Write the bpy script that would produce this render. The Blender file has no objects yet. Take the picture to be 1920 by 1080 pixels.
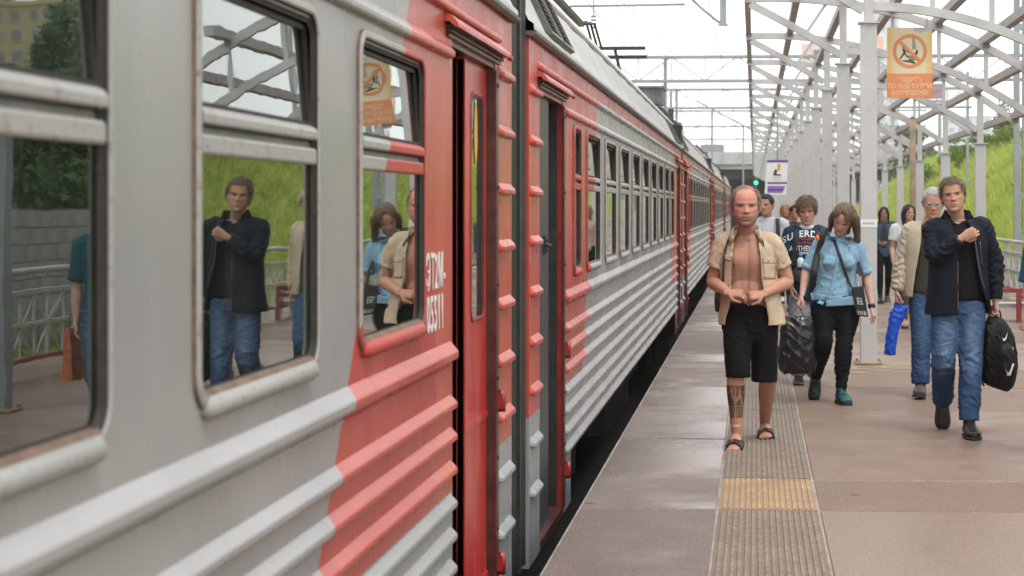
import bpy, bmesh, math, random
import numpy as np
from mathutils import Vector, Matrix, Euler

# ------------------------------------------------------------------ camera, sky, sun, exposure
SC = bpy.context.scene
COL = SC.collection
FPX = 3400.0                      # focal length in pixels of a 1920 px wide frame
EYE = 1.63                        # eye height above the platform
YAW = math.atan(215 / FPX)
cam_d = bpy.data.cameras.new("camera")
cam = bpy.data.objects.new("camera", cam_d)
COL.objects.link(cam)
cam_d.sensor_width = 36.0
cam_d.lens = FPX / 1920 * 36.0
cam.location = (0, 0, EYE)
cam.rotation_euler = (math.pi / 2, 0, YAW)
cam_d.shift_x = (960 - 1200) / 1920
cam_d.shift_y = (388 - 540) / 1920
cam_d.clip_start = 0.1
cam_d.clip_end = 4000
cam_d.dof.use_dof = True
cam_d.dof.focus_distance = 12.6
cam_d.dof.aperture_fstop = 5.0
SC.camera = cam

SUN_EL, SUN_ROT = math.radians(62), math.radians(150)
world = bpy.data.worlds.new("World")
SC.world = world
world.use_nodes = True
wn, wl = world.node_tree.nodes, world.node_tree.links
bg = wn["Background"]
sky = wn.new("ShaderNodeTexSky")
sky.sky_type = 'NISHITA'
sky.sun_disc = False
sky.sun_elevation = SUN_EL
sky.sun_rotation = SUN_ROT
sky.dust_density = 6.0
hs = wn.new("ShaderNodeHueSaturation")
hs.inputs["Saturation"].default_value = 0.12
wl.new(sky.outputs[0], hs.inputs["Color"])
mixw = wn.new("ShaderNodeMix")
mixw.data_type = 'RGBA'
mixw.inputs[0].default_value = 0.72          # a closed cloud deck evens the sky out
mixw.inputs[7].default_value = (18.3, 18.3, 18.3, 1)
wl.new(hs.outputs[0], mixw.inputs[6])
wl.new(mixw.outputs[2], bg.inputs[0])
bg.inputs[1].default_value = 0.124

sun_d = bpy.data.lights.new("sun", 'SUN')
sun_d.energy = 1.5
sun_d.angle = math.radians(18)
sun_d.color = (1.0, 0.96, 0.9)
sun = bpy.data.objects.new("sun", sun_d)
COL.objects.link(sun)
# the sun stands high, behind the camera and to its right
sun.rotation_euler = Vector((-0.30, 0.42, -0.86)).to_track_quat('-Z', 'Y').to_euler()

SC.view_settings.view_transform = 'Standard'
SC.view_settings.look = 'None'
SC.view_settings.exposure = 0.0
SC.view_settings.gamma = 1.0
SC.view_settings.use_curve_mapping = False
SC.cycles.max_bounces = 8
SC.cycles.diffuse_bounces = 3
SC.cycles.glossy_bounces = 4
SC.cycles.volume_bounces = 1
SC.cycles.transparent_max_bounces = 12
SC.cycles.caustics_reflective = False
SC.cycles.caustics_refractive = False
SC.cycles.use_denoising = True

RND = random.Random(7)

# ------------------------------------------------------------------ helpers
def tag(o, label=None, cat=None, group=None, kind=None):
    if label: o["label"] = label
    if cat: o["category"] = cat
    if group: o["group"] = group
    if kind: o["kind"] = kind
    return o

def empty(name, loc=(0, 0, 0), rz=0.0):
    o = bpy.data.objects.new(name, None)
    o.empty_display_size = 0.2
    COL.objects.link(o)
    o.location = loc
    o.rotation_euler = (0, 0, rz)
    return o

def link(name, me, parent=None, loc=(0, 0, 0), rot=None):
    o = bpy.data.objects.new(name, me)
    COL.objects.link(o)
    o.location = loc
    if rot is not None: o.rotation_euler = rot
    if parent is not None: o.parent = parent
    return o

def copy_tree(o, parent=None):
    c = o.copy()
    COL.objects.link(c)
    if parent is not None:
        c.parent = parent
    for ch in list(o.children):
        copy_tree(ch, c)
    return c

class MB:
    """collects vertices and faces (with material slots) and links them as one mesh object"""
    def __init__(s):
        s.v, s.f, s.m, s.mi, s.sm = [], [], [], 0, []
        s.smooth = False
    def add(s, vs, fs):
        b = len(s.v)
        s.v += [tuple(x) for x in vs]
        for f in fs:
            s.f.append(tuple(i + b for i in f)); s.m.append(s.mi); s.sm.append(s.smooth)
    def box(s, x0, x1, y0, y1, z0, z1):
        s.add([(x0,y0,z0),(x1,y0,z0),(x1,y1,z0),(x0,y1,z0),(x0,y0,z1),(x1,y0,z1),(x1,y1,z1),(x0,y1,z1)],
              [(3,2,1,0),(4,5,6,7),(0,1,5,4),(1,2,6,5),(2,3,7,6),(3,0,4,7)])
    def prism(s, prof, y0, y1, axis='y', caps=True):
        """a closed (a, b) profile swept along an axis: 'y' -> (x, z), 'x' -> (y, z), 'z' -> (x, y)"""
        n = len(prof)
        def P(a, b, t):
            return (a, t, b) if axis == 'y' else ((t, a, b) if axis == 'x' else (a, b, t))
        vs = [P(a, b, y0) for a, b in prof] + [P(a, b, y1) for a, b in prof]
        fs = [(i, (i + 1) % n, n + (i + 1) % n, n + i) for i in range(n)]
        if caps: fs += [tuple(range(n - 1, -1, -1)), tuple(range(n, 2 * n))]
        s.add(vs, fs)
    def bar(s, p, q, w, h=None, up=(0, 0, 1)):
        h = h or w
        p, q = Vector(p), Vector(q)
        t = (q - p).normalized()
        u = Vector(up)
        if abs(t.dot(u)) > 0.98: u = Vector((0, 1, 0))
        a = t.cross(u).normalized() * (w / 2)
        b = a.cross(t).normalized() * (h / 2)
        vs = [p - a - b, p + a - b, p + a + b, p - a + b, q - a - b, q + a - b, q + a + b, q - a + b]
        s.add(vs, [(0,1,2,3),(7,6,5,4),(1,0,4,5),(2,1,5,6),(3,2,6,7),(0,3,7,4)])
    def tube(s, pts, r, n=8, caps=True):
        loft(s, [Vector(p) for p in pts], [(r, r)] * len(pts) if not isinstance(r, (list, tuple)) else [(a, a) for a in r], n, caps)
    def ball(s, c, r, nu=12, nv=8):
        rx, ry, rz = (r, r, r) if not isinstance(r, (tuple, list)) else r
        vs = [(c[0], c[1], c[2] - rz)]
        for j in range(1, nv):
            th = -math.pi / 2 + math.pi * j / nv
            for i in range(nu):
                ph = 2 * math.pi * i / nu
                vs.append((c[0] + rx*math.cos(th)*math.cos(ph), c[1] + ry*math.cos(th)*math.sin(ph), c[2] + rz*math.sin(th)))
        vs.append((c[0], c[1], c[2] + rz))
        fs = [(0, 1 + (i + 1) % nu, 1 + i) for i in range(nu)]
        for j in range(nv - 2):
            for i in range(nu):
                a, b = 1 + j*nu + i, 1 + j*nu + (i + 1) % nu
                fs.append((a, b, b + nu, a + nu))
        t = len(vs) - 1
        fs += [(t, t - nu + i, t - nu + (i + 1) % nu) for i in range(nu)]
        s.add(vs, fs)
    def mesh(s, name, mats, fix=True):
        me = bpy.data.meshes.new(name)
        me.from_pydata(s.v, [], s.f)
        for m in (mats if isinstance(mats, (list, tuple)) else [mats]): me.materials.append(m)
        me.polygons.foreach_set("material_index", s.m)
        me.polygons.foreach_set("use_smooth", s.sm)
        if fix:
            bm = bmesh.new(); bm.from_mesh(me)
            bmesh.ops.recalc_face_normals(bm, faces=bm.faces)
            bm.to_mesh(me); bm.free()
        me.update()
        return me
    def build(s, name, mats, parent=None, loc=(0, 0, 0), fix=True, rot=None):
        return link(name, s.mesh(name, mats, fix), parent, loc, rot)

def catmull(P, k):
    """P: list of numpy rows; k sub-steps per span"""
    P = np.array(P, float)
    n = len(P)
    out = []
    for i in range(n - 1):
        p0, p1, p2, p3 = P[max(i-1, 0)], P[i], P[i+1], P[min(i+2, n-1)]
        for j in range(k):
            t = j / k
            out.append(0.5*((2*p1) + (-p0+p2)*t + (2*p0-5*p1+4*p2-p3)*t*t + (-p0+3*p1-3*p2+p3)*t**3))
    out.append(P[-1])
    return np.array(out)

def loft(mb, pts, radii, n=16, caps=True, side=None, k=1, arc=None):
    """elliptic tube; radii = (half width along the side axis, half depth). arc = (a0, a1) leaves it open"""
    if k > 1:
        rows = catmull([list(p) + list(r) for p, r in zip(pts, radii)], k)
        pts = [Vector(r[:3]) for r in rows]
        radii = [(max(r[3], 1e-4), max(r[4], 1e-4)) for r in rows]
    m = len(pts)
    ref = Vector(side) if side is not None else None
    vs = []
    na = n if arc is None else n + 1
    for i in range(m):
        t = (pts[min(i + 1, m - 1)] - pts[max(i - 1, 0)]).normalized()
        if ref is None:
            ref = Vector((1, 0, 0))
            if abs(t.x) > 0.75: ref = Vector((0, 0, 1))
        a = (ref - t * ref.dot(t)).normalized()
        b = t.cross(a).normalized()
        if side is None: ref = a
        for j in range(na):
            ang = 2*math.pi*j/n if arc is None else arc[0] + (arc[1]-arc[0])*j/n
            vs.append(pts[i] + a*(radii[i][0]*math.cos(ang)) + b*(radii[i][1]*math.sin(ang)))
    fs = []
    for i in range(m - 1):
        for j in range(n):
            q = (j + 1) % n if arc is None else j + 1
            fs.append((i*na + j, i*na + q, (i+1)*na + q, (i+1)*na + j))
    if caps and arc is None:
        fs += [tuple(range(n - 1, -1, -1)), tuple((m-1)*n + j for j in range(n))]
    mb.add(vs, fs)

# ------------------------------------------------------------------ materials
class NT:
    """small node-tree writer"""
    def __init__(s, name):
        s.mat = bpy.data.materials.new(name)
        s.mat.use_nodes = True
        s.t = s.mat.node_tree
        s.b = s.t.nodes["Principled BSDF"]
        s.out = s.t.nodes["Material Output"]
        s._tc = None
    def n(s, kind, **kw):
        nd = s.t.nodes.new("ShaderNode" + kind)
        for k, v in kw.items(): setattr(nd, k, v)
        return nd
    def l(s, a, b): s.t.links.new(a, b)
    def put(s, sock, v):
        if isinstance(v, bpy.types.NodeSocket): s.l(v, sock)
        elif isinstance(v, (tuple, list)) and len(v) == 3 and sock.type == 'RGBA': sock.default_value = (*v, 1)
        else: sock.default_value = v
    def coord(s, which="Object"):
        if s._tc is None: s._tc = s.n("TexCoord")
        return s._tc.outputs[which]
    def pos(s): return s.n("NewGeometry").outputs["Position"]
    def sep(s, v):
        nd = s.n("SeparateXYZ"); s.l(v, nd.inputs[0]); return nd.outputs
    def scale(s, v, sc):
        nd = s.n("Mapping"); s.l(v, nd.inputs[0]); nd.inputs["Scale"].default_value = sc; return nd.outputs[0]
    def noise(s, v, scale, detail=4, rough=0.55, dist=0.0):
        nd = s.n("TexNoise"); s.l(v, nd.inputs["Vector"])
        nd.inputs["Scale"].default_value = scale; nd.inputs["Detail"].default_value = detail
        nd.inputs["Roughness"].default_value = rough; nd.inputs["Distortion"].default_value = dist
        return nd.outputs["Fac"]
    def voro(s, v, scale, feature='F1'):
        nd = s.n("TexVoronoi", feature=feature); s.l(v, nd.inputs["Vector"]); nd.inputs["Scale"].default_value = scale
        return nd.outputs["Distance"]
    def ramp(s, v, a, b, lo=0.0, hi=1.0, smooth=True):
        nd = s.n("MapRange", interpolation_type='SMOOTHSTEP' if smooth else 'LINEAR')
        s.put(nd.inputs[0], v); s.put(nd.inputs[1], a); s.put(nd.inputs[2], b)
        nd.inputs[3].default_value = lo; nd.inputs[4].default_value = hi
        return nd.outputs[0]
    def math(s, op, a, b=0.0, c=None):
        nd = s.n("Math", operation=op); s.put(nd.inputs[0], a); s.put(nd.inputs[1], b)
        if c is not None: s.put(nd.inputs[2], c)
        return nd.outputs[0]
    def mix(s, f, a, b, blend='MIX'):
        nd = s.n("Mix", data_type='RGBA', blend_type=blend)
        s.put(nd.inputs[0], f); s.put(nd.inputs[6], a); s.put(nd.inputs[7], b)
        return nd.outputs[2]
    def attr(s, name):
        nd = s.n("Attribute"); nd.attribute_name = name; return nd.outputs["Color"]
    def bump(s, h, strength=0.3, dist=0.01):
        nd = s.n("Bump"); s.put(nd.inputs["Height"], h); nd.inputs["Strength"].default_value = strength
        nd.inputs["Distance"].default_value = dist
        s.l(nd.outputs[0], s.b.inputs["Normal"]); return nd
    def done(s, color=None, rough=None, metal=None, spec=None):
        if color is not None: s.put(s.b.inputs["Base Color"], color)
        if rough is not None: s.put(s.b.inputs["Roughness"], rough)
        if metal is not None: s.put(s.b.inputs["Metallic"], metal)
        if spec is not None: s.put(s.b.inputs["Specular IOR Level"], spec)
        return s.mat

def plain(name, color, rough=0.6, var=0.15, scale=6.0, metal=0.0, spec=0.5, bump=0.0, bscale=60.0, dirt=None):
    """one colour with mottling, optional grime and fine relief"""
    t = NT(name)
    v = t.coord()
    nz = t.noise(v, scale, 5)
    c = t.mix(t.ramp(nz, 0.3, 0.7), tuple(x*(1-var) for x in color), tuple(min(1, x*(1+var)) for x in color))
    if dirt:
        c = t.mix(t.ramp(t.noise(v, scale*2.3, 6, 0.65), 0.52, 0.75, 0, 0.75), c, dirt)
    if bump: t.bump(t.noise(v, bscale, 4), bump, 0.004)
    return t.done(c, rough, metal, spec)

M = {}
HAZE = True
# ------------------------------------------------------------------ materials of the train
CAR_PITCH, CAR_LEN, CAR_Y0 = 20.2, 19.53, 9.36
SIDE_X = -1.17
def livery(name, roofish=False):
    """grey body paint with red swooshes at both ends of every car, weathered"""
    t = NT(name)
    p = t.pos()
    x, y, z = t.sep(p)
    yl = t.math('MODULO', t.math('ADD', y, -CAR_Y0 + 10 * CAR_PITCH), CAR_PITCH)
    near = t.math('ADD', t.math('MULTIPLY', z, 0.66), 2.55)
    far = t.math('ADD', t.math('MULTIPLY', z, 0.77), 15.14)
    ends = t.math('MAXIMUM', t.math('LESS_THAN', yl, near), t.math('GREATER_THAN', yl, far))
    red = t.math('MULTIPLY', ends, t.math('GREATER_THAN', z, 0.533))
    red = t.math('MAXIMUM', red, t.math('GREATER_THAN', z, 2.425))
    st = t.scale(p, (1.0, 1.0, 0.30))                     # streaks running down
    n1 = t.noise(p, 0.9, 4, 0.6)
    n2 = t.noise(st, 2.6, 3, 0.5, 0.2)
    grey = t.mix(t.ramp(n1, 0.3, 0.7), (0.265, 0.260, 0.272), (0.325, 0.318, 0.330))
    grey = t.mix(t.ramp(n2, 0.5, 0.85, 0, 0.10), grey, (0.48, 0.465, 0.46))
    lowg = t.mix(t.ramp(z, 0.55, 0.45), grey, (0.27, 0.29, 0.31))
    zoneg = t.math('MULTIPLY', ends, t.math('LESS_THAN', z, 0.533))
    grey = t.mix(zoneg, grey, (0.27, 0.285, 0.30))
    r = t.mix(t.ramp(n1, 0.35, 0.65), (0.41, 0.043, 0.036), (0.47, 0.066, 0.052))
    r = t.mix(t.ramp(n2, 0.48, 0.76, 0, 0.55), r, (0.53, 0.155, 0.13))     # chalked, faded paint
    r = t.mix(t.ramp(t.noise(st, 1.5, 2, 0.5, 0.2), 0.52, 0.70, 0, 0.45), r, (0.50, 0.12, 0.045))
    c = t.mix(red, grey, r)
    spk = t.ramp(t.noise(p, 22, 6, 0.75), 0.64, 0.74, 0, 0.55)
    c = t.mix(t.math('MULTIPLY', spk, t.ramp(t.noise(p, 2.3, 2), 0.5, 0.7)), c, (0.16, 0.10, 0.07))
    sm = t.math('ABSOLUTE', t.math('SUBTRACT', t.math('FRACT', t.math('MULTIPLY', t.math('ADD', yl, 0.55), 1/3.126)), 0.5))
    seam = t.math('MULTIPLY', t.math('LESS_THAN', sm, 0.0009), t.math('LESS_THAN', z, 1.12))
    c = t.mix(t.math('MULTIPLY', seam, 0.55), c, (0.12, 0.07, 0.05))
    gr = t.math('MULTIPLY', t.ramp(t.noise(t.scale(p, (1, 1, 0.5)), 5.0, 3, 0.6), 0.52, 0.80, 0, 0.28), t.ramp(z, 1.3, 0.2, 0.15, 1.0))
    c = t.mix(gr, c, (0.17, 0.14, 0.12))
    rr = t.ramp(n2, 0.3, 0.8, 0.22, 0.38)
    h = t.math('ADD', t.math('MULTIPLY', t.noise(p, 2.6, 2), 2.0), t.math('MULTIPLY', t.noise(p, 90, 3), 0.06))
    t.bump(h, 0.035, 0.010)
    return t.done(c, rr, 0.0, 0.5)
M["livery"] = livery("train_paint")

def rusty_livery():
    t = NT("weathered_frame_paint")
    p = t.pos(); x, y, z = t.sep(p)
    yl = t.math('MODULO', t.math('ADD', y, -CAR_Y0 + 10 * CAR_PITCH), CAR_PITCH)
    near = t.math('ADD', t.math('MULTIPLY', z, 0.66), 2.55)
    far = t.math('ADD', t.math('MULTIPLY', z, 0.77), 15.14)
    red = t.math('MAXIMUM', t.math('LESS_THAN', yl, near), t.math('GREATER_THAN', yl, far))
    c = t.mix(red, (0.32, 0.315, 0.315), (0.42, 0.06, 0.05))
    n2 = t.noise(t.scale(p, (1, 0.5, 0.5)), 26, 7, 0.72)
    c = t.mix(t.ramp(n2, 0.55, 0.70, 0, 0.7), c, (0.15, 0.085, 0.055))
    c = t.mix(t.ramp(t.noise(p, 60, 4), 0.6, 0.7, 0, 0.6), c, (0.05, 0.035, 0.03))
    t.bump(t.noise(p, 70, 4), 0.4, 0.003)
    return t.done(c, 0.5, 0, 0.4)
M["frame"] = rusty_livery()
M["rubber"] = plain("old_brown_seal", (0.020, 0.016, 0.014), 0.7, 0.4, 30, dirt=(0.07, 0.045, 0.033))
M["sillrust"] = plain("rusty_sill", (0.14, 0.085, 0.058), 0.7, 0.4, 18, dirt=(0.22, 0.19, 0.17), bump=0.3, bscale=80)

def glass(name, base=(0.010, 0.013, 0.012), ior=1.60, tint=(0.93, 0.98, 0.96)):
    t = NT(name)
    t.t.nodes.remove(t.b)
    p = t.pos()
    nzz = t.noise(p, 5.0, 2)
    bp = t.n("Bump"); t.l(nzz, bp.inputs["Height"]); bp.inputs["Strength"].default_value = 0.018; bp.inputs["Distance"].default_value = 0.01
    fr = t.n("Fresnel"); fr.inputs["IOR"].default_value = ior; t.l(bp.outputs[0], fr.inputs["Normal"])
    f2 = t.math('SUBTRACT', 1.0, t.math('POWER', t.math('SUBTRACT', 1.0, fr.outputs[0]), 2.0))   # two panes
    d = t.n("BsdfDiffuse")
    dirt = t.ramp(t.noise(t.scale(p, (1, 1, 0.25)), 7, 5, 0.65), 0.5, 0.85, 0, 0.6)
    t.l(t.mix(dirt, base, (0.13, 0.13, 0.115)), d.inputs["Color"])
    g = t.n("BsdfGlossy"); g.inputs["Roughness"].default_value = 0.012; g.inputs["Color"].default_value = (*tint, 1)
    t.l(bp.outputs[0], g.inputs["Normal"])
    m = t.n("MixShader"); t.l(f2, m.inputs[0]); t.l(d.outputs[0], m.inputs[1]); t.l(g.outputs[0], m.inputs[2])
    t.l(m.outputs[0], t.out.inputs["Surface"])
    return t.mat
M["glass"] = glass("train_window_glass")
M["roof"] = plain("roof_grey_paint", (0.36, 0.36, 0.36), 0.5, 0.1, 1.6, dirt=(0.36, 0.35, 0.33), bump=0.15, bscale=6)
M["rooftop"] = plain("roof_white_paint", (0.52, 0.51, 0.485), 0.55, 0.1, 1.6, dirt=(0.45, 0.42, 0.38))
M["gutter"] = plain("gutter_metal", (0.11, 0.11, 0.11), 0.45, 0.3, 8, dirt=(0.07, 0.06, 0.055))
M["black"] = plain("sooty_metal_and_shade", (0.018, 0.018, 0.019), 0.6, 0.4, 9, dirt=(0.05, 0.04, 0.03))  # train metal; in the doorways this black stands in for shade
M["bellows"] = plain("gangway_rubber", (0.017, 0.020, 0.019), 0.55, 0.3, 5, dirt=(0.055, 0.05, 0.035))
M["jamb"] = plain("door_frame_maroon", (0.075, 0.022, 0.018), 0.35, 0.4, 12, dirt=(0.03, 0.014, 0.012))
M["jambred"] = plain("door_frame_red", (0.26, 0.022, 0.02), 0.3, 0.25, 8, dirt=(0.06, 0.015, 0.012))
M["slate"] = plain("door_slate_paint", (0.036, 0.042, 0.049), 0.4, 0.15, 4, dirt=(0.05, 0.055, 0.06))
M["white_print"] = plain("white_lettering", (0.72, 0.70, 0.70), 0.5, 0.06, 14)
M["yellow_print"] = plain("yellow_sticker", (0.62, 0.34, 0.04), 0.5, 0.08, 14)
def doorred():
    t = NT("door_red_gloss"); p = t.pos()
    n = t.noise(t.scale(p, (1, 1, 0.3)), 6, 5, 0.65, 0.5)
    c = t.mix(t.ramp(n, 0.42, 0.66), (0.47, 0.030, 0.028), (0.52, 0.085, 0.072))
    t.bump(t.noise(p, 4, 2), 0.12, 0.01)
    return t.done(c, 0.25, 0, 0.5)
M["doorred"] = doorred()

RIB_Z = [1.077, 0.880, 0.756, 0.628, 0.498, 0.373, 0.249, 0.135]
STRIP_Z = [2.247, 1.98, 1.712, 1.45, 1.184, 0.923, 0.667, 0.393, 0.131]

def rib_mesh(name, y0, y1, hh, dd, ramp_len=0.035):
    prof = [(-0.003, -1.0), (0.80, -0.82), (0.94, -0.70), (1.0, -0.50), (1.0, -0.10), (0.92, 0.06), (0.20, 0.84), (0.08, 0.95), (-0.003, 1.0)]
    mb = MB(); mb.smooth = False
    ys = [(y0, 0.06, 0.55), (y0 + ramp_len*0.4, 0.75, 0.85), (y0 + ramp_len, 1, 1), (y1 - ramp_len, 1, 1), (y1 - ramp_len*0.4, 0.75, 0.85), (y1, 0.06, 0.55)]
    n = len(prof); vs = []
    for y, sx, sz in ys:
        vs += [(max(px, 0)*dd*sx + (0.0 if px > 0 else -0.004), y, pz*hh*sz) for px, pz in prof]
    fs = [(i*n+j, i*n+j+1, (i+1)*n+j+1, (i+1)*n+j) for i in range(len(ys)-1) for j in range(n-1)]
    fs += [tuple(range(n)), tuple((len(ys)-1)*n + j for j in range(n))]
    mb.add(vs, fs)
    return mb.mesh(name, M["livery"])

def rrect(w, h, r, inset, per=6):
    """rounded rectangle outline in (y, z), centred"""
    a, b = w/2 - inset, h/2 - inset
    r = max(r - inset, 0.004)
    pts = []
    for cx, cz, s in ((a-r, b-r, 0), (-a+r, b-r, 1), (-a+r, -b+r, 2), (a-r, -b+r, 3)):
        for k in range(per + 1):
            an = math.pi/2*(s + k/per)
            pts.append((cx + r*math.cos(an), cz + r*math.sin(an)))
    return pts

def ring_frame(mb, w, h, r, steps, slots):
    loops = []
    for ins, dep in steps:
        loops.append([(dep, y, z) for y, z in rrect(w, h, r, ins)])
    n = len(loops[0])
    for i in range(len(loops) - 1):
        mb.mi = slots[i]
        mb.add(loops[i] + loops[i+1], [(j, (j+1) % n, n + (j+1) % n, n + j) for j in range(n)])

WIN_W, WIN_H, WIN_Z = 1.06, 0.956, 1.679
def window_meshes(w, h, tilt):
    out = {}
    mb = MB(); mb.smooth = True
    ring_frame(mb, w, h, 0.085,
               [(-0.006, -0.002), (-0.004, 0.009), (0.004, 0.014), (0.016, 0.015), (0.021, 0.011), (0.024, 0.000), (0.030, 0.002), (0.035, 0.000), (0.037, -0.003), (0.043, -0.004)],
               [2, 0, 0, 0, 1, 0, 1, 1, 1])
    out["frame"] = mb.mesh("window_frame", [M["frame"], M["rubber"], M["sillrust"]])
    # sill lip, rounded, standing proud of the wall
    mb = MB(); mb.smooth = True
    zb = -h/2
    prof = [(0.0, zb - 0.020), (0.014, zb - 0.024), (0.026, zb - 0.014), (0.030, zb - 0.001), (0.026, zb + 0.014), (0.014, zb + 0.026), (0.0, zb + 0.026)]
    ys = [(-w/2 + 0.055, 0.55), (-w/2 + 0.075, 1), (w/2 - 0.075, 1), (w/2 - 0.055, 0.55)]
    n = len(prof); vs = []
    for y, s in ys: vs += [(px*s, y, zb + (pz - zb)*s) for px, pz in prof]
    mb.add(vs, [(i*n+j, i*n+j+1, (i+1)*n+j+1, (i+1)*n+j) for i in range(3) for j in range(n-1)] + [tuple(range(n)), tuple(3*n+j for j in range(n))])
    # sloping inner sill
    mb.mi = 1
    mb.smooth = False
    mb.add([(0.014, -w/2+0.05, zb+0.0265), (0.014, w/2-0.05, zb+0.0265), (-0.006, w/2-0.05, zb+0.040), (-0.006, -w/2+0.05, zb+0.040)], [(0,1,2,3)])
    out["sill"] = mb.mesh("sill", [M["frame"], M["sillrust"]])
    # the three bands between the sashes
    ww = w/2 - 0.034
    z0 = 1.742 - WIN_Z
    mb = MB(); mb.prism([(-0.03, z0), (0.008, z0), (0.011, z0+0.006), (0.011, z0+0.036), (0.006, z0+0.042), (-0.03, z0+0.042)], -ww, ww)
    out["bar_low"] = mb.mesh("sash_bar", M["frame"])
    z1 = z0 + 0.0425
    mb = MB(); mb.prism([(-0.03, z1), (-0.004, z1), (-0.008, z1+0.022), (-0.03, z1+0.022)], -ww+0.008, ww-0.008)
    out["bar_mid"] = mb.mesh("sash_groove", M["gutter"])
    z2 = z1 + 0.0225
    mb = MB(); mb.prism([(-0.03, z2), (0.013, z2), (0.015, z2+0.005), (0.015, z2+0.020), (0.009, z2+0.031), (-0.008, z2+0.040), (-0.03, z2+0.042)], -ww, ww)
    out["bar_top"] = mb.mesh("sash_bar", M["frame"])
    # lower pane
    zl0, zl1 = -h/2 + 0.042, z0 + 0.004
    g = w/2 - 0.036
    mb = MB(); mb.box(-0.012, -0.006, -g - 0.012, g + 0.012, zl0 - 0.01, zl1)
    out["pane_low"] = mb.mesh("pane", M["glass"])
    # upper hopper sash leaning inwards at its top: its frame and its pane
    zu0, zu1 = z2 + 0.036, h/2 - 0.046
    dx = math.tan(tilt) * (zu1 - zu0)
    f = 0.014
    mb = MB()
    def slab(ya, yb, za, zb_, d0, d1):
        def X(z): return -0.003 - math.tan(tilt)*(z - zu0)
        mb.add([(X(za)+d0, ya, za), (X(za)+d0, yb, za), (X(zb_)+d0, yb, zb_), (X(zb_)+d0, ya, zb_),
                (X(za)+d1, ya, za), (X(za)+d1, yb, za), (X(zb_)+d1, yb, zb_), (X(zb_)+d1, ya, zb_)],
               [(3,2,1,0),(4,5,6,7),(0,1,5,4),(1,2,6,5),(2,3,7,6),(3,0,4,7)])
    slab(-g-0.004, -g+f, zu0, zu1, -0.014, 0.0); slab(g-f, g+0.004, zu0, zu1, -0.014, 0.0)
    slab(-g+f, g-f, zu1-f, zu1, -0.014, 0.0); slab(-g+f, g-f, zu0, zu0+0.012, -0.014, 0.0)
    mb2 = mb
    out["sash"] = mb2.mesh("upper_sash", [M["rubber"]])
    mb = MB()
    slab(-g+0.006, g-0.006, zu0+0.004, zu1-0.006, -0.012, -0.006)
    out["pane_up"] = mb.mesh("pane", M["glass"])
    return out
WM = window_meshes(WIN_W, WIN_H, math.radians(2.7))
WN = window_meshes(0.46, WIN_H, math.radians(2.7))

def add_window(car, y, W, name="window"):
    fr = link(name, W["frame"], car, (0, y, WIN_Z))
    link("sill", W["sill"], fr)
    for k in ("bar_low", "bar_top"): link("sash_bar", W[k], fr)
    link("sash_groove", W["bar_mid"], fr)
    link("upper_sash", W["sash"], fr)
    link("pane", W["pane_low"], fr); link("pane", W["pane_up"], fr)
    return fr

DOOR_N, DOOR_F = (0.47, 1.68), (17.81, 18.97)
DZ0, DZ1 = -0.20, 2.275

def wall_mesh(holes, y0, y1):
    """side skin as a grid of plates with the openings left out"""
    ys = sorted({y0, y1, 2.15, 17.35} | {h[0] for h in holes} | {h[1] for h in holes})
    zs = sorted({-0.25, 0.085, 2.53} | {h[2] for h in holes} | {h[3] for h in holes})
    mb = MB()
    for i in range(len(ys)-1):
        for j in range(len(zs)-1):
            ym, zm = (ys[i]+ys[i+1])/2, (zs[j]+zs[j+1])/2
            if any(h[0] < ym < h[1] and h[2] < zm < h[3] for h in holes): continue
            if zm < 0.085 and 2.15 < ym < 17.35: continue
            mb.add([(0, ys[i], zs[j]), (0, ys[i+1], zs[j]), (0, ys[i+1], zs[j+1]), (0, ys[i], zs[j+1])], [(0,1,2,3)])
    # return edges at the ends and along the bottom, so the skin has a thickness
    mb.add([(0,y0,-0.25),(0,y0,2.53),(-0.12,y0,2.53),(-0.12,y0,-0.25)], [(0,1,2,3)])
    mb.add([(0,y1,-0.25),(0,y1,2.53),(-0.12,y1,2.53),(-0.12,y1,-0.25)], [(0,1,2,3)])
    mb.add([(0,2.15,0.085),(0,17.35,0.085),(-0.3,17.35,0.085),(-0.3,2.15,0.085)], [(0,1,2,3)])
    return mb.mesh("side_wall", M["livery"], fix=False)

RIB_LONG = [rib_mesh("rib", 1.76, 17.79, 0.038 if k == 0 else 0.029, 0.034 if k == 0 else 0.030) for k in range(8)]
RIB_SN = rib_mesh("rib", 0.05, 0.44, 0.029, 0.03)
RIB_SF = rib_mesh("rib", 19.04, 19.49, 0.029, 0.03)
MOULD_LO = rib_mesh("moulding", 1.74, 17.76, 0.030, 0.026)
MOULD_HI = rib_mesh("moulding", 0.38, 19.05, 0.027, 0.028)

def drip_mesh(y0, y1):
    mb = MB(); mb.smooth = False
    mb.prism([(-0.002, 0.045), (0.03, 0.03), (0.055, 0.0), (0.055, -0.014), (0.043, -0.014), (0.02, 0.008), (-0.002, 0.008)], y0, y1)
    mb.smooth = True
    mb.tube([(0.046, y1 - 0.01, -0.008), (0.046, y1 + 0.03, -0.012)], 0.014, 8)
    mb.mi = 1; mb.smooth = False
    for k in range(3): mb.box(-0.01, 0.034 - 0.011*k, y0 + 0.05, y1 - 0.03, -0.014 - 0.016*k, -0.001 - 0.016*k)
    return mb.mesh("door_drip", [M["livery"], M["jamb"]])
DRIP_N, DRIP_F = drip_mesh(0.36, 1.84), drip_mesh(17.62, 19.12)

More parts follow.
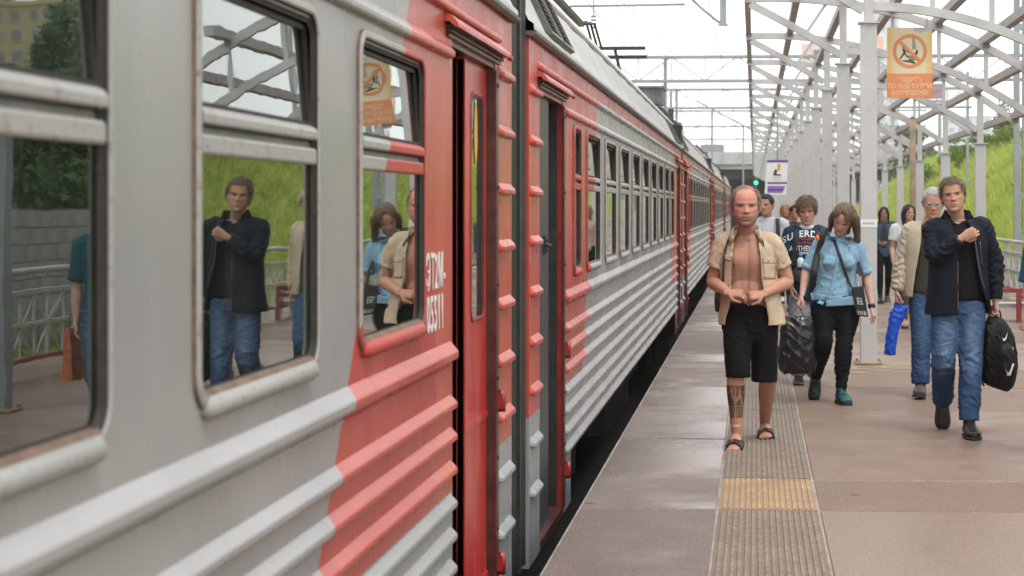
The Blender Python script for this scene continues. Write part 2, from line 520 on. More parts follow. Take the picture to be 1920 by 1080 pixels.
def door_frame_mesh(y0, y1, red):
    mb = MB()
    d = 0.13
    # reveal faces of the opening, a few mm inside the wall's edge
    mb.box(-0.034, -0.004, y1 - 0.022, y1 + 0.03, DZ0, DZ1 + 0.02)
    mb.box(-d, -0.004, y0 - 0.03, y0 + 0.016, DZ0, DZ1 + 0.02)
    mb.mi = 2
    mb.box(-d, -0.0345, y1 - 0.024, y1 + 0.03, DZ0, DZ1 + 0.02)  # deep half of the reveal: the slot's shade put into its colour
    mb.mi = 0
    mb.box(-d, -0.004, y0 + 0.016, y1 - 0.022, DZ1 - 0.02, DZ1 + 0.02)
    mb.mi = 1
    mb.box(-0.004, 0.010, y1 - 0.026, y1 + 0.052, DZ0, DZ1 - 0.03)
    mb.mi = 1
    mb.box(-d, 0.002, y0 + 0.016, y1 - 0.022, DZ0 - 0.05, DZ0)
    return mb.mesh("door_frame", [M["jambred"] if red else M["jamb"], M["jamb"], M["black"]])
DF_N, DF_F = door_frame_mesh(*DOOR_N, True), door_frame_mesh(*DOOR_F, False)

mb = MB(); mb.smooth = True; mb.ball((0.010, 0, 0), (0.009, 0.012, 0.012), 8, 4); BOLT = mb.mesh("bolt", M["black"])
mb = MB(); mb.box(0, 0.035, -0.022, 0.022, -0.035, 0.035); mb.smooth = True; mb.tube([(0.03, 0, -0.05), (0.03, 0, 0.05)], 0.017, 8); BUFFER = mb.mesh("door_buffer", [M["jambred"]])

def leaf_mesh(w, body):
    """sliding door half with a narrow rounded window opening and a kick panel"""
    mb = MB()
    y0, y1 = 0.0, w
    wy0, wy1, wz0, wz1 = w*0.27, w*0.78, 1.15, 2.11
    for a, b, c, d in ((y0, wy0, DZ0, DZ1), (wy1, y1, DZ0, DZ1), (wy0, wy1, DZ0, wz0), (wy0, wy1, wz1, DZ1)):
        mb.add([(0, a, c), (0, b, c), (0, b, d), (0, a, d)], [(0,1,2,3)])
    mb.add([(0,y0,DZ0),(0,y0,DZ1),(-0.03,y0,DZ1),(-0.03,y0,DZ0)], [(0,1,2,3)])
    mb.box(-0.028, 0.006, y0, y0 + 0.03, DZ0, DZ1 - 0.03)
    for z in (0.70, -0.02): mb.box(-0.002, 0.007, y0 + 0.032, y1, z - 0.014, z + 0.014)
    return mb.mesh("door_leaf", body), (wy0, wy1, wz0, wz1)

def leaf_window(parent, b):
    wy0, wy1, wz0, wz1 = b
    mb = MB(); mb.smooth = True
    w, h = wy1 - wy0 + 0.03, wz1 - wz0 + 0.03
    ring_frame(mb, w, h, 0.07, [(-0.002, 0.0), (0.0, 0.005), (0.006, 0.006), (0.012, 0.005), (0.016, 0.003), (0.020, 0.002)], [0, 0, 0, 0, 0])
    fr = mb.build("leaf_window_seal", M["jambred"], parent, (0, (wy0+wy1)/2, (wz0+wz1)/2))
    mb = MB(); mb.box(-0.006, 0.001, -w/2 + 0.008, w/2 - 0.008, -h/2 + 0.008, h/2 - 0.008)
    return fr, mb.mesh("pane", M["glass"])

def roof_meshes(y0, y1):
    # half section: eaves, canted panel, white cap, flat top out to the far side
    a = [(0.03, 2.545), (0.028, 2.575), (0.0, 2.60), (-0.055, 2.72), (-0.12, 2.86), (-0.165, 2.935)]
    b = [(-0.165, 2.938), (-0.150, 2.95), (-0.155, 2.972), (-0.21, 3.045), (-0.30, 3.12), (-0.45, 3.19), (-0.9, 3.27), (-1.74, 3.32), (-2.6, 3.27), (-3.2, 3.08), (-3.45, 2.7), (-3.48, 2.5)]
    r = []
    for prof, nm, m in ((a, "roof_cant", "roof"), (b, "roof", "rooftop")):
        mb = MB(); mb.smooth = True
        n = len(prof); K = 40
        vs = []
        for k in range(K + 1):
            y = y0 + (y1-y0)*k/K
            wv = 0.006*math.sin(k*2.1) * (1 if nm == "roof_cant" else 0.4)
            vs += [(x + (wv if i > 1 else 0), y, z + (0.007*math.sin(k*1.3+1) if nm == "roof_cant" and i < 2 else 0)) for i, (x, z) in enumerate(prof)]
        mb.add(vs, [(k*n+i, k*n+i+1, (k+1)*n+i+1, (k+1)*n+i) for k in range(K) for i in range(n-1)])
        mb.smooth = False
        if nm == "roof": mb.add([(x, y0, z) for x, z in prof], [tuple(range(n))]); mb.add([(x, y1, z) for x, z in prof], [tuple(range(n))])
        r.append((nm, mb.mesh(nm, M[m])))
    return r

VT = 0.46
def vent_mesh():
    mb = MB()
    mb.box(-0.05, 0.004, 0, 0.60, 0.0, 0.02); mb.box(-0.05, 0.004, 0, 0.60, 0.34, 0.36)
    mb.box(-0.05, 0.004, 0, 0.03, 0.02, 0.34); mb.box(-0.05, 0.004, 0.57, 0.60, 0.02, 0.34)
    mb.mi = 1
    mb.box(-0.05, -0.035, 0.03, 0.57, 0.02, 0.34)
    return mb.mesh("vent", [M["gutter"], M["black"]])
def vent_slat():
    mb = MB(); mb.prism([(-0.034, 0.022), (-0.006, 0.0), (-0.004, 0.004), (-0.032, 0.027)], 0.031, 0.569)
    return mb.mesh("slat", M["black"])
VENT, VSLAT = vent_mesh(), vent_slat()

def text_mesh(body, size, mat, sx=1.0, thick=0.0015, offset=0.0, align='LEFT'):
    cu = bpy.data.curves.new("lettering", 'FONT')
    cu.body = body; cu.size = size; cu.extrude = thick; cu.align_x = align; cu.offset = offset; cu.space_character = 1.12
    cu.resolution_u = 4
    o = bpy.data.objects.new("lettering", cu)
    COL.objects.link(o)
    bpy.context.view_layer.update()
    me = bpy.data.meshes.new_from_object(o.evaluated_get(bpy.context.evaluated_depsgraph_get()))
    bpy.data.objects.remove(o)
    me.materials.clear(); me.materials.append(mat)
    me.transform(Matrix.Diagonal((sx, 1, 1, 1)))
    me.name = "lettering"
    return me

TO_SIDE = Matrix(((0, 0, 1, 0), (1, 0, 0, 0), (0, 1, 0, 0), (0, 0, 0, 1)))      # text x -> +y, text y -> +z, facing +x

SLAB_CLOSED = (0.80,)
def build_car(win_y, narrow, lettered):
    car = empty("train_car", (SIDE_X, 0, 0))
    holes = [(DOOR_N[0], DOOR_N[1], DZ0, DZ1), (DOOR_F[0], DOOR_F[1], DZ0, DZ1)]
    wins = [(y + WIN_W/2, WIN_W) for y in win_y] + [(y + 0.23, 0.46) for y in narrow]
    for yc, w in wins: holes.append((yc - w/2 + 0.026, yc + w/2 - 0.026, WIN_Z - WIN_H/2 + 0.026, WIN_Z + WIN_H/2 - 0.026))
    link("side_wall", wall_mesh(holes, 0.0, CAR_LEN), car)
    for y in win_y: add_window(car, y + WIN_W/2, WM)
    for y in narrow: add_window(car, y + 0.23, WN)
    for k, z in enumerate(RIB_Z): link("rib", RIB_LONG[k], car, (0, 0, z))
    for z in STRIP_Z: link("rib", RIB_SN, car, (0, 0, z)); link("rib", RIB_SF, car, (0, 0, z))
    link("moulding", MOULD_LO, car, (0, 0, 2.225)); link("moulding", MOULD_HI, car, (0, 0, 2.396))
    mb = MB(); mb.box(-0.001, 0.004, 1.74, 17.79, 1.016, 1.024); mb.build("weld_seam", M["frame"], car)
    link("door_drip", DRIP_N, car, (0, 0, 2.325)); link("door_drip", DRIP_F, car, (0, 0, 2.325))
    for mesh_, dd in ((DF_N, DOOR_N), (DF_F, DOOR_F)):
        fr = link("door_frame", mesh_, car)
        for z in (2.18, 1.72, 1.28, 0.86, 0.50, 0.18, -0.06): link("bolt", BOLT, fr, (0, dd[1] + 0.012, z))
        for z in (0.755, 0.02): link("door_buffer", BUFFER, fr, (0, dd[1] + 0.012, z))
    # far doorway: right half drawn across; near doorway: the slate half drawn across
    me, b = leaf_mesh(0.70, M["doorred"])
    lf = link("door_leaf", me, car, (-0.036, 18.31, 0))
    fr, pane = leaf_window(lf, b); link("pane", pane, lf, fr.location)
    mb = MB(); n = 20
    mb.add([(0, 0.045*math.cos(2*math.pi*i/n), 0.135*math.sin(2*math.pi*i/n)) for i in range(n)], [tuple(range(n))])
    mb.build("sticker", M["yellow_print"], lf, (0.0035, (b[0]+b[1])/2 - 0.06, 1.95))
    me, b2 = leaf_mesh(0.70, M["slate"])
    mb = MB(); mb.box(-0.03, 0.0, 0, 0.72, DZ0, DZ1)
    ls = mb.build("door_leaf", M["slate"], car, (-0.036, 0.49, 0))
    mb = MB(); mb.box(0, 0.012, 0.44, 0.53, -0.055, 0.055); mb.smooth = True
    for q in (-0.03, 0.03): mb.ball((0.014, 0.485, q), 0.012, 8, 4)
    mb.tube([(0.02, 0.45, 0), (0.035, 0.52, 0.0)], 0.01, 8); mb.build("latch", M["black"], ls, (0, 0, 1.41))
    # vestibules: boxes open to the platform, the shade inside put into their black colour
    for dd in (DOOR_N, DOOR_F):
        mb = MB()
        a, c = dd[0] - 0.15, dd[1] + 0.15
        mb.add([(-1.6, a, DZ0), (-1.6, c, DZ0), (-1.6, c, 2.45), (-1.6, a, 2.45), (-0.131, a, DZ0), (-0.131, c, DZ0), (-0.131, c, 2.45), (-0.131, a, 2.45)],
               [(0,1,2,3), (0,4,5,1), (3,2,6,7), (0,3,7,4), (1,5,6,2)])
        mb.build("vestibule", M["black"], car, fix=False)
    # eaves, roof and its gear
    for nm, me in roof_meshes(-0.02, CAR_LEN + 0.02): link(nm, me, car)
    mb = MB(); mb.prism([(-0.02, 2.525), (0.022, 2.515), (0.040, 2.527), (0.042, 2.543), (-0.02, 2.545)], -0.02, CAR_LEN + 0.02)
    mb.build("gutter", M["gutter"], car)
    for y in (0.82, 1.50, 17.5, 18.2):
        v = link("vent", VENT, car, (0.030, y, 2.61), (0, -VT, 0))
        for k in range(9): link("slat", VSLAT, v, (0, 0, 0.03 + 0.034*k))
    # roof walkway box with stays over the leading end
    mb = MB(); mb.box(-0.52, -0.40, 0.1, 7.3, 3.29, 3.335)
    for k in range(8): mb.box(-0.48, -0.45, 0.3 + 0.95*k, 0.34 + 0.95*k, 3.16, 3.291)
    for k in range(3): mb.tube([(-0.44, 7.25 + 0.02*k, 3.31), (-0.40 + 0.03*k, 7.5 + 0.1*k, 3.36), (-0.36 + 0.03*k, 7.75 + 0.15*k, 3.15)], 0.012, 6)
    mb.build("roof_walkway", M["black"], car)
    # ends, floor, far side, underframe
    mb = MB()
    mb.box(-3.45, -0.125, 0.004, 0.05, -0.25, 2.9); mb.box(-3.45, -0.125, CAR_LEN - 0.05, CAR_LEN - 0.004, -0.25, 2.9)
    mb.build("end_wall", M["bellows"], car)
    mb = MB(); mb.box(-3.48, -3.44, 0.05, CAR_LEN - 0.05, -0.25, 2.6); mb.build("far_side_wall", M["livery"], car)
    mb = MB(); mb.box(-3.2, -0.32, 0.3, 19.3, -0.24, 0.08); mb.box(-0.75, -0.35, 2.4, 6.0, -0.62, -0.24); mb.box(-0.75, -0.35, 9.0, 12.5, -0.7, -0.24)
    mb.box(-0.3, -0.07, 2.3, 17.2, -0.02, 0.07)
    mb.build("underframe", M["black"], car)
    for yb in (2.6, 16.0):
        mb = MB(); mb.box(-0.75, -0.55, yb - 1.3, yb + 1.3, -0.75, -0.55)
        mb.smooth = True
        for q in (-0.95, 0.95): mb.tube([(-0.62, yb + q, -0.72), (-0.78, yb + q, -0.72)], 0.36, 16)
        mb.build("bogie", M["black"], car)
    # gangway bellows towards the previous car, pleated
    mb = MB()
    prof = []
    for k in range(7): prof += [(-0.012 - 0.03*(k % 2), -0.58 + 0.09*k)]
    prof2 = prof + [(-2.9, -0.04), (-2.9, -0.58)]
    mb.prism([(x, y) for x, y in prof2], -0.22, 2.95, axis='z')
    mb.box(-0.45, -0.20, -0.55, -0.05, -0.9, -0.23)
    mb.build("bellows", M["bellows"], car)
    mb = MB(); mb.box(-0.06, -0.004, -0.33, -0.27, -0.21, 2.93); mb.build("bellows_frame", M["black"], car)
    if lettered:
        for body, size, zz, yy, sx in (("ЭТ2М-", 0.178, 1.332, 17.235, 0.68), ("05511", 0.185, 1.178, 17.25, 0.70)):
            me = text_mesh(body, size, M["white_print"], sx, 0.001, 0.0018)
            me.transform(TO_SIDE)
            link("lettering", me, car, (0.0025, yy, zz))
    return car

WY = [3.19 + 1.56*k for k in range(9)]
carA = build_car([16.12 - 1.563*k for k in range(8, -1, -1)], [], True)
carA.location = (SIDE_X, CAR_Y0 - CAR_PITCH, 0)
tag(carA, "nearest grey and red commuter carriage, lettered ЭТ2М-05511 beside its half open red door", "train carriage", "carriages of the commuter train")
carB = build_car(WY, [2.29], False)
carB.location = (SIDE_X, CAR_Y0, 0)
CAR_LABELS = ["second carriage from the front, just past the dark gangway, with a slate door half",
              "third carriage of the train, its red doors just beyond the second carriage",
              "fourth carriage of the train, small and far, its end near the overpass",
              "fifth carriage of the train, a thin sliver right before the overpass"]
for k, lab in enumerate(CAR_LABELS):
    c = carB if k == 0 else copy_tree(carB)
    c.location = (SIDE_X, CAR_Y0 + CAR_PITCH*k, 0)
    tag(c, lab, "train carriage", "carriages of the commuter train")
# ------------------------------------------------------------------ ground, platform
def paving(name, c1, c2, wet):
    t = NT(name); p = t.pos()
    oi = t.n("ObjectInfo").outputs["Random"]
    n1 = t.noise(p, 1.7, 5, 0.6)
    n2 = t.noise(p, 9.0, 6, 0.7)
    c = t.mix(t.ramp(t.math('ADD', n1, t.math('MULTIPLY', oi, 0.5)), 0.45, 1.0), c1, c2)
    grit = t.noise(p, 62, 2, 0.9)
    c = t.mix(t.ramp(grit, 0.45, 0.55, 0, 0.60), c, tuple(x*0.50 for x in c1))
    c = t.mix(t.ramp(t.noise(p, 55, 2, 0.6), 0.58, 0.66, 0, 0.40), c, tuple(min(1, x*1.6) for x in c2))
    c = t.mix(t.ramp(n2, 0.62, 0.80, 0, 0.30), c, (0.33, 0.27, 0.23))
    c = t.mix(t.ramp(t.noise(t.scale(p, (1, 0.45, 1)), 1.1, 6, 0.7, 0.5), 0.50, 0.68, 0, 0.42), c, tuple(x*0.55 for x in c1))
    spot = t.ramp(t.voro(p, 1.5), 0.048, 0.036)
    c = t.mix(t.math('MULTIPLY', spot, 0.8), c, (0.03, 0.026, 0.024))
    lw = t.ramp(t.math('ADD', t.noise(p, 0.8, 4, 0.6), t.math('MULTIPLY', oi, 0.42)), 0.58, 0.86)
    r = t.mix(lw, (0.62,)*3, (wet,)*3)
    t.bump(t.math('ADD', grit, t.math('MULTIPLY', n2, 0.8)), 0.35, 0.004)
    return t.done(c, t.sep(r)[0], 0, 0.4)
M["edge_slab"] = paving("damp_edge_paving", (0.172, 0.130, 0.113), (0.240, 0.185, 0.161), 0.20)
M["main_slab"] = paving("brown_asphalt_paving", (0.200, 0.132, 0.099), (0.270, 0.184, 0.142), 0.38)

def tactile(name, c1, c2, worn):
    t = NT(name); p = t.pos(); x, y, z = t.sep(p)
    grit = t.noise(p, 75, 3, 0.85)
    c = t.mix(t.ramp(t.noise(p, 4, 4), 0.35, 0.65), c1, c2)
    low = t.ramp(z, 0.0050, 0.0020)
    c = t.mix(t.math('MULTIPLY', low, t.ramp(grit, 0.42, 0.58, 0.1, 0.95)), c, worn)
    c = t.mix(t.ramp(t.noise(t.scale(p, (1, 0.8, 1)), 28, 5, 0.75), 0.46, 0.62, 0, 0.85), c, worn)
    c = t.mix(t.ramp(t.voro(p, 32), 0.10, 0.06, 0, 0.8), c, (0.06, 0.045, 0.03))
    t.bump(grit, 0.4, 0.003)
    return t.done(c, 0.7, 0, 0.3)
M["tact_grey"] = tactile("grey_tactile_paving", (0.215, 0.170, 0.138), (0.275, 0.220, 0.178), (0.145, 0.112, 0.088))
M["tact_yellow"] = tactile("yellow_tactile_paving", (0.46, 0.30, 0.145), (0.33, 0.225, 0.14), (0.24, 0.172, 0.12))
M["concrete"] = plain("platform_concrete", (0.30, 0.265, 0.235), 0.85, 0.2, 3, bump=0.4, bscale=40, dirt=(0.09, 0.085, 0.08))
M["ballast"] = plain("track_ballast", (0.020, 0.018, 0.017), 0.9, 0.5, 18, bump=1.0, bscale=14)

mb = MB(); mb.add([(-600, -200, -1.22), (600, -200, -1.22), (600, 920, -1.22), (-600, 920, -1.22)], [(0,1,2,3)])
gm = plain("far_ground", (0.09, 0.10, 0.06), 0.9, 0.3, 0.05)
tag(mb.build("ground", gm), kind="structure")
mb = MB(); mb.box(-14, -0.9, -20, 330, -1.21, -1.14)
for xr in (-3.67, -2.15, -8.2, -6.68):
    mb.box(xr - 0.035, xr + 0.035, -20, 330, -1.14, -0.98)
tag(mb.build("trackbed", M["ballast"]), kind="structure")
mb = MB(); mb.box(-0.952, 5.3, -12, 178, -1.21, -0.0045)
plat = mb.build("platform", M["concrete"]); tag(plat, kind="structure")
rows = [2.37, 4.22, 6.07, 7.92, 9.77] + [10.89 + 1.85*k for k in range(91)]
EX0, TX0, TX1, MX1 = -0.955, -0.192, 0.336, 5.3
def chamfer_slab(x0, x1, L, name, m):
    mb = MB(); c = 0.006
    g = 0.013
    vs = []
    for z, i in ((-0.05, 0), (-c, 0), (0, c)):
        vs += [(x0 + g + i, g + i, z), (x1 - g - i, g + i, z), (x1 - g - i, L - g - i, z), (x0 + g + i, L - g - i, z)]
    fs = [(4*a + j, 4*a + (j+1) % 4, 4*a + 4 + (j+1) % 4, 4*a + 4 + j) for a in (0, 1) for j in range(4)] + [(8, 9, 10, 11), (3, 2, 1, 0)]
    mb.add(vs, fs)
    return mb.mesh(name, m)
def tactile_slab(L, m):
    mb = MB()
    mb.box(TX0 - 0.001, TX1 + 0.001, 0.003, L - 0.003, -0.05, 0.0012)
    n = 16; pitch = (TX1 - TX0 - 0.02)/n
    for k in range(n):
        xc = TX0 + 0.01 + pitch*(k + 0.5)
        mb.prism([(xc - 0.0105, 0.0), (xc - 0.0075, 0.0058), (xc + 0.0075, 0.0058), (xc + 0.0105, 0.0)], 0.012, L - 0.012)
    return mb.mesh("tactile_paving", m)
cache = {}
for i in range(len(rows) - 1):
    y0, L = rows[i], round(rows[i+1] - rows[i], 3)
    if L not in cache:
        cache[L] = (chamfer_slab(EX0, TX0, L, "paving_slab", M["edge_slab"]), chamfer_slab(TX1, MX1, L, "paving_slab", M["main_slab"]),
                    tactile_slab(L, M["tact_yellow"] if L < 1.5 else M["tact_grey"]))
    for j, nm in enumerate(("paving_slab", "paving_slab", "tactile_paving")):
        if y0 < 60 or True:
            link(nm, cache[L][j], plat, (0, y0, 0.0015*math.sin(i*2.3 + j*1.7)))
# a worn sandy band of old paint and grit across the foot of the first columns
def stainmat():
    t = NT("sandy_stain"); p = t.pos()
    m = t.ramp(t.noise(t.scale(p, (1, 2.5, 1)), 2.6, 6, 0.75), 0.46, 0.60, 0, 0.75)
    c = t.mix(t.ramp(t.noise(p, 60, 4), 0.35, 0.65), (0.46, 0.36, 0.22), (0.34, 0.27, 0.19))
    t.done(c, 0.8)
    tr = t.n("BsdfTransparent"); ms = t.n("MixShader")
    t.l(m, ms.inputs[0]); t.l(tr.outputs[0], ms.inputs[1]); t.l(t.b.outputs[0], ms.inputs[2]); t.l(ms.outputs[0], t.out.inputs["Surface"])
    return t.mat
mb = MB(); mb.add([(0.36, 17.6, 0.0065), (2.2, 17.8, 0.0065), (2.2, 19.1, 0.0065), (0.36, 18.9, 0.0065)], [(0,1,2,3)])
tag(mb.build("sand_stain", stainmat()), kind="stuff")

# ------------------------------------------------------------------ canopy skeleton
M["steel"] = plain("pale_grey_steel_paint", (0.47, 0.465, 0.468), 0.45, 0.06, 2.0, dirt=(0.37, 0.36, 0.35))
M["steel_dark"] = plain("steel_joint", (0.22, 0.21, 0.20), 0.6, 0.2, 9)
M["brown_beam"] = plain("purlin_brown_grey", (0.40, 0.375, 0.355), 0.6, 0.12, 5, dirt=(0.24, 0.20, 0.17))
M["mast_steel"] = plain("mast_grey_paint", (0.27, 0.29, 0.31), 0.5, 0.1, 3)
M["white_paint"] = plain("white_paint", (0.74, 0.74, 0.73), 0.5, 0.05, 5)

FR_Y = [18.95 + 5.41*k for k in range(26)]
CX_L, CX_R = 1.18, 3.66
def arc_z(x): return 4.43 - (6.4 - math.sqrt(6.4*6.4 - (x - 0.2)**2))
def chord_z(x): return 3.71 - (x - 1.2)**2/7.0
PUR_X = [-0.1, 0.58, 1.23, 1.84, 2.45, 3.07, 3.62, 4.22]
def curved_beam(mb, f, x0, x1, w, h, n=14):
    xs = [x0 + (x1-x0)*i/n for i in range(n+1)]
    vs = []
    for i, x in enumerate(xs):
        dx = 0.01
        tn = Vector((2*dx, 0, f(min(x+dx, 6.5)) - f(x-dx))).normalized()
        nn = Vector((-tn.z, 0, tn.x))
        c = Vector((x, 0, f(x)))
        for sy, sn in ((-1,-1),(1,-1),(1,1),(-1,1)):
            q = c + nn*(sn*h/2); vs.append((q.x, sy*w/2, q.z))
    fs = [(4*i+j, 4*i+(j+1)%4, 4*i+4+(j+1)%4, 4*i+4+j) for i in range(n) for j in range(4)] + [(0,1,2,3), (4*n+3, 4*n+2, 4*n+1, 4*n)]
    mb.add(vs, fs)
P = {}
mb = MB(); mb.box(-0.083, 0.083, -0.083, 0.083, 0.0, 3.53); P["colL"] = mb.mesh("column", M["steel"])
mb = MB(); mb.box(-0.11, 0.11, -0.11, 0.11, 3.53, 3.548); P["capL"] = mb.mesh("column_cap", M["steel"])
mb = MB(); mb.box(-0.048, 0.048, -0.048, 0.048, 3.548, arc_z(CX_L) - 0.05); P["postL"] = mb.mesh("post", M["steel"])
mb = MB(); mb.box(-0.083, 0.083, -0.083, 0.083, 0.0, 2.65); P["colR"] = mb.mesh("column", M["steel"])
mb = MB(); mb.box(-0.11, 0.11, -0.11, 0.11, 2.65, 2.668); P["capR"] = mb.mesh("column_cap", M["steel"])
mb = MB(); mb.box(-0.048, 0.048, -0.048, 0.048, 2.668, arc_z(CX_R) - 0.05); P["postR"] = mb.mesh("post", M["steel"])
mb = MB(); mb.box(-0.14, 0.14, -0.14, 0.14, 0.008, 0.022)
for sx in (-1, 1):
    for sy in (-1, 1): mb.box(sx*0.115 - 0.012, sx*0.115 + 0.012, sy*0.115 - 0.012, sy*0.115 + 0.012, 0.022, 0.045)
P["plate"] = mb.mesh("base_plate", plain("rusty_base_plate", (0.36, 0.24, 0.10), 0.8, 0.3, 20, dirt=(0.12, 0.09, 0.06)))
mb = MB(); curved_beam(mb, arc_z, -0.14, 4.27, 0.09, 0.10, 18); P["arc"] = mb.mesh("roof_arch", M["steel"])
mb = MB(); curved_beam(mb, chord_z, CX_L + 0.049, CX_R - 0.049, 0.084, 0.09, 14); P["chord"] = mb.mesh("lower_chord", M["steel"])
def strut_line(x): return 4.36 + (x + 0.08)*(3.64 - 4.36)/(CX_L + 0.08) + 0.02*math.sin(math.pi*(x+0.08)/(CX_L+0.08))
mb = MB(); curved_beam(mb, strut_line, -0.06, CX_L - 0.049, 0.082, 0.095, 8); P["strut"] = mb.mesh("diagonal_strut", M["steel"])
mb = MB(); mb.bar((0.70, 0, strut_line(0.70) + 0.04), (0.95, 0, arc_z(0.95) - 0.045), 0.04); P["brace"] = mb.mesh("brace", M["steel"])
mb = MB()
for x in PUR_X[3:6]: mb.box(x - 0.026, x + 0.026, -0.026, 0.026, chord_z(x) + 0.04, arc_z(x) - 0.045)
P["vert"] = None
verts = []
for x in PUR_X[3:6]:
    mb = MB(); mb.box(x - 0.026, x + 0.026, -0.026, 0.026, chord_z(x) + 0.04, arc_z(x) - 0.045); verts.append(mb.mesh("vertical_strut", M["steel"]))
def pz(x): return arc_z(x) + 0.052
mb = MB(); mb.box(-0.05, 0.05, -0.055, 0.055, -0.045, 0.02); P["cleat"] = mb.mesh("cleat", M["steel_dark"])
canopy = empty("platform_canopy", (CX_L, FR_Y[0], 0))
tag(canopy, "pale grey steel canopy skeleton with two rows of columns and curved arches over the platform", "canopy")
ox, oy = CX_L, FR_Y[0]
for k, y in enumerate(FR_Y):
    dy = y - oy
    for nm, key, x in (("column", "colL", CX_L), ("column_cap", "capL", CX_L), ("post", "postL", CX_L), ("base_plate", "plate", CX_L),
                       ("column", "colR", CX_R), ("column_cap", "capR", CX_R), ("post", "postR", CX_R), ("base_plate", "plate", CX_R)):
        link(nm, P[key], canopy, (x - ox, dy, 0))
    for nm, key in (("roof_arch", "arc"), ("lower_chord", "chord"), ("diagonal_strut", "strut"), ("brace", "brace")):
        link(nm, P[key], canopy, (-ox, dy, 0))
    for v in verts: link("vertical_strut", v, canopy, (-ox, dy, 0))
    if k < 10:
        for x in PUR_X: link("cleat", P["cleat"], canopy, (x - ox, dy, arc_z(x) + 0.035))
for x in PUR_X:
    mb = MB()
    w = 0.10 if x > -0.05 else 0.085
    mb.box(x - ox - w/2, x - ox + w/2, -0.6, FR_Y[-1] - oy + 0.6, pz(x) - 0.002, pz(x) + 0.105)
    link("purlin", mb.mesh("purlin", M["brown_beam"]), canopy)
# notice band round the nearest column
mb = MB(); mb.box(-0.086, 0.086, -0.086, 0.086, 1.42, 1.50); mb.mi = 1
for q in range(7): mb.box(-0.06 + 0.017*q, -0.05 + 0.017*q, -0.088, -0.0862, 1.452, 1.470)
tag(mb.build("paper_notice", [M["white_paint"], M["mast_steel"]], None, (CX_L, FR_Y[0], 0)), "white paper band with a small grey printed line round the nearest column", "notice")
# lone lamp column nearer than the canopy, seen in the carriage windows
lp = empty("steel_column", (3.66, 14.1, 0)); tag(lp, "blue grey square column bolted to the platform, seen only as a reflection in the nearest window", "column")
mb = MB(); mb.box(-0.075, 0.075, -0.075, 0.075, 0.022, 3.2); mb.build("shaft", M["mast_steel"], lp)
link("base_plate", P["plate"], lp)
mb = MB(); mb.box(-0.09, 0.09, -0.09, 0.09, 3.2, 3.22); mb.build("cap", M["mast_steel"], lp)

# ------------------------------------------------------------------ orange hanging sign
M["orange"] = plain("sign_orange", (0.66, 0.235, 0.09), 0.5, 0.08, 4)
def signcream():
    t = NT("sign_cream"); x, y, z = t.sep(t.coord())
    n = t.noise(t.coord(), 5, 3)
    c = t.mix(t.ramp(n, 0.35, 0.65), (0.70, 0.58, 0.39), (0.66, 0.58, 0.43))
    e = t.ramp(t.math('ADD', t.math('ABSOLUTE', x), t.math('MULTIPLY', n, 0.06)), 0.17, 0.25)
    c = t.mix(e, c, (0.72, 0.45, 0.16))
    tear = t.math('MULTIPLY', t.math('GREATER_THAN', t.math('ADD', z, t.math('MULTIPLY', t.math('SUBTRACT', n, 0.5), 0.10)), 0.315), t.math('GREATER_THAN', x, 0.05))
    c = t.mix(tear, c, (0.45, 0.45, 0.46))
    return t.done(c, 0.5)
M["signcream"] = signcream()
M["ink"] = plain("sign_black_ink", (0.04, 0.045, 0.035), 0.6, 0.3, 20)
sg = empty("warning_sign", (1.62, 19.12, 3.14))
tag(sg, "orange and cream sign with a crossed out figure hanging from the canopy beside a column", "sign")
SW, SH = 0.234, 0.368
mb = MB(); mb.box(-SW, SW, 0, 0.03, -SH, SH); mb.build("board", M["signcream"], sg)
mb = MB(); mb.box(-SW - 0.001, SW + 0.001, -0.003, 0.031, -SH - 0.001, -SH + 0.255); mb.build("caption_panel", M["orange"], sg)
mb = MB(); n = 40; R0, R1, cz = 0.142, 0.178, 0.12
pts = []
for i in range(n):
    a = 2*math.pi*i/n
    pts += [(R0*math.cos(a), -0.003, cz + R0*math.sin(a)), (R1*math.cos(a), -0.003, cz + R1*math.sin(a))]
mb.add(pts, [(2*i, 2*i+1, (2*i+3) % (2*n), (2*i+2) % (2*n)) for i in range(n)])
d = R0*0.72
mb.add([(-d-0.012, -0.0045, cz+d-0.012), (-d+0.012, -0.0045, cz+d+0.012), (d+0.012, -0.0045, cz-d+0.012), (d-0.012, -0.0045, cz-d-0.012)], [(0,1,2,3)])
mb.build("prohibition_ring", M["orange"], sg)
mb = MB()
def poly(pts, y=-0.0025): mb.add([(x, y, z + cz) for x, z in pts], [tuple(range(len(pts)))])
poly([(-0.075,0.055),(-0.063,0.06),(-0.052,0.05),(-0.052,0.035),(-0.068,0.03),(-0.078,0.04)])          # head
poly([(-0.080,0.026),(-0.050,0.026),(-0.040,-0.03),(-0.062,-0.035)])                                      # trunk
poly([(-0.070,-0.02),(-0.055,-0.03),(-0.095,-0.085),(-0.110,-0.08)])                                      # legs
poly([(-0.058,-0.025),(-0.045,-0.02),(-0.010,-0.06),(-0.024,-0.07)])
poly([(-0.045,0.0),(-0.04,0.012),(0.0,-0.012),(-0.005,-0.022)])
for k in range(4): poly([(-0.09+0.03*k,-0.098-0.004*k),(0.035+0.012*k,-0.088-0.014*k),(0.033+0.012*k,-0.096-0.014*k),(-0.09+0.03*k,-0.106-0.004*k)])
for k in range(3): poly([(-0.015,-0.045-0.016*k),(0.06,-0.055-0.016*k),(0.06,-0.063-0.016*k),(-0.015,-0.053-0.016*k)])
for k in range(8): poly([(0.022+0.004*(k%2),0.018+0.0155*k),(0.072-0.003*k,0.022+0.0155*k),(0.070-0.003*k,0.028+0.0155*k),(0.024,0.025+0.0155*k)], -0.002)
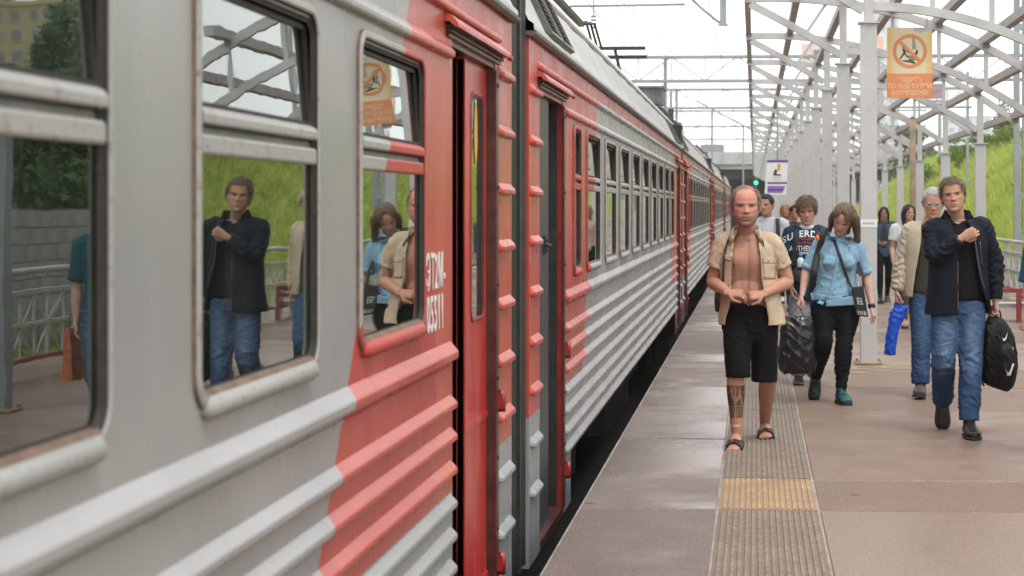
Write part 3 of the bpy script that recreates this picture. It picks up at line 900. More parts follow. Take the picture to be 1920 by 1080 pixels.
poly([(0.05,-0.03),(0.075,0.02),(0.088,0.0),(0.075,-0.04)])
mb.build("pictogram", M["ink"], sg)
for k, (body, size) in enumerate((("ХОДИТЬ", 0.066), ("ПО Ж/Д ПУТЯМ", 0.066), ("ЗАПРЕЩЕНО!", 0.066))):
    me = text_mesh(body, size, plain("caption_cream", (0.74, 0.55, 0.38), 0.6, 0.05), 0.83, 0.0008, 0.001, 'CENTER')
    me.transform(Matrix.Rotation(math.pi/2, 4, 'X'))
    link("lettering", me, sg, (0, -0.0045, -0.20 - 0.068*k))
mb = MB()
for x in (-0.18, 0.18): mb.tube([(x, 0.015, SH), (x, 0.015, chord_z(1.62 + x) - 3.14 - 0.04)], 0.006, 6)
mb.build("hanger", M["mast_steel"], sg)

# ------------------------------------------------------------------ purple and white banner further along
bn = empty("light_box_banner", (0.56, 45.0, 1.93)); tag(bn, "white hanging banner with purple bands and a small yellow and dark picture above far walkers", "banner")
M["purple"] = plain("banner_purple", (0.13, 0.055, 0.30), 0.5, 0.1, 3)
M["violet"] = plain("banner_violet", (0.27, 0.15, 0.47), 0.5, 0.1, 3)
M["pinkink"] = plain("banner_pink", (0.72, 0.50, 0.60), 0.5, 0.1, 3)
mb = MB(); mb.prism([(-0.32, 0.0), (0.22, 0.0), (0.26, 0.86), (-0.25, 0.86)], 0, 0.10); mb.build("board", M["white_paint"], bn)
def flat(mat, nm, pts, y=-0.004):
    mb = MB(); mb.add([(x, y, z) for x, z in pts], [tuple(range(len(pts)))]); mb.build(nm, mat, bn)
flat(M["purple"], "band", [(-0.255, 0.80), (0.26, 0.80), (0.262, 0.862), (-0.25, 0.862)])
flat(M["purple"], "band", [(-0.25, 0.27), (0.235, 0.27), (0.238, 0.315), (-0.245, 0.315)])
flat(M["violet"], "band", [(-0.24, 0.05), (0.12, 0.05), (0.20, 0.22), (-0.24, 0.22)])
flat(M["purple"], "band", [(-0.24, 0.10), (0.15, 0.10), (0.17, 0.15), (-0.24, 0.15)], -0.006)
flat(M["yellow_print"], "picture", [(0.0, 0.60), (0.07, 0.60), (0.08, 0.76), (0.0, 0.76)])
flat(M["ink"], "picture", [(-0.11, 0.48), (0.10, 0.47), (0.08, 0.50), (-0.02, 0.52), (0.0, 0.62), (-0.06, 0.63)], -0.005)
flat(M["pinkink"], "text_line", [(-0.14, 0.42), (0.10, 0.42), (0.10, 0.45), (-0.14, 0.45)])
flat(M["pinkink"], "text_line", [(-0.12, 0.36), (0.08, 0.36), (0.08, 0.39), (-0.12, 0.39)])
mb = MB(); mb.box(-0.02, 0.02, 0.03, 0.07, 0.86, arc_z(0.56) - 1.93 - 0.05); mb.build("hanger", M["mast_steel"], bn)

# ------------------------------------------------------------------ railing, red barrier, poles
RX = 4.55
M["rail"] = plain("railing_cream_grey", (0.42, 0.41, 0.39), 0.5, 0.1, 5, dirt=(0.25, 0.22, 0.19))
M["railred"] = plain("railing_red", (0.26, 0.035, 0.03), 0.5, 0.2, 6, dirt=(0.12, 0.03, 0.025))
PL = 2.1
mb = MB(); mb.smooth = True
mb.tube([(0, 0, 1.02), (0, PL, 1.02)], 0.032, 8); mb.smooth = False
mb.box(-0.02, 0.02, 0.0, PL, 0.80, 0.84); mb.box(-0.02, 0.02, 0.0, PL, 0.50, 0.53)
mb.box(-0.03, 0.03, -0.03, 0.03, 0.0, 1.0)
RP = mb.mesh("railing_panel", M["rail"])
mb = MB(); mb.box(-0.022, 0.022, 0.031, PL - 0.031, 0.16, 0.20); RR = mb.mesh("red_rail", M["railred"])
BAL = []
for k in range(1, 6):
    mb = MB(); mb.box(-0.012, 0.012, k*PL/6 - 0.012, k*PL/6 + 0.012, 0.2, 0.80); BAL.append(mb.mesh("baluster", M["rail"]))
for k in range(3):
    for a, b in ((0, 1), (1, 0)):
        mb = MB(); mb.bar((0.016*(1 if a else -1), (k + 0.06 + a*0.88)*PL/3, 0.21), (0.016*(1 if a else -1), (k + 0.06 + b*0.88)*PL/3, 0.79), 0.012, 0.03); BAL.append(mb.mesh("diagonal", M["rail"]))
rail = empty("railing", (RX, 10, 0)); tag(rail, "cream grey steel railing with crossed bars and red bottom rail along the far side", "railing")
for k in range(26):
    pn = link("railing_panel", RP, rail, (0, PL*k, 0))
    link("red_rail", RR, pn)
    for b in BAL: link(b.name.split(".")[0], b, pn)
mb = MB()
for k in range(26, 64):
    y = PL*k
    mb.box(-0.02, 0.02, y, y + PL, 0.80, 0.84); mb.box(-0.03, 0.03, y, y + PL, 0.99, 1.05); mb.box(-0.03, 0.03, y - 0.03, y + 0.03, 0, 0.99)
    for j in range(1, 6): mb.box(-0.012, 0.012, y + j*PL/6 - 0.012, y + j*PL/6 + 0.012, 0.2, 0.80)
tag(mb.build("far_railing", M["rail"], rail), kind="stuff")
br = empty("red_barrier", (3.72, 25.9, 0)); tag(br, "low red metal barrier frame standing at the platform's right edge by the railing", "barrier")
mb = MB(); mb.box(-0.35, 0.9, -0.03, 0.03, 0.42, 0.48); mb.build("top_rail", M["railred"], br)
mb = MB(); mb.box(0.0, 0.9, -0.03, 0.03, 0.33, 0.38); mb.build("lower_rail", M["railred"], br)
for x in (-0.03, 0.80): mb = MB(); mb.box(x, x + 0.07, -0.035, 0.035, 0, 0.42); mb.build("leg", M["railred"], br)
mb = MB(); mb.box(-0.3, 0.9, 0.1, 0.5, 0.20, 0.26); mb.build("bench_plank", M["rail"], br)
# twin-leg mast beyond the railing
ms = empty("lattice_mast", (5.36, 37.0, 0)); tag(ms, "tall grey twin leg steel mast behind the railing at the right edge", "mast")
for x in (-0.085, 0.085): mb = MB(); mb.box(x - 0.055, x + 0.055, -0.07, 0.07, -1.2, 9.5); mb.build("leg", M["mast_steel"], ms)
for k in range(11): mb = MB(); mb.box(-0.03, 0.03, -0.074, 0.066, 0.1 + 0.85*k, 0.22 + 0.85*k); mb.build("batten", M["mast_steel"], ms)
M["wood"] = plain("weathered_wood_pole", (0.33, 0.25, 0.17), 0.8, 0.2, 6, dirt=(0.22, 0.16, 0.11))
wp = empty("wooden_pole", (2.64, 30.6, 0)); tag(wp, "thin brown wooden pole standing between the two rows of canopy columns", "pole")
mb = MB(); mb.smooth = True; mb.tube([(0, 0, 0), (0, 0, 3.1)], 0.05, 10); mb.build("shaft", M["wood"], wp)
mb = MB(); mb.smooth = True; mb.tube([(0, 0, 3.1), (0, 0, 3.16)], [0.05, 0.02], 10); mb.build("tip", M["wood"], wp)

# ------------------------------------------------------------------ embankment, wall, grass, trees
def vnoise(x, y, s):
    return (np.sin(x*s*1.3 + 1.7*np.sin(y*s*0.9)) + np.sin(y*s*1.1 + 2.1*np.sin(x*s*0.7 + 1.0)) + 0.5*np.sin((x + y)*s*2.7))/2.5
def hill_z(x, y):
    x = np.asarray(x, float); y = np.asarray(y, float)
    t = np.clip((x - 6.6)/8.4, 0, 1)
    z = -0.25 + 5.0*(t*t*(3 - 2*t)*0.5 + t*0.5)
    z = z + 0.28*vnoise(x, y, 0.33)*np.clip((x - 6)/3, 0, 1)
    z = z + np.clip(x - 15, 0, 80)*0.03
    return np.where(x < 6.6, -0.25 - np.clip(6.6 - x, 0, 1)*0.9, z)
hx = np.concatenate([np.linspace(5.35, 18, 60), np.linspace(19, 110, 40)])
hy = np.concatenate([np.linspace(-12, 90, 120), np.linspace(92, 180, 30)])
X, Y = np.meshgrid(hx, hy)
Z = hill_z(X, Y)
nx, ny = len(hx), len(hy)
me = bpy.data.meshes.new("grass_embankment")
me.from_pydata(np.stack([X.ravel(), Y.ravel(), Z.ravel()], 1).tolist(), [], [(j*nx+i, j*nx+i+1, (j+1)*nx+i+1, (j+1)*nx+i) for j in range(ny-1) for i in range(nx-1)])
me.polygons.foreach_set("use_smooth", [True]*len(me.polygons))
t = NT("meadow_soil"); p = t.pos()
c = t.mix(t.ramp(t.noise(p, 0.35, 5, 0.6), 0.35, 0.65), (0.20, 0.28, 0.045), (0.36, 0.42, 0.085))
c = t.mix(t.ramp(t.noise(p, 2.2, 5, 0.7), 0.5, 0.75, 0, 0.6), c, (0.06, 0.10, 0.02))
t.bump(t.noise(p, 6, 5), 0.8, 0.2); me.materials.append(t.done(c, 0.9, 0, 0.2))
tag(link("grass_embankment", me), kind="structure")
def leafmat(name, a, b, trans=0.3):
    t = NT(name); p = t.pos()
    c = t.mix(t.ramp(t.noise(p, 0.7, 4, 0.6), 0.35, 0.65), a, b)
    c = t.mix(t.ramp(t.noise(p, 9, 3), 0.4, 0.7, 0, 0.5), c, tuple(x*1.45 for x in b))
    t.done(c, 0.6, 0, 0.25)
    tl = t.n("BsdfTranslucent"); t.l(c, tl.inputs["Color"])
    ms = t.n("MixShader"); ms.inputs[0].default_value = trans
    t.l(t.b.outputs[0], ms.inputs[1]); t.l(tl.outputs[0], ms.inputs[2]); t.l(ms.outputs[0], t.out.inputs["Surface"])
    return t.mat
M["blade"] = leafmat("meadow_grass", (0.26, 0.35, 0.055), (0.43, 0.48, 0.11))
rng = np.random.default_rng(5)
def quads_mesh(name, base, dirv, side, mat):
    """leaf-like triangles from numpy arrays"""
    n = len(base)
    v = np.empty((n, 3, 3)); v[:, 0] = base - side; v[:, 1] = base + side; v[:, 2] = base + dirv
    me = bpy.data.meshes.new(name)
    me.vertices.add(3*n); me.vertices.foreach_set("co", v.ravel())
    me.loops.add(3*n); me.loops.foreach_set("vertex_index", np.arange(3*n, dtype=np.int32))
    me.polygons.add(n); me.polygons.foreach_set("loop_start", np.arange(0, 3*n, 3, dtype=np.int32)); me.polygons.foreach_set("loop_total", np.full(n, 3, dtype=np.int32))
    me.materials.append(mat); me.update(calc_edges=True); me.validate()
    return me
N = 190000
gx = 6.7 + 10.5*rng.random(N); gy = 9 + 150*rng.random(N)
clump = vnoise(gx, gy, 2.3) + 0.8*vnoise(gx + 5, gy, 0.8)
keep = clump + rng.normal(0, 0.5, N) > -0.5
gx, gy, clump = gx[keep], gy[keep], clump[keep]
gz = hill_z(gx, gy); n = len(gx)
h = (0.16 + 0.22*rng.random(n))*(1 + 0.5*np.clip(clump, -1, 1))*(1.25 + gy/120)
ang = rng.random(n)*2*np.pi; lean = rng.normal(0, 0.35, (n, 2))
w = (0.012 + 0.02*rng.random(n))*(1 + gy/80)
base = np.stack([gx, gy, gz - 0.02], 1)
dv = np.stack([lean[:, 0]*h, lean[:, 1]*h, h], 1)
sd = np.stack([np.cos(ang)*w, np.sin(ang)*w, np.zeros(n)], 1)
tag(link("meadow_grass", quads_mesh("meadow_grass", base, dv, sd, M["blade"])), kind="stuff")

M["bark"] = plain("tree_bark", (0.07, 0.055, 0.04), 0.9, 0.3, 8, bump=0.5, bscale=20)
LEAF = [leafmat("deep_green_leaves", (0.045, 0.085, 0.028), (0.085, 0.14, 0.04), 0.2),
        leafmat("bright_green_leaves", (0.10, 0.17, 0.025), (0.17, 0.25, 0.035), 0.3)]
def foliage(c, r, n, leaf, mat, seed, lobes=9):
    rg = np.random.default_rng(seed)
    lc = rg.normal(0, 0.45, (lobes, 3)) * np.array(r); lr = (0.35 + 0.3*rg.random(lobes))
    k = rg.integers(0, lobes, n)
    d = rg.normal(0, 1, (n, 3)); d /= np.linalg.norm(d, axis=1)[:, None]
    rad = rg.random(n)**0.4
    p = lc[k] + d*rad[:, None]*(lr[k][:, None]*np.array(r))
    p[:, 2] = np.maximum(p[:, 2], -r[2]*0.95)
    dv = rg.normal(0, 1, (n, 3)); dv /= np.linalg.norm(dv, axis=1)[:, None]
    s = np.cross(dv, rg.normal(0, 1, (n, 3))); s /= np.linalg.norm(s, axis=1)[:, None]
    L = leaf*(0.6 + 0.8*rg.random(n))
    return quads_mesh("foliage", p + np.array(c), dv*L[:, None], s*(L*0.45)[:, None], mat)
def tree(name, x, y, z0, h, r, n, leaf, mi, seed, label, cat, grp=None):
    t_ = empty(name, (x, y, z0)); tag(t_, label, cat, grp)
    rg = random.Random(seed)
    mb = MB(); mb.smooth = True
    mb.tube([(0, 0, -0.3), (0.03*h*0.2, 0, h*0.3), (0, 0.02*h, h*0.75)], [0.035*h, 0.024*h, 0.008*h], 8)
    for k in range(5):
        a = rg.random()*6.28; zz = h*(0.3 + 0.1*k)
        mb.tube([(0, 0, zz), (r*0.4*math.cos(a), r*0.4*math.sin(a), zz + h*0.12), (r*0.75*math.cos(a), r*0.75*math.sin(a), zz + h*0.2)], [0.014*h, 0.009*h, 0.003*h], 6)
    mb.build("trunk", M["bark"], t_)
    link("crown", foliage((0, 0, h*0.6), (r, r, h*0.42), n, leaf, LEAF[mi], seed), t_)
    return t_
# thicket above the block wall (reflected in the nearest window) and shrubs on the crest
TL = ["tall dark thicket tree on the slope above the block wall", "broad dark tree left of the tan apartment block", "slim dark tree beside the tan apartment block"]
tree("broadleaf_tree", 34.3, 97, 5.6, 10.2, 3.2, 9000, 0.42, 0, 11, TL[1], "tree")
tree("broadleaf_tree", 31.6, 95, 5.4, 7.4, 1.9, 5000, 0.36, 0, 12, TL[2], "tree")
tree("broadleaf_tree", 40, 100, 6.0, 7.0, 4.0, 7000, 0.42, 0, 13, TL[0], "tree")
SHR = [(8.6, 26.5, 2.4, 1.3, 0, "dark shrub above the block wall, nearest of the wall thicket"), (9.4, 29.0, 2.6, 1.5, 0, "dark rounded shrub, second along the wall thicket"),
       (8.4, 30.5, 1.8, 1.2, 1, "bright green shrub among the darker wall thicket"), (8.8, 24.5, 2.4, 1.6, 0, "dark shrub above the block wall's far end"),
       (11.2, 33.0, 2.6, 1.5, 0, "dark shrub higher up behind the wall thicket"), (11.8, 36.5, 1.8, 1.4, 1, "bright shrub higher up past the block wall's end"),
       (15.1, 110, 3.0, 0.9, 0, "small dark conifer shaped shrub on the crest beside the twin leg mast"), (14.0, 113, 1.8, 1.7, 1, "broad bright green shrub on the crest between column and mast"),
       (12.7, 112, 1.7, 0.8, 1, "slim bright shrub on the crest left of the nearest right hand column"), (11.6, 118, 1.6, 1.5, 1, "bright low shrub on the bank behind the second right hand column"),
       (13.4, 124, 1.9, 1.0, 1, "small bright shrub behind the broad bright shrub on the crest"), (16.0, 108, 1.7, 1.8, 1, "bright spreading shrub at the right end of the crest")]
for k, (x, y, h, r, mi, lab) in enumerate(SHR):
    tree("shrub", x, y, float(hill_z(x, y)) - 0.1, h, r, 2600, 0.13, mi, 30 + k, lab, "shrub", "shrubs on the grass bank")
# white block wall at the toe of the bank, nearer than the frame shows directly
M["block"] = plain("pale_wall_block", (0.36, 0.355, 0.34), 0.85, 0.12, 5, dirt=(0.22, 0.21, 0.19), bump=0.3, bscale=30)
M["mortar"] = plain("wall_mortar", (0.17, 0.165, 0.155), 0.95, 0.1, 8)
bw = empty("block_wall", (6.9, 10.0, -0.4)); tag(bw, "low wall of pale grey blocks at the foot of the grass bank, mirrored in the nearest window", "wall")
mb = MB(); mb.box(0.02, 0.20, 0, 16.0, 0, 2.0); mb.build("mortar_core", M["mortar"], bw)
mb = MB(); mb.box(0.0, 0.03, 0.006, 0.58, 0.005, 0.215); BLK = mb.mesh("block", M["block"])
for r_ in range(9):
    off = 0.295*(r_ % 2)
    for c_ in range(27):
        link("block", BLK, bw, (RND.uniform(-0.004, 0.004), off + 0.59*c_ - 0.29 + 0.3, 0.005 + 0.22*r_))
# ------------------------------------------------------------------ overpass, overhead line, far buildings
M["overpass"] = plain("overpass_concrete", (0.42, 0.42, 0.41), 0.8, 0.12, 0.4, dirt=(0.30, 0.30, 0.29))
M["dim"] = plain("overpass_steel_and_shade", (0.06, 0.068, 0.075), 0.7, 0.25, 0.4)  # dark tone holds the shade below the deck
ov = empty("road_overpass", (0, 186, 0)); tag(ov, "pale concrete road overpass crossing above the tracks at the far end of the train", "overpass")
mb = MB(); mb.box(-45, 14, 0, 26, 5.5, 6.3); mb.build("deck", M["overpass"], ov)
mb = MB(); mb.box(-45, 14, -0.35, 0.0, 6.0, 7.25); mb.build("parapet", M["overpass"], ov)
mb = MB()
for k in range(6): mb.box(-44, 13.5, 2 + 4*k, 2.5 + 4*k, 4.5, 5.49)
mb.build("girder", M["dim"], ov)
for x in (-38, -22, 9.0): mb = MB(); mb.box(x - 0.6, x + 0.6, 1, 25, -1.2, 4.49); mb.build("pier", M["dim"], ov)
mb = MB(); mb.box(-45, 14, 26.0, 27, -1.2, 5.49); mb.build("end_wall", M["dim"], ov)  # added wall closing the underpass, its dark colour standing in for shade
mb = MB()
for k in range(60): mb.box(-45 + k, -44.95 + k, -0.2, -0.15, 7.25, 8.3)
mb.box(-45, 14, -0.21, -0.14, 8.3, 8.36); mb.box(-45, 14, -0.21, -0.14, 7.75, 7.79)
tag(mb.build("parapet_railing", M["mast_steel"], ov), kind="stuff")
mb = MB(); mb.box(-5.6, -3.2, 2, 4, 7.26, 8.1)
for k in range(12): mb.box(-5.55 + 0.2*k, -5.48 + 0.2*k, 1.96, 2.0, 7.3, 8.05)
tag(mb.build("equipment_cabinet", M["mast_steel"]), "grey slatted cabinet standing on top of the overpass", "cabinet")
COL.objects["equipment_cabinet"].location = (0, 186, 0)

def emission(name, color, s):
    t = NT(name); t.put(t.b.inputs["Base Color"], color)
    t.put(t.b.inputs["Emission Color"], color); t.b.inputs["Emission Strength"].default_value = s
    return t.mat
M["green_lamp"] = emission("green_signal_lamp", (0.02, 0.75, 0.35), 3.0)
def signal(loc, label, s=1.0, post=None):
    e = empty("railway_signal", loc); tag(e, label, "signal", "railway signals showing green")
    mb = MB(); mb.box(-0.22*s, 0.22*s, 0, 0.18, -0.2*s, 1.0*s); mb.build("head", M["black"], e)
    mb = MB(); mb.smooth = True; mb.ball((0, -0.02, 0.02*s), (0.16*s, 0.05, 0.16*s), 12, 8); mb.build("lamp", M["green_lamp"], e)
    for q in (0.35, 0.7):
        mb = MB(); mb.smooth = True; mb.ball((0, -0.01, q*s), (0.11*s, 0.03, 0.11*s), 10, 6); mb.build("dark_lens", M["dim"], e)
    if post: mb = MB(); mb.box(-0.05, 0.05, 0.18, 0.28, post[0] - loc[2], post[1] - loc[2]); mb.build("bracket", M["mast_steel"], e)
    return e
signal((0.12, 170, 3.86), "green railway signal glowing under the overpass above the bald man's head", 1.15, (-1.2, 5.2))
signal((-3.12, 67.4, 4.78), "green railway signal on the slim mast above the carriage roofs", 0.5, (-1.2, 6.0))

def portal(Y, x0, x1, zb, zt, label, masts):
    e = empty("overhead_line_portal", (0, Y, 0)); tag(e, label, "line portal", "overhead line portals across the tracks")
    for z in (zb, zt):
        for yy in (-0.22, 0.22): mb = MB(); mb.bar((x0, yy, z), (x1, yy, z), 0.09); mb.build("chord", M["mast_steel"], e)
    n = max(2, round((x1 - x0)/1.25)); st = (x1 - x0)/n
    mb = MB()
    for k in range(n):
        a, b = (zb, zt) if k % 2 else (zt, zb)
        mb.bar((x0 + st*k, -0.2, a), (x0 + st*(k+1), -0.2, b), 0.04)
        mb.bar((x0 + st*k, -0.2, zb), (x0 + st*k, -0.2, zt), 0.03)
        mb.bar((x0 + st*k, -0.2, zt), (x0 + st*k, 0.2, zt), 0.03)
    mb.build("lacing", M["mast_steel"], e)
    for xm, top in masts:
        mb = MB(); mb.bar((xm, 0, -1.2), (xm, 0, top), 0.13); mb.build("mast", M["mast_steel"], e)
    for xh in (x0 + 3.5, x0 + 8.0):
        mb = MB(); mb.bar((xh, 0, zb), (xh, 0, zb - 0.9), 0.035)
        mb.smooth = True
        for q in range(4): mb.tube([(xh, 0, zb - 0.9 - 0.09*q), (xh, 0, zb - 0.95 - 0.09*q)], 0.07, 8)
        mb.build("insulator", M["mast_steel"], e)
    return e
portal(68, -13, 10.5, 6.35, 7.25, "nearest overhead line portal with laced beam above the second carriage", [(-3.35, 7.3), (10.4, 8.5)])
portal(93, -14, 11, 6.7, 7.65, "second overhead line portal, its beam just below the first one", [(-4.0, 7.7), (10.8, 8.5)])
portal(128, -15, 12, 7.3, 8.4, "third overhead line portal, far and faint before the overpass", [(-3.0, 8.4), (-8.5, 8.4), (11.5, 9)])
portal(160, -15, 12, 7.6, 8.7, "fourth overhead line portal, palest, just before the overpass", [(-1.0, 8.7), (-9, 8.7), (11.5, 9)])
# nearer portal above the frame with its registration arm
pn = portal(45, -12, 9.0, 7.3, 8.3, "overhead line portal above the frame with a rod and hanging post", [(-7.4, 8.3), (8.9, 9)])
mb = MB(); mb.smooth = True
mb.tube([(-4.6, 0, 6.63), (-1.72, 0, 6.66)], 0.03, 6); mb.build("registration_tube", M["mast_steel"], pn)
mb = MB(); mb.smooth = True; mb.tube([(-1.62, 0, 6.85), (-1.3, 0, 6.55), (-0.9, 0, 6.22), (-0.78, 0, 6.20)], 0.035, 6); mb.build("steady_arm", M["mast_steel"], pn)
mb = MB(); mb.box(-0.86, -0.70, -0.06, 0.06, 6.16, 7.3); mb.box(-0.90, -0.66, -0.08, 0.08, 6.12, 6.17); mb.build("drop_post", M["mast_steel"], pn)
ow = empty("overhead_wires", (-2.9, 0, 0)); tag(ow, "thin contact and carrier wires strung along above the train", "wires")
for x, z0, r in ((0, 5.35, 0.010), (0, 6.6, 0.010), (-4.6, 5.35, 0.010), (-4.6, 6.6, 0.010), (1.6, 7.1, 0.012)):
    pts = []
    for k in range(60):
        y = 12 + 3*k
        sag = 0.0 if z0 < 6 else 0.7*(((y % 25) - 12.5)/12.5)**2 - 0.35
        pts.append((x + 0.15*math.sin(y*0.126), y, z0 + sag))
    mb = MB(); mb.tube(pts, r, 4); mb.build("wire", M["mast_steel"], ow)
mb = MB()
for k in range(32):
    for x in (0, -4.6): mb.bar((x, 16 + 5.5*k, 5.36), (x, 16 + 5.5*k, 6.5), 0.014)
tag(mb.build("droppers", M["mast_steel"], ow), kind="stuff")
mb = MB(); mb.tube([(3.1, 110, 6.1), (6.2, 110, 3.6)], 0.05, 5); mb.tube([(-0.7, 110, 8.1), (3.1, 110, 6.1)], 0.05, 5); mb.build("stay", M["mast_steel"], ow)
# pantograph on the second carriage, and a box beside it
pg = empty("pantograph", (SIDE_X - 1.2, 27.2, 3.25)); pg.parent = carB
pg.location = (-1.2, 27.2 - CAR_Y0, 3.25)
mb = MB(); mb.bar((-0.5, -0.6, 0.05), (0.5, -0.6, 0.05), 0.06); mb.bar((-0.5, 0.8, 0.05), (0.5, 0.8, 0.05), 0.06)
mb.bar((-0.4, -0.6, 0.05), (-0.3, 0.9, 0.42), 0.04); mb.bar((0.4, -0.6, 0.05), (0.3, 0.9, 0.42), 0.04)
mb.bar((-0.3, 0.9, 0.42), (-0.3, -0.3, 0.70), 0.04); mb.bar((0.3, 0.9, 0.42), (0.3, -0.3, 0.70), 0.04)
mb.build("frame", M["black"], pg)
for q in (0.0, 0.34): mb = MB(); mb.bar((-0.55, -0.3 + q, 0.74 - q*0.3), (0.75, -0.3 + q, 0.74 - q*0.3), 0.05); mb.build("collector_strip", M["black"], pg)
mb = MB(); mb.box(-0.62, -0.20, 17.6, 18.4, 3.17, 3.40); mb.box(-0.64, -0.18, 17.55, 18.45, 3.40, 3.43); mb.build("roof_box", M["gutter"], carB)

def facade(name, loc, w, d, h, storeys, bays, wall, label, rz=0.0, cat="building", win=(0.16, 0.19, 0.22)):
    e = empty(name, loc, rz); tag(e, label, cat)
    wm = plain(name + "_wall", wall, 0.85, 0.06, 0.1)
    gmx = plain(name + "_glass", win, 0.2, 0.3, 0.4)
    mb = MB(); mb.box(-w/2, w/2, 0, d, 0, h); mb.build("wall", wm, e)
    mb = MB(); mb.box(-w/2 - 0.2, w/2 + 0.2, -0.2, d + 0.2, h, h + 0.5); mb.build("roof", wm, e)
    sw, sh = w/bays, h/storeys
    mb = MB(); mb.box(-sw*0.26, sw*0.26, -0.06, -0.005, 0, sh*0.5); wme = mb.mesh("window", gmx)
    mb = MB(); mb.box(-sw*0.30, sw*0.30, -0.12, -0.061, -0.12, 0); sme = mb.mesh("sill", wm)
    for i in range(storeys):
        for j in range(bays):
            o = link("window", wme, e, (-w/2 + sw*(j + 0.5), 0, sh*(i + 0.28))); link("sill", sme, o)
    return e
facade("apartment_tower", (46.5, 640, -1), 8, 16, 92, 26, 2, (0.52, 0.54, 0.57), "slim pale high rise showing between the nearest canopy columns", win=(0.30, 0.34, 0.38))
facade("apartment_block", (82, 700, 0), 17, 16, 36, 11, 5, (0.60, 0.61, 0.63), "broad misty white apartment block above the grass bank", win=(0.36, 0.40, 0.44))
facade("apartment_block", (104, 760, 0), 16, 16, 32, 10, 5, (0.58, 0.58, 0.60), "misty apartment block farther right, half behind the twin leg mast", win=(0.36, 0.40, 0.44))
facade("apartment_block", (62, 560, 0), 14, 14, 17, 6, 5, (0.62, 0.60, 0.58), "low misty building between the canopy columns left of the broad white block", win=(0.33, 0.36, 0.40))
e = facade("apartment_block", (80.5, 207, 2), 13, 14, 31, 13, 6, (0.42, 0.34, 0.20), "tan apartment block mirrored in the nearest carriage window", rz=math.radians(-24))
facade("apartment_block", (88, 205, 2), 14, 14, 37, 16, 6, (0.40, 0.33, 0.21), "taller tan block with a yellow strip mirrored at the left edge of the nearest window", rz=math.radians(-24))
def billboard(loc, w, h, colors, label, ground):
    e = empty("billboard", loc); tag(e, label, "billboard")
    mb = MB(); mb.box(-w/2 - 0.12, w/2 + 0.12, 0, 0.3, -h/2 - 0.12, h/2 + 0.12); mb.build("frame", M["white_paint"], e)
    for k, (a, b, c, d, col) in enumerate(colors):
        mb = MB(); mb.add([(a*w, -0.02 - 0.01*k, c*h), (b*w, -0.02 - 0.01*k, c*h), (b*w, -0.02 - 0.01*k, d*h), (a*w, -0.02 - 0.01*k, d*h)], [(0,1,2,3)])
        mb.build("print", plain("billboard_print", col, 0.6, 0.15, 1.5), e)
    mb = MB(); mb.box(-0.15, 0.15, 0.3, 0.6, ground - loc[2], h/2); mb.build("post", M["mast_steel"], e)
billboard((7.0, 212, 19.6), 3.0, 2.0, [(-0.5, 0.5, -0.5, 0.5, (0.62, 0.45, 0.42)), (-0.05, 0.5, -0.5, 0.15, (0.12, 0.16, 0.24))], "pink and dark blue billboard glimpsed through the canopy struts", 0)
billboard((16.2, 160, 11.6), 3.4, 1.6, [(-0.5, 0.5, -0.5, 0.5, (0.70, 0.72, 0.75)), (-0.5, 0.5, -0.5, -0.40, (0.15, 0.25, 0.45)), (-0.35, 0.1, -0.3, 0.5, (0.30, 0.18, 0.24))], "white and plum billboard glimpsed below the orange sign", 0)
billboard((14.6, 215, 20.9), 1.2, 1.8, [(-0.5, 0.5, -0.5, 0.5, (0.66, 0.42, 0.34))], "salmon pink billboard just left of the orange sign", 0)
for k, (x, y, h, r, lab) in enumerate([(25, 240, 6.0, 4.0, "far dark tree clump left of the wooden pole"), (33, 250, 5.5, 4.0, "far dark tree clump right of the wooden pole"), (19, 235, 6.5, 3.5, "far dark tree clump behind the nearest column")]):
    tree("broadleaf_tree", x, y, 3.0, h, r, 3500, 0.6, 0, 60 + k, lab, "tree", "far trees beyond the canopy")
rw = empty("retaining_wall", (14, 150, -1)); tag(rw, "long pale concrete wall along the far road beyond the canopy columns", "wall")
mb = MB(); mb.box(0, 40, 0, 1, 0, 5.6); mb.build("wall", M["overpass"], rw)
mb = MB(); mb.box(0, 40, -0.1, 1.1, 5.6, 5.9); mb.build("coping", M["overpass"], rw)

# ------------------------------------------------------------------ damp summer air
hz = bpy.data.materials.new("haze_air"); hz.use_nodes = True
hn = hz.node_tree.nodes
hn.remove(hn["Principled BSDF"])
pv = hn.new("ShaderNodeVolumePrincipled"); pv.inputs["Color"].default_value = (0.93, 0.95, 0.97, 1); pv.inputs["Density"].default_value = 0.00038
pv.inputs["Anisotropy"].default_value = 0.2
hz.node_tree.links.new(pv.outputs[0], hn["Material Output"].inputs["Volume"])
mb = MB(); mb.box(-620, 620, -210, 930, -2.3, 110)
if HAZE: tag(mb.build("haze", hz), kind="stuff")
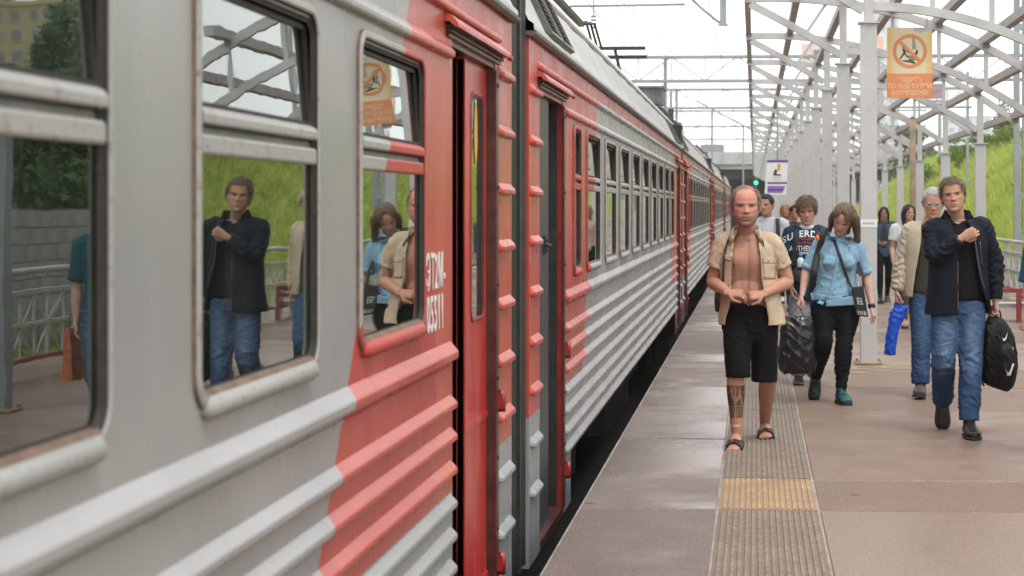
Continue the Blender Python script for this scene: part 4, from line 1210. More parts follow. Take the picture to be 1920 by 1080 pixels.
# ------------------------------------------------------------------ people: materials
from mathutils.bvhtree import BVHTree
def skin_mat():
    t = NT("skin"); c = t.attr("tone"); v = t.coord()
    c = t.mix(t.ramp(t.noise(v, 24, 5, 0.65), 0.35, 0.7, 0, 0.42), c, t.mix(1.0, c, (0.80, 0.62, 0.58), 'MULTIPLY'))
    t.bump(t.noise(v, 260, 2), 0.12, 0.001)
    t.b.inputs["Subsurface Weight"].default_value = 0.08
    t.b.inputs["Subsurface Radius"].default_value = (0.9, 0.35, 0.2)
    t.b.inputs["Subsurface Scale"].default_value = 0.008
    return t.done(c, 0.55, 0, 0.28)
M["skin"] = skin_mat()
def cloth(name, col, rough=0.85, var=0.12, weave=420, wv=0.25, sheen=0.0, wear=None):
    t = NT(name); v = t.coord()
    c = t.mix(t.ramp(t.noise(v, 7, 5, 0.6), 0.3, 0.7), tuple(x*(1-var) for x in col), tuple(min(1, x*(1+var)) for x in col))
    if wear: c = t.mix(t.attr("wear"), c, wear)
    f = t.noise(t.scale(v, (1, 1, 0.35)), weave, 2)
    c = t.mix(t.ramp(f, 0.3, 0.7, 0, 0.25), c, tuple(x*0.7 for x in col))
    t.bump(t.math('ADD', t.noise(v, 26, 3, 0.6, 0.6), t.math('MULTIPLY', f, 0.2)), wv, 0.012)
    if sheen: t.b.inputs["Sheen Weight"].default_value = sheen
    return t.done(c, rough, 0, 0.15)
def hair_mat(name, a, b):
    t = NT(name); v = t.coord()
    n = t.noise(t.scale(v, (1, 1, 0.18)), 190, 3, 0.6)
    c = t.mix(t.ramp(n, 0.3, 0.7), a, b)
    t.bump(n, 0.5, 0.004)
    return t.done(c, 0.5, 0, 0.3)
def eye_mat(iris):
    t = NT("eye"); x, y, z = t.sep(t.coord())
    r = t.math('SQRT', t.math('ADD', t.math('MULTIPLY', x, x), t.math('MULTIPLY', z, z)))
    c = t.mix(t.ramp(r, 0.0062, 0.0056), (0.30, 0.255, 0.235), iris)
    c = t.mix(t.ramp(r, 0.0030, 0.0024), c, (0.01, 0.01, 0.01))
    return t.done(c, 0.12, 0, 0.5)
M["eye_blue"] = eye_mat((0.10, 0.14, 0.17)); M["eye_brown"] = eye_mat((0.05, 0.03, 0.02))
M["hair_thin"] = hair_mat("thinning_brown_hair", (0.12, 0.085, 0.060), (0.24, 0.18, 0.13))
M["hair_brown"] = hair_mat("brown_hair", (0.065, 0.036, 0.022), (0.17, 0.105, 0.066))
M["hair_light"] = hair_mat("light_brown_hair", (0.11, 0.075, 0.05), (0.22, 0.155, 0.10))
M["hair_grey"] = hair_mat("grey_hair", (0.30, 0.29, 0.28), (0.55, 0.54, 0.52))
M["hair_dark"] = hair_mat("near_black_hair", (0.012, 0.010, 0.009), (0.035, 0.026, 0.022))
M["hair_blond"] = hair_mat("blond_hair", (0.28, 0.18, 0.09), (0.42, 0.29, 0.16))
M["black_strap"] = plain("black_webbing", (0.014, 0.014, 0.016), 0.7, 0.2, 20, bump=0.3, bscale=200)
M["sole"] = plain("dark_rubber_sole", (0.022, 0.020, 0.018), 0.7, 0.2, 20)
M["leather"] = plain("black_leather", (0.018, 0.017, 0.017), 0.35, 0.3, 20, bump=0.2, bscale=60)
M["whiteprint"] = plain("white_print", (0.62, 0.63, 0.62), 0.6, 0.1, 40)

# ------------------------------------------------------------------ people: geometry tools
V = Vector
def evaluated(me, voxel, smooth=2, sfac=0.5):
    o = bpy.data.objects.new("tmp", me); COL.objects.link(o)
    r = o.modifiers.new("r", 'REMESH'); r.mode = 'VOXEL'; r.voxel_size = voxel; r.use_smooth_shade = True
    if smooth:
        s = o.modifiers.new("s", 'SMOOTH'); s.iterations = smooth; s.factor = sfac
    bpy.context.view_layer.update()
    out = bpy.data.meshes.new_from_object(o.evaluated_get(bpy.context.evaluated_depsgraph_get()))
    bpy.data.objects.remove(o)
    return out
def co(me):
    a = np.empty(len(me.vertices)*3); me.vertices.foreach_get("co", a); return a.reshape(-1, 3)
def nrm(me):
    a = np.empty(len(me.vertices)*3); me.vertices.foreach_get("normal", a); return a.reshape(-1, 3)
def setco(me, a): me.vertices.foreach_set("co", a.ravel()); me.update()
def setcol(me, name, c):
    at = me.attributes.new(name, 'FLOAT_COLOR', 'POINT')
    full = np.ones((len(me.vertices), 4)); full[:, :3] = c; at.data.foreach_set("color", full.ravel())
def folds(me, amp, joints, seed, base=0.25, rad=0.10, lam=(0.045, 0.12), bias=(1.0, 0.8, 0.75)):
    """cloth folds: ridged waves, strongest near the joints"""
    rg = np.random.default_rng(seed)
    Pv, Nv = co(me), nrm(me)
    w = np.full(len(Pv), base)
    for j in joints: w = w + np.exp(-((Pv - np.array(j))**2).sum(1)/(2*rad*rad))
    w = np.clip(w, 0, 1.2)
    h = np.zeros(len(Pv))
    warp = 0.02*np.sin(Pv[:, [1, 2, 0]]*23 + rg.random(3)*6) + 0.012*np.sin(Pv[:, [2, 0, 1]]*51 + rg.random(3)*6)
    Q = Pv + warp
    for k in range(7):
        d = rg.normal(0, 1, 3)*np.array(bias); d /= np.linalg.norm(d)
        L = lam[0] + (lam[1] - lam[0])*rg.random()
        s = np.sin(2*np.pi*(Q@d)/L + rg.random()*6)
        gate = 0.5 + 0.5*np.sin(Pv@rg.normal(0, 9, 3) + rg.random()*6)
        h += (1 - np.abs(s))**1.6*gate
    setco(me, Pv + Nv*((h/2.0 - 0.55)*amp*w)[:, None])

def profile(tab, z):
    zs = [r[0] for r in tab]; vs = [r[1] for r in tab]
    return np.interp(z, zs, vs)
HW = [(0,.10),(.03,.145),(.08,.185),(.15,.228),(.25,.265),(.38,.292),(.5,.306),(.6,.312),(.7,.312),(.8,.292),(.88,.245),(.95,.165),(.99,.07),(1,.01)]
HF = [(0,.27),(.03,.325),(.08,.36),(.15,.365),(.25,.372),(.38,.372),(.5,.368),(.6,.380),(.7,.372),(.8,.330),(.88,.262),(.95,.165),(.99,.07),(1,.01)]
HB = [(0,-.08),(.03,-.06),(.08,-.02),(.15,.05),(.25,.20),(.38,.36),(.5,.425),(.6,.445),(.7,.435),(.8,.385),(.88,.30),(.95,.19),(.99,.08),(1,.01)]
NZ, NP = 44, 56
class Head:
    """head in its own frame (units of head height): x sideways, -y to the face, z from chin 0 to crown 1"""
    def __init__(s, chin, hh, yaw=0, pitch=0, roll=0, wide=1.0, jaw=1.0):
        s.hh, s.wide, s.jaw = hh, wide, jaw
        R = Euler((math.radians(pitch), math.radians(roll), math.radians(yaw)), 'YXZ').to_matrix()
        s.R = R
        piv = V((0, 0, 0.30))
        s.o = V(chin) + V((0, 0, 0.30*hh)) - R @ (piv*hh)
    def w(s, x, y, z): return s.o + s.R @ (V((x*s.wide, y, z))*s.hh)
    def wa(s, A): return np.array(s.o) + (A*np.array([s.wide, 1, 1])*s.hh) @ np.array(s.R).T
    def inv(s, Pw): return ((Pw - np.array(s.o)) @ np.array(s.R))/s.hh/np.array([s.wide, 1, 1])
    def grid(s, off=0.0, feat=True):
        z = np.linspace(0.0, 1.0, NZ); z = 0.5 - 0.5*np.cos(np.pi*z); z = z*0.55 + np.linspace(0, 1, NZ)*0.45
        ph = 2*np.pi*np.arange(NP)/NP
        Zg, Pg = np.meshgrid(z, ph, indexing='ij')
        wv = profile(HW, Zg)*(np.where(Zg < 0.3, 1 + (s.jaw - 1)*(1 - Zg/0.3), 1)); fv, bv = profile(HF, Zg), profile(HB, Zg)
        c, sn = np.cos(Pg), np.sin(Pg)
        e = 2/2.35
        x = wv*np.sign(c)*np.abs(c)**e
        mid = np.where(Zg < 0.25, -0.12*(1 - Zg/0.25), 0.0)
        y = np.where(sn < 0, mid + (-(fv) - mid)*np.abs(sn)**(2/2.2), mid + (bv - mid)*np.abs(sn)**(2/2.1))
        zz = Zg + np.where(Zg < 0.12, 0.10*np.clip((y + 0.30)/0.3, 0, 1.5)*(1 - Zg/0.12), 0)     # jaw line rises to the ears
        if feat:
            front = np.clip((-y - 0.12)/0.12, 0, 1)
            def G(x0, z0, sx, sz): return np.exp(-((x - x0)/sx)**2 - ((Zg - z0)/sz)**2)
            dy = np.zeros_like(x)
            br = np.clip((Zg - 0.33)/0.24, 0, 1)
            dy += 0.105*np.exp(-(x/0.046)**2)*np.where((Zg > 0.345) & (Zg < 0.60), (1 - br)*0.75 + 0.18, 0)*np.clip((0.60 - Zg)/0.08, 0, 1)*np.clip((Zg - 0.325)/0.035, 0, 1)
            dy += 0.035*(G(0.05, 0.365, 0.03, 0.03) + G(-0.05, 0.365, 0.03, 0.03))
            dy -= 0.052*(G(0.13, 0.515, 0.075, 0.05) + G(-0.13, 0.515, 0.075, 0.05))
            dy += 0.026*(G(0.12, 0.575, 0.10, 0.03) + G(-0.12, 0.575, 0.10, 0.03))
            dy += 0.020*(G(0.19, 0.42, 0.07, 0.06) + G(-0.19, 0.42, 0.07, 0.06))
            dy += 0.026*np.exp(-(x/0.085)**2)*(np.exp(-((Zg - 0.262)/0.020)**2) + 1.1*np.exp(-((Zg - 0.205)/0.022)**2))
            dy -= 0.020*np.exp(-(x/0.10)**2)*np.exp(-((Zg - 0.235)/0.010)**2)
            dy -= 0.018*np.exp(-(x/0.09)**2)*np.exp(-((Zg - 0.155)/0.025)**2)
            dy += 0.020*np.exp(-(x/0.08)**2)*np.exp(-((Zg - 0.07)/0.05)**2)
            y = y - dy*front
        A = np.stack([x, y, zz], -1)
        if off is not None and np.any(off):
            cen = np.array([0, 0, 0.55]); d = A - cen; L = np.linalg.norm(d, axis=-1, keepdims=True)
            A = A + d/L*(off if np.isscalar(off) else off[..., None])
        return A
    def add_to(s, mb, ears=True):
        A = s.grid()
        W = s.wa(A.reshape(-1, 3))
        vs = [tuple(v) for v in W]
        fs = [(i*NP + j, i*NP + (j+1) % NP, (i+1)*NP + (j+1) % NP, (i+1)*NP + j) for i in range(NZ-1) for j in range(NP)]
        fs += [tuple(range(NP-1, -1, -1)), tuple((NZ-1)*NP + j for j in range(NP))]
        mb.add(vs, fs)
        if ears:
            for sx in (-1, 1):
                loft(mb, [s.w(sx*0.285, 0.03, 0.36), s.w(sx*0.325, 0.05, 0.42), s.w(sx*0.350, 0.07, 0.50), s.w(sx*0.350, 0.07, 0.56), s.w(sx*0.31, 0.05, 0.60)],
                     [(0.022*s.hh, 0.02*s.hh), (0.03*s.hh, 0.035*s.hh), (0.035*s.hh, 0.055*s.hh), (0.032*s.hh, 0.055*s.hh), (0.02*s.hh, 0.03*s.hh)], 10, True, s.R @ V((1, 0, 0)))
        # upper eyelids
        for sx in (-1, 1):
            pts = [s.w(sx*(0.075 + 0.028*k), -0.330 + 0.014*max(0, k-2), 0.530 + 0.010*math.sin(k*math.pi/4)) for k in range(5)]
            loft(mb, pts, [(0.015*s.hh, 0.017*s.hh)]*5, 8)
            pts = [s.w(sx*(0.075 + 0.028*k), -0.327 + 0.014*max(0, k-2), 0.485 - 0.006*math.sin(k*math.pi/4)) for k in range(5)]
            loft(mb, pts, [(0.010*s.hh, 0.011*s.hh)]*5, 8)
    def hair(s, mask, thick, mat, n_str=1200, slen=0.10, comb=(0, -0.3, -0.8), seed=1, noise=0.35, extra=None, stub=0.004):
        """cap of hair over the scalp where mask(x, y, z) > 0, with loose strands"""
        A0 = s.grid(feat=False); mk = mask(A0[..., 0], A0[..., 1], A0[..., 2])
        rg = np.random.default_rng(seed)
        nz = vnoise(A0[..., 0]*60 + 9, A0[..., 2]*40 + A0[..., 1]*30, 0.6)
        off = np.clip(mk/0.08, 0, 1)**0.7*thick*(1 + noise*nz) + stub
        A = s.grid(off=off, feat=False)
        W = s.wa(A.reshape(-1, 3)).reshape(A.shape)
        mb = MB(); mb.smooth = True
        keep = mk > 0
        idx = {}
        vs, fs = [], []
        for i in range(NZ-1):
            for j in range(NP):
                q = [(i, j), (i, (j+1) % NP), (i+1, (j+1) % NP), (i+1, j)]
                if sum(keep[a] for a in q) >= 3:
                    f = []
                    for a in q:
                        if a not in idx: idx[a] = len(vs); vs.append(tuple(W[a]))
                        f.append(idx[a])
                    fs.append(tuple(f))
        mb.add(vs, fs)
        ks = np.argwhere(mk > 0.02); ks = ks[ks[:, 0] < NZ - 2]
        mb.smooth = False
        cv = V(comb)
        if len(ks):
            for k in rg.integers(0, len(ks), n_str):
                i, j = ks[k]
                a = A[i, j] + rg.normal(0, 0.012, 3)
                rad = V(a) - V((0, 0, 0.55)); rad.normalize()
                d = V(comb) + V(rg.normal(0, 0.35, 3)); d = d - rad*d.dot(rad)*0.85; d = d.normalized()*slen*(0.5 + rg.random()) + rad*0.012
                sd = rad.cross(d).normalized()*0.007*(0.6 + rg.random())
                b = V(a) - rad*0.01
                p0, p1, p2 = b - sd, b + sd, b + d
                mid = b + d*0.55 + rad*0.012
                mb.add([s.w(*p0), s.w(*p1), s.w(*(mid + sd*0.7)), s.w(*(mid - sd*0.7)), s.w(*p2)], [(0, 1, 2, 3), (3, 2, 4)])
        if extra: extra(mb)
        return mb.mesh("hair", mat, fix=False)
    def face_parts(s, parent, eye, brow, browz=0.572, brow_t=0.011):
        for sx in (-1, 1):
            c = s.w(sx*0.13, -0.286, 0.510)
            mb = MB(); mb.smooth = True; mb.ball((0, 0, 0), 0.0118*s.hh/0.24, 14, 10)
            link("eye", mb.mesh("eye", eye), parent, c, s.R.to_euler())
            mb = MB(); mb.smooth = True
            pts = [s.w(sx*(0.06 + 0.038*k), -0.388 + 0.006*k + 0.016*max(0, k - 2), browz - 0.018 + 0.020*math.sin(k*math.pi/4.2)) for k in range(5)]
            loft(mb, pts, [(brow_t*0.6*s.hh, brow_t*s.hh), (brow_t*1.5*s.hh, brow_t*1.1*s.hh), (brow_t*1.5*s.hh, brow_t*s.hh), (brow_t*1.2*s.hh, brow_t*s.hh), (brow_t*0.4*s.hh, brow_t*0.5*s.hh)], 8, True, (0, 0, 1))
            mb.build("eyebrow", brow, parent)

def hand(mb, wrist, t, pn, thumb, curl=(20, 30, 20), sc=1.0, spread=1.0, thumb_in=0.4):
    """t: wrist to knuckles; pn: palm normal; thumb: +1/-1 picks which side the thumb leaves the palm"""
    t = V(t).normalized(); pn = V(pn); pn = (pn - t*pn.dot(t)).normalized(); w = t.cross(pn).normalized()*thumb
    W = V(wrist)
    L = 0.098*sc
    loft(mb, [W - t*0.02, W + t*0.012, W + t*L*0.5 + pn*0.002, W + t*L*0.92, W + t*(L + 0.006)],
         [(0.026*sc, 0.019*sc), (0.029*sc, 0.019*sc), (0.041*sc, 0.018*sc), (0.043*sc, 0.015*sc), (0.036*sc, 0.009*sc)], 14, True, w)
    lens = (0.072, 0.082, 0.077, 0.060)
    for k in range(4):
        off = (0.0325 - 0.0217*k)*sc*spread
        b = W + t*(L*0.93 - 0.006*abs(k - 1)) + w*off
        ang = 0.0; p = b.copy(); pts = [b - t*0.02]; rr = [0.0082*sc]
        dirv = t
        seg = [0.46, 0.30, 0.24]
        pts.append(p.copy()); rr.append(0.0084*sc)
        for q in range(3):
            ang += math.radians(curl[q] + 4*k)
            dirv = t*math.cos(ang) + pn*math.sin(ang) + w*(0.05*(1.5 - k)*(spread - 0.8))
            p = p + dirv.normalized()*lens[k]*seg[q]*sc
            pts.append(p.copy()); rr.append((0.0080 - 0.0008*q)*sc)
        loft(mb, pts, [(a, a) for a in rr], 10, True, w)
    b = W + t*0.022*sc + w*0.024*sc
    d1 = (t*0.62 + w*0.62 + pn*0.45).normalized(); d2 = (t*0.85 + w*(0.5 - thumb_in) + pn*0.35).normalized()
    loft(mb, [b - d1*0.01, b + d1*0.018*sc, b + d1*0.042*sc, b + d1*0.042*sc + d2*0.030*sc, b + d1*0.042*sc + d2*0.052*sc],
         [(0.013*sc,)*2, (0.0135*sc,)*2, (0.0108*sc,)*2, (0.0098*sc,)*2, (0.0068*sc,)*2], 10)

def foot(mb, ankle, f, up, sc=1.0, toes=False, grow=0.0):
    """ankle joint to heel and toes; f: heel to toe direction, up: out of the instep"""
    f = V(f).normalized(); up = V(up); up = (up - f*up.dot(f)).normalized(); sd = f.cross(up)
    A = V(ankle); g = grow
    def P(a, h): return A + f*a*sc - up*(0.078*sc - h*sc)
    loft(mb, [P(-0.062, 0.032), P(-0.045, 0.034), P(0.0, 0.044), P(0.06, 0.038), P(0.115, 0.026), P(0.155, 0.019), P(0.182, 0.015)],
         [(0.020+g, 0.022+g), (0.033+g, 0.034+g), (0.036+g, 0.044+g), (0.041+g, 0.038+g), (0.047+g, 0.026+g), (0.044+g, 0.019+g), (0.028+g, 0.012+g)], 14, True, sd)
    loft(mb, [A + up*0.05*sc, A, P(0.0, 0.035)], [(0.036+g, 0.040+g), (0.036+g, 0.042+g), (0.034+g, 0.04+g)], 12, True, sd)
    if toes:
        for k in range(5):
            o = (-0.036 + 0.0185*k)*sc
            a = 0.176 - 0.006*abs(k - 3) - (0.012 if k == 0 else 0)
            mb.ball(tuple(P(a, 0.012) + sd*o), (0.0105 if k < 4 else 0.0125)*sc, 8, 6)

def sole(mb, ankle, f, up, th=0.022, sc=1.0, grow=0.006):
    f = V(f).normalized(); up = V(up); up = (up - f*up.dot(f)).normalized(); sd = f.cross(up)
    A = V(ankle) - up*0.078*sc
    outl = []
    prof = [(-0.068, 0.018), (-0.055, 0.030), (-0.02, 0.034), (0.04, 0.036), (0.10, 0.046), (0.145, 0.047), (0.178, 0.036), (0.196, 0.016)]
    pts = [(a, w + grow) for a, w in prof] + [(a, -w - grow) for a, w in reversed(prof)]
    vs = [A + f*a*sc + sd*w*sc - up*th for a, w in pts] + [A + f*a*sc + sd*w*sc for a, w in pts]
    n = len(pts)
    mb.add(vs, [(i, (i+1) % n, n + (i+1) % n, n + i) for i in range(n)] + [tuple(range(n-1, -1, -1)), tuple(range(n, 2*n))])

def shell(rows, n=44, k=4, th=0.005):
    """open-fronted garment body: rows of (centre, half width, half depth, gap towards -x, gap towards +x) in degrees from the front"""
    R = catmull([list(c) + [a, b, g0, g1] for c, a, b, g0, g1 in rows], k)
    vs, fs = [], []
    for r in R:
        c = V(r[:3]); a0 = math.radians(-90 + r[6]); a1 = math.radians(270 - r[5])
        for j in range(n + 1):
            an = a0 + (a1 - a0)*j/n
            e = 2/2.3
            cx, sy = math.cos(an), math.sin(an)
            vs.append(c + V((r[3]*math.copysign(abs(cx)**e, cx), r[4]*math.copysign(abs(sy)**e, sy), 0)))
    m = n + 1
    for i in range(len(R) - 1):
        for j in range(n): fs.append((i*m + j, i*m + j + 1, (i+1)*m + j + 1, (i+1)*m + j))
    return vs, fs, th
def solidify(me, th):
    o = bpy.data.objects.new("tmp", me); COL.objects.link(o)
    s = o.modifiers.new("s", 'SOLIDIFY'); s.thickness = th; s.offset = 0
    bpy.context.view_layer.update()
    out = bpy.data.meshes.new_from_object(o.evaluated_get(bpy.context.evaluated_depsgraph_get()))
    bpy.data.objects.remove(o)
    out.polygons.foreach_set("use_smooth", [True]*len(out.polygons))
    return out

class Fig:
    """joints in metres; measured figures give theirs in picture-sized units of s metres"""
    def __init__(s, X, Y, label, joints, build=1.0, cat="person", rz=0.0):
        s.e = empty("person", (X, Y, 0), rz); tag(s.e, label, cat)
        s.j = joints; s.b = build
    def trunk(s, mb, g=0.0, top=True, hipw=0.165, chest=0.17, waist=0.148, depth=1.0, k=4):
        j = s.j; hm = (j['hipL'] + j['hipR'])/2; sm = (j['shL'] + j['shR'])/2; nk = j['neck']
        d = sm - hm
        mid = lambda f: hm + d*f
        pts = [hm - V((0, 0, 0.085)), hm + V((0, 0, 0.0)), mid(0.25), mid(0.48), mid(0.75), mid(0.93), sm + (nk - sm)*0.55, nk]
        b = s.b
        r = [(hipw*0.75*b+g, 0.095*b*depth+g), (hipw*b+g, 0.118*b*depth+g), ((waist+0.012)*b+g, 0.112*b*depth+g), (waist*b+g, 0.106*b*depth+g), (chest*b+g, 0.122*b*depth+g),
             (chest*0.98*b+g, 0.108*b+g), (0.098*b+g, 0.075*b+g), (0.056*b+g, 0.058*b+g)]
        if not top: pts, r = pts[:-1], r[:-1]
        loft(mb, pts, r, 24, True, V((1, 0, 0)), k)
    def arm(s, mb, side, g=0.0, upto=1.0, w=1.0, cuff=None, hem_flare=0.0):
        j = s.j; a, e, wr = j['sh' + side], j['el' + side], j['wr' + side]
        sm = (j['shL'] + j['shR'])/2
        inn = a + (sm - a)*0.35 + V((0, 0, -0.01))
        b = s.b*w
        pts = [inn, a, a + (e - a)*0.35, a + (e - a)*0.7, e, e + (wr - e)*0.3, e + (wr - e)*0.7, wr]
        r = [0.058*b+g, 0.060*b+g, 0.053*b+g, 0.046*b+g, 0.042*b+g, 0.043*b+g, 0.033*b+g, 0.026*b+g]
        if upto < 1:      # short sleeve ends part way along the upper arm
            q = a + (e - a)*upto
            pts = [inn, a, a + (e - a)*upto*0.5, q]; r = [0.058*b+g, 0.061*b+g, 0.057*b+g+hem_flare*0.5, 0.053*b+g+hem_flare]
        loft(mb, pts, [(x, x) for x in r], 18, True, None, 3)
    def leg(s, mb, side, g=0.0, upto=1.0, w=1.0, r=None, end=0.0):
        j = s.j; h, kn, an = j['hip' + side], j['kn' + side], j['an' + side]
        b = s.b*w
        if upto <= 1.0 and upto > 0.999 and r is None:
            pts = [h + V((0, 0, 0.05)), h + (kn - h)*0.3, h + (kn - h)*0.75, kn, kn + (an - kn)*0.28 + V((0, 0.012, 0)), kn + (an - kn)*0.65 + V((0, 0.008, 0)), an]
            rr = [0.078*b+g, 0.080*b+g, 0.064*b+g, 0.057*b+g, 0.059*b+g, 0.045*b+g, 0.036*b+g]
        else:
            rr = r or [0.10*b+g, 0.09*b+g, 0.07*b+g]
            m = len(rr); ks = [i/(m-1)*upto for i in range(m)]
            pts = []
            for q in ks:
                pts.append(h + (kn - h)*q if q <= 1 else kn + (an - kn)*(q - 1))
            pts[0] = pts[0] + V((0, 0, 0.06))
        loft(mb, pts, [(x if not isinstance(x, tuple) else x[0], x if not isinstance(x, tuple) else x[1]) for x in rr], 18, True, V((1, 0, 0)), 3)
    def neck(s, mb, head, g=0.0):
        n = s.j['neck']
        loft(mb, [n - V((0, 0, 0.06)), n, head.w(0, 0.10, 0.12), head.w(0, 0.10, 0.35)], [(0.075*s.b+g, 0.068*s.b+g), (0.060*s.b+g, 0.060*s.b+g), (0.056*s.b+g, 0.060*s.b+g), (0.05*s.b, 0.05*s.b)], 18, True, V((1, 0, 0)), 3)
    def skin(s, mb, voxel, tone, paint=None, head=None, lips=(0.42, 0.14, 0.11), blush=0.2, stubble=0.0, deform=None):
        me = evaluated(mb.mesh("body", M["skin"], fix=True), voxel, 1, 0.4)
        me.name = "body"; me.materials.clear(); me.materials.append(M["skin"])
        Pv = co(me)
        if deform: Pv = deform(Pv, nrm(me)); setco(me, Pv)
        c = np.tile(np.array(tone), (len(Pv), 1))
        if head:
            H = head.inv(Pv); x, y, z = H[:, 0], H[:, 1], H[:, 2]
            inh = (z > -0.05) & (z < 1.05) & (np.abs(x) < 0.5) & (y > -0.6) & (y < 0.6)
            fr = np.clip((-y - 0.2)/0.1, 0, 1)*inh
            def blend(m, col):
                c[:] = c*(1 - m[:, None]) + np.array(col)*m[:, None]
            red = np.array(tone)*np.array([1.06, 0.66, 0.62])
            bl = blush*fr*(np.exp(-((np.abs(x) - 0.17)/0.09)**2 - ((z - 0.40)/0.10)**2) + np.exp(-(x/0.06)**2 - ((z - 0.38)/0.07)**2) + 0.6*np.exp(-((z - 0.72)/0.12)**2))
            blend(np.clip(bl, 0, 1), red)
            if stubble:
                st = stubble*inh*np.clip((0.30 - z + 0.15*np.clip(np.abs(x) - 0.15, 0, 1)*2)/0.06, 0, 1)*np.clip((z + 0.01)/0.05, 0, 1)*np.clip((-y - 0.02)/0.1, 0, 1)
                blend(np.clip(st, 0, 1), np.array(tone)*np.array([0.36, 0.40, 0.46]))
            lp = fr*np.exp(-(x/0.085)**4)*np.clip(np.exp(-((z - 0.258)/0.016)**2) + np.exp(-((z - 0.208)/0.019)**2), 0, 1)
            blend(np.clip(lp, 0, 1)*0.8, lips)
            blend(np.clip(fr*np.exp(-(x/0.105)**4 - ((z - 0.236 + 1.6*x*x)/0.009)**2), 0, 1)*0.85, np.array(lips)*0.28)
            # lash line, nostrils
            el = fr*np.exp(-((np.abs(x) - 0.13)/0.062)**4)*np.exp(-((z - 0.527)/0.012)**2)
            blend(np.clip(el, 0, 1)*0.75, np.array(tone)*0.22)
            nn = fr*np.exp(-((np.abs(x) - 0.032)/0.020)**2 - ((z - 0.338)/0.010)**2)
            blend(np.clip(nn, 0, 1)*0.8, np.array(tone)*0.2)
        if paint: paint(Pv, c)
        setcol(me, "tone", c)
        return link("body", me, s.e)
    def garment(s, name, mb, mat, voxel=0.010, amp=0.010, joints=(), seed=1, smooth=2, wear=None, base=0.25, parent=None, lam=(0.045, 0.12)):
        me = evaluated(mb.mesh(name, mat), voxel, smooth)
        me.materials.clear(); me.materials.append(mat); me.name = name
        folds(me, amp, [tuple(x) for x in joints], seed, base, lam=lam)
        if wear is not None:
            Pv = co(me); wv = wear(Pv); setcol(me, "wear", np.repeat(wv[:, None], 3, 1))
        return link(name, me, parent or s.e)
    def shoes(s, side, f, up, m_up, m_sole, name="shoe", sc=1.0, grow=0.006, th=0.02):
        mb = MB(); foot(mb, s.j['an' + side], f, up, sc, False, grow)
        me = evaluated(mb.mesh(name, m_up), 0.006, 2); me.materials.clear(); me.materials.append(m_up)
        o = link(name, me, s.e)
        mb = MB(); sole(mb, s.j['an' + side], f, up, th, sc, grow + 0.002); mb.build("sole", m_sole, o)
        return o

def at(px, Z):
    """ground point on the platform straight below a bearing px at distance Z from the eye, along the lens axis"""
    xc = (px - 1200)/FPX*Z
    return xc*math.cos(YAW) - Z*math.sin(YAW), Z*math.cos(YAW) + xc*math.sin(YAW)
class Sheet:
    """turns measured picture units into the figure's own metres"""
    def __init__(s, cx, Z):
        s.cx, s.Z = cx, Z; s.s = Z/FPX; s.gy = 388 + EYE*FPX/Z
    def __call__(s, x, y, d=0.0):
        k = (s.Z - d)/FPX                     # nearer points are measured larger
        return V(((x - s.cx)*k + (s.cx - 1415)*(k - s.s), -d, EYE - (y - 388)*k))

def conform(me, target_me, gap=0.004):
    """press a flat print against the cloth behind it"""
    bvh = BVHTree.FromPolygons([v.co for v in target_me.vertices], [p.vertices[:] for p in target_me.polygons])
    for v in me.vertices:
        h = bvh.ray_cast(V((v.co.x, -2.0, v.co.z)), V((0, 1, 0)))
        if h[0] is not None: v.co.y = h[0].y - gap
def front_text(body, size, mat, sx, cx, cz, arc=0.0):
    me = text_mesh(body, size, mat, sx, 0.0, 0.002, 'CENTER')
    bm = bmesh.new(); bm.from_mesh(me); bmesh.ops.subdivide_edges(bm, edges=[e for e in bm.edges if e.calc_length() > 0.02], cuts=2); bm.to_mesh(me); bm.free()
    for v in me.vertices:
        x, z = v.co.x, v.co.y
        v.co = V((cx + x, 0, cz + z - arc*x*x))
    return me
def strap(mb, pts, w, th=0.004, side=None):
    loft(mb, [V(p) for p in pts], [(w/2, th)]*len(pts), 8, True, side, 4)
# ------------------------------------------------------------------ the man in the open tan shirt
C = {k: v for k, v in dict(
    tan=cloth("tan_shirt_cloth", (0.50, 0.395, 0.285), wv=0.35), black=cloth("black_shorts_cloth", (0.006, 0.006, 0.007), var=0.2),
    navy=cloth("navy_jacket_cloth", (0.009, 0.012, 0.021), 0.7, 0.25, wv=0.3), knit=cloth("black_knit", (0.008, 0.008, 0.009), var=0.2),
    denim=cloth("blue_denim", (0.032, 0.068, 0.145), 0.8, 0.25, wear=(0.20, 0.30, 0.44)), chambray=cloth("light_blue_shirt_cloth", (0.225, 0.375, 0.50), wv=0.3),
    trouser=cloth("black_trouser_cloth", (0.008, 0.009, 0.011), var=0.2), beige=cloth("beige_jacket_cloth", (0.44, 0.375, 0.28), wv=0.3),
    olive=cloth("dark_olive_tee", (0.050, 0.050, 0.042)), navytee=cloth("navy_tee", (0.018, 0.040, 0.080)), greytr=cloth("grey_track_trousers", (0.22, 0.21, 0.23)),
    hood=cloth("pale_grey_hoodie", (0.50, 0.51, 0.58)), white=cloth("white_tee", (0.66, 0.67, 0.72)), jeanj=cloth("denim_jacket", (0.06, 0.105, 0.17)), charcoal=cloth("charcoal_top", (0.05, 0.052, 0.055)),
    teal=cloth("teal_knit", (0.02, 0.085, 0.12)), pink=cloth("pale_pink_top", (0.55, 0.40, 0.36))).items()}
q = Sheet(1405, 12.45)
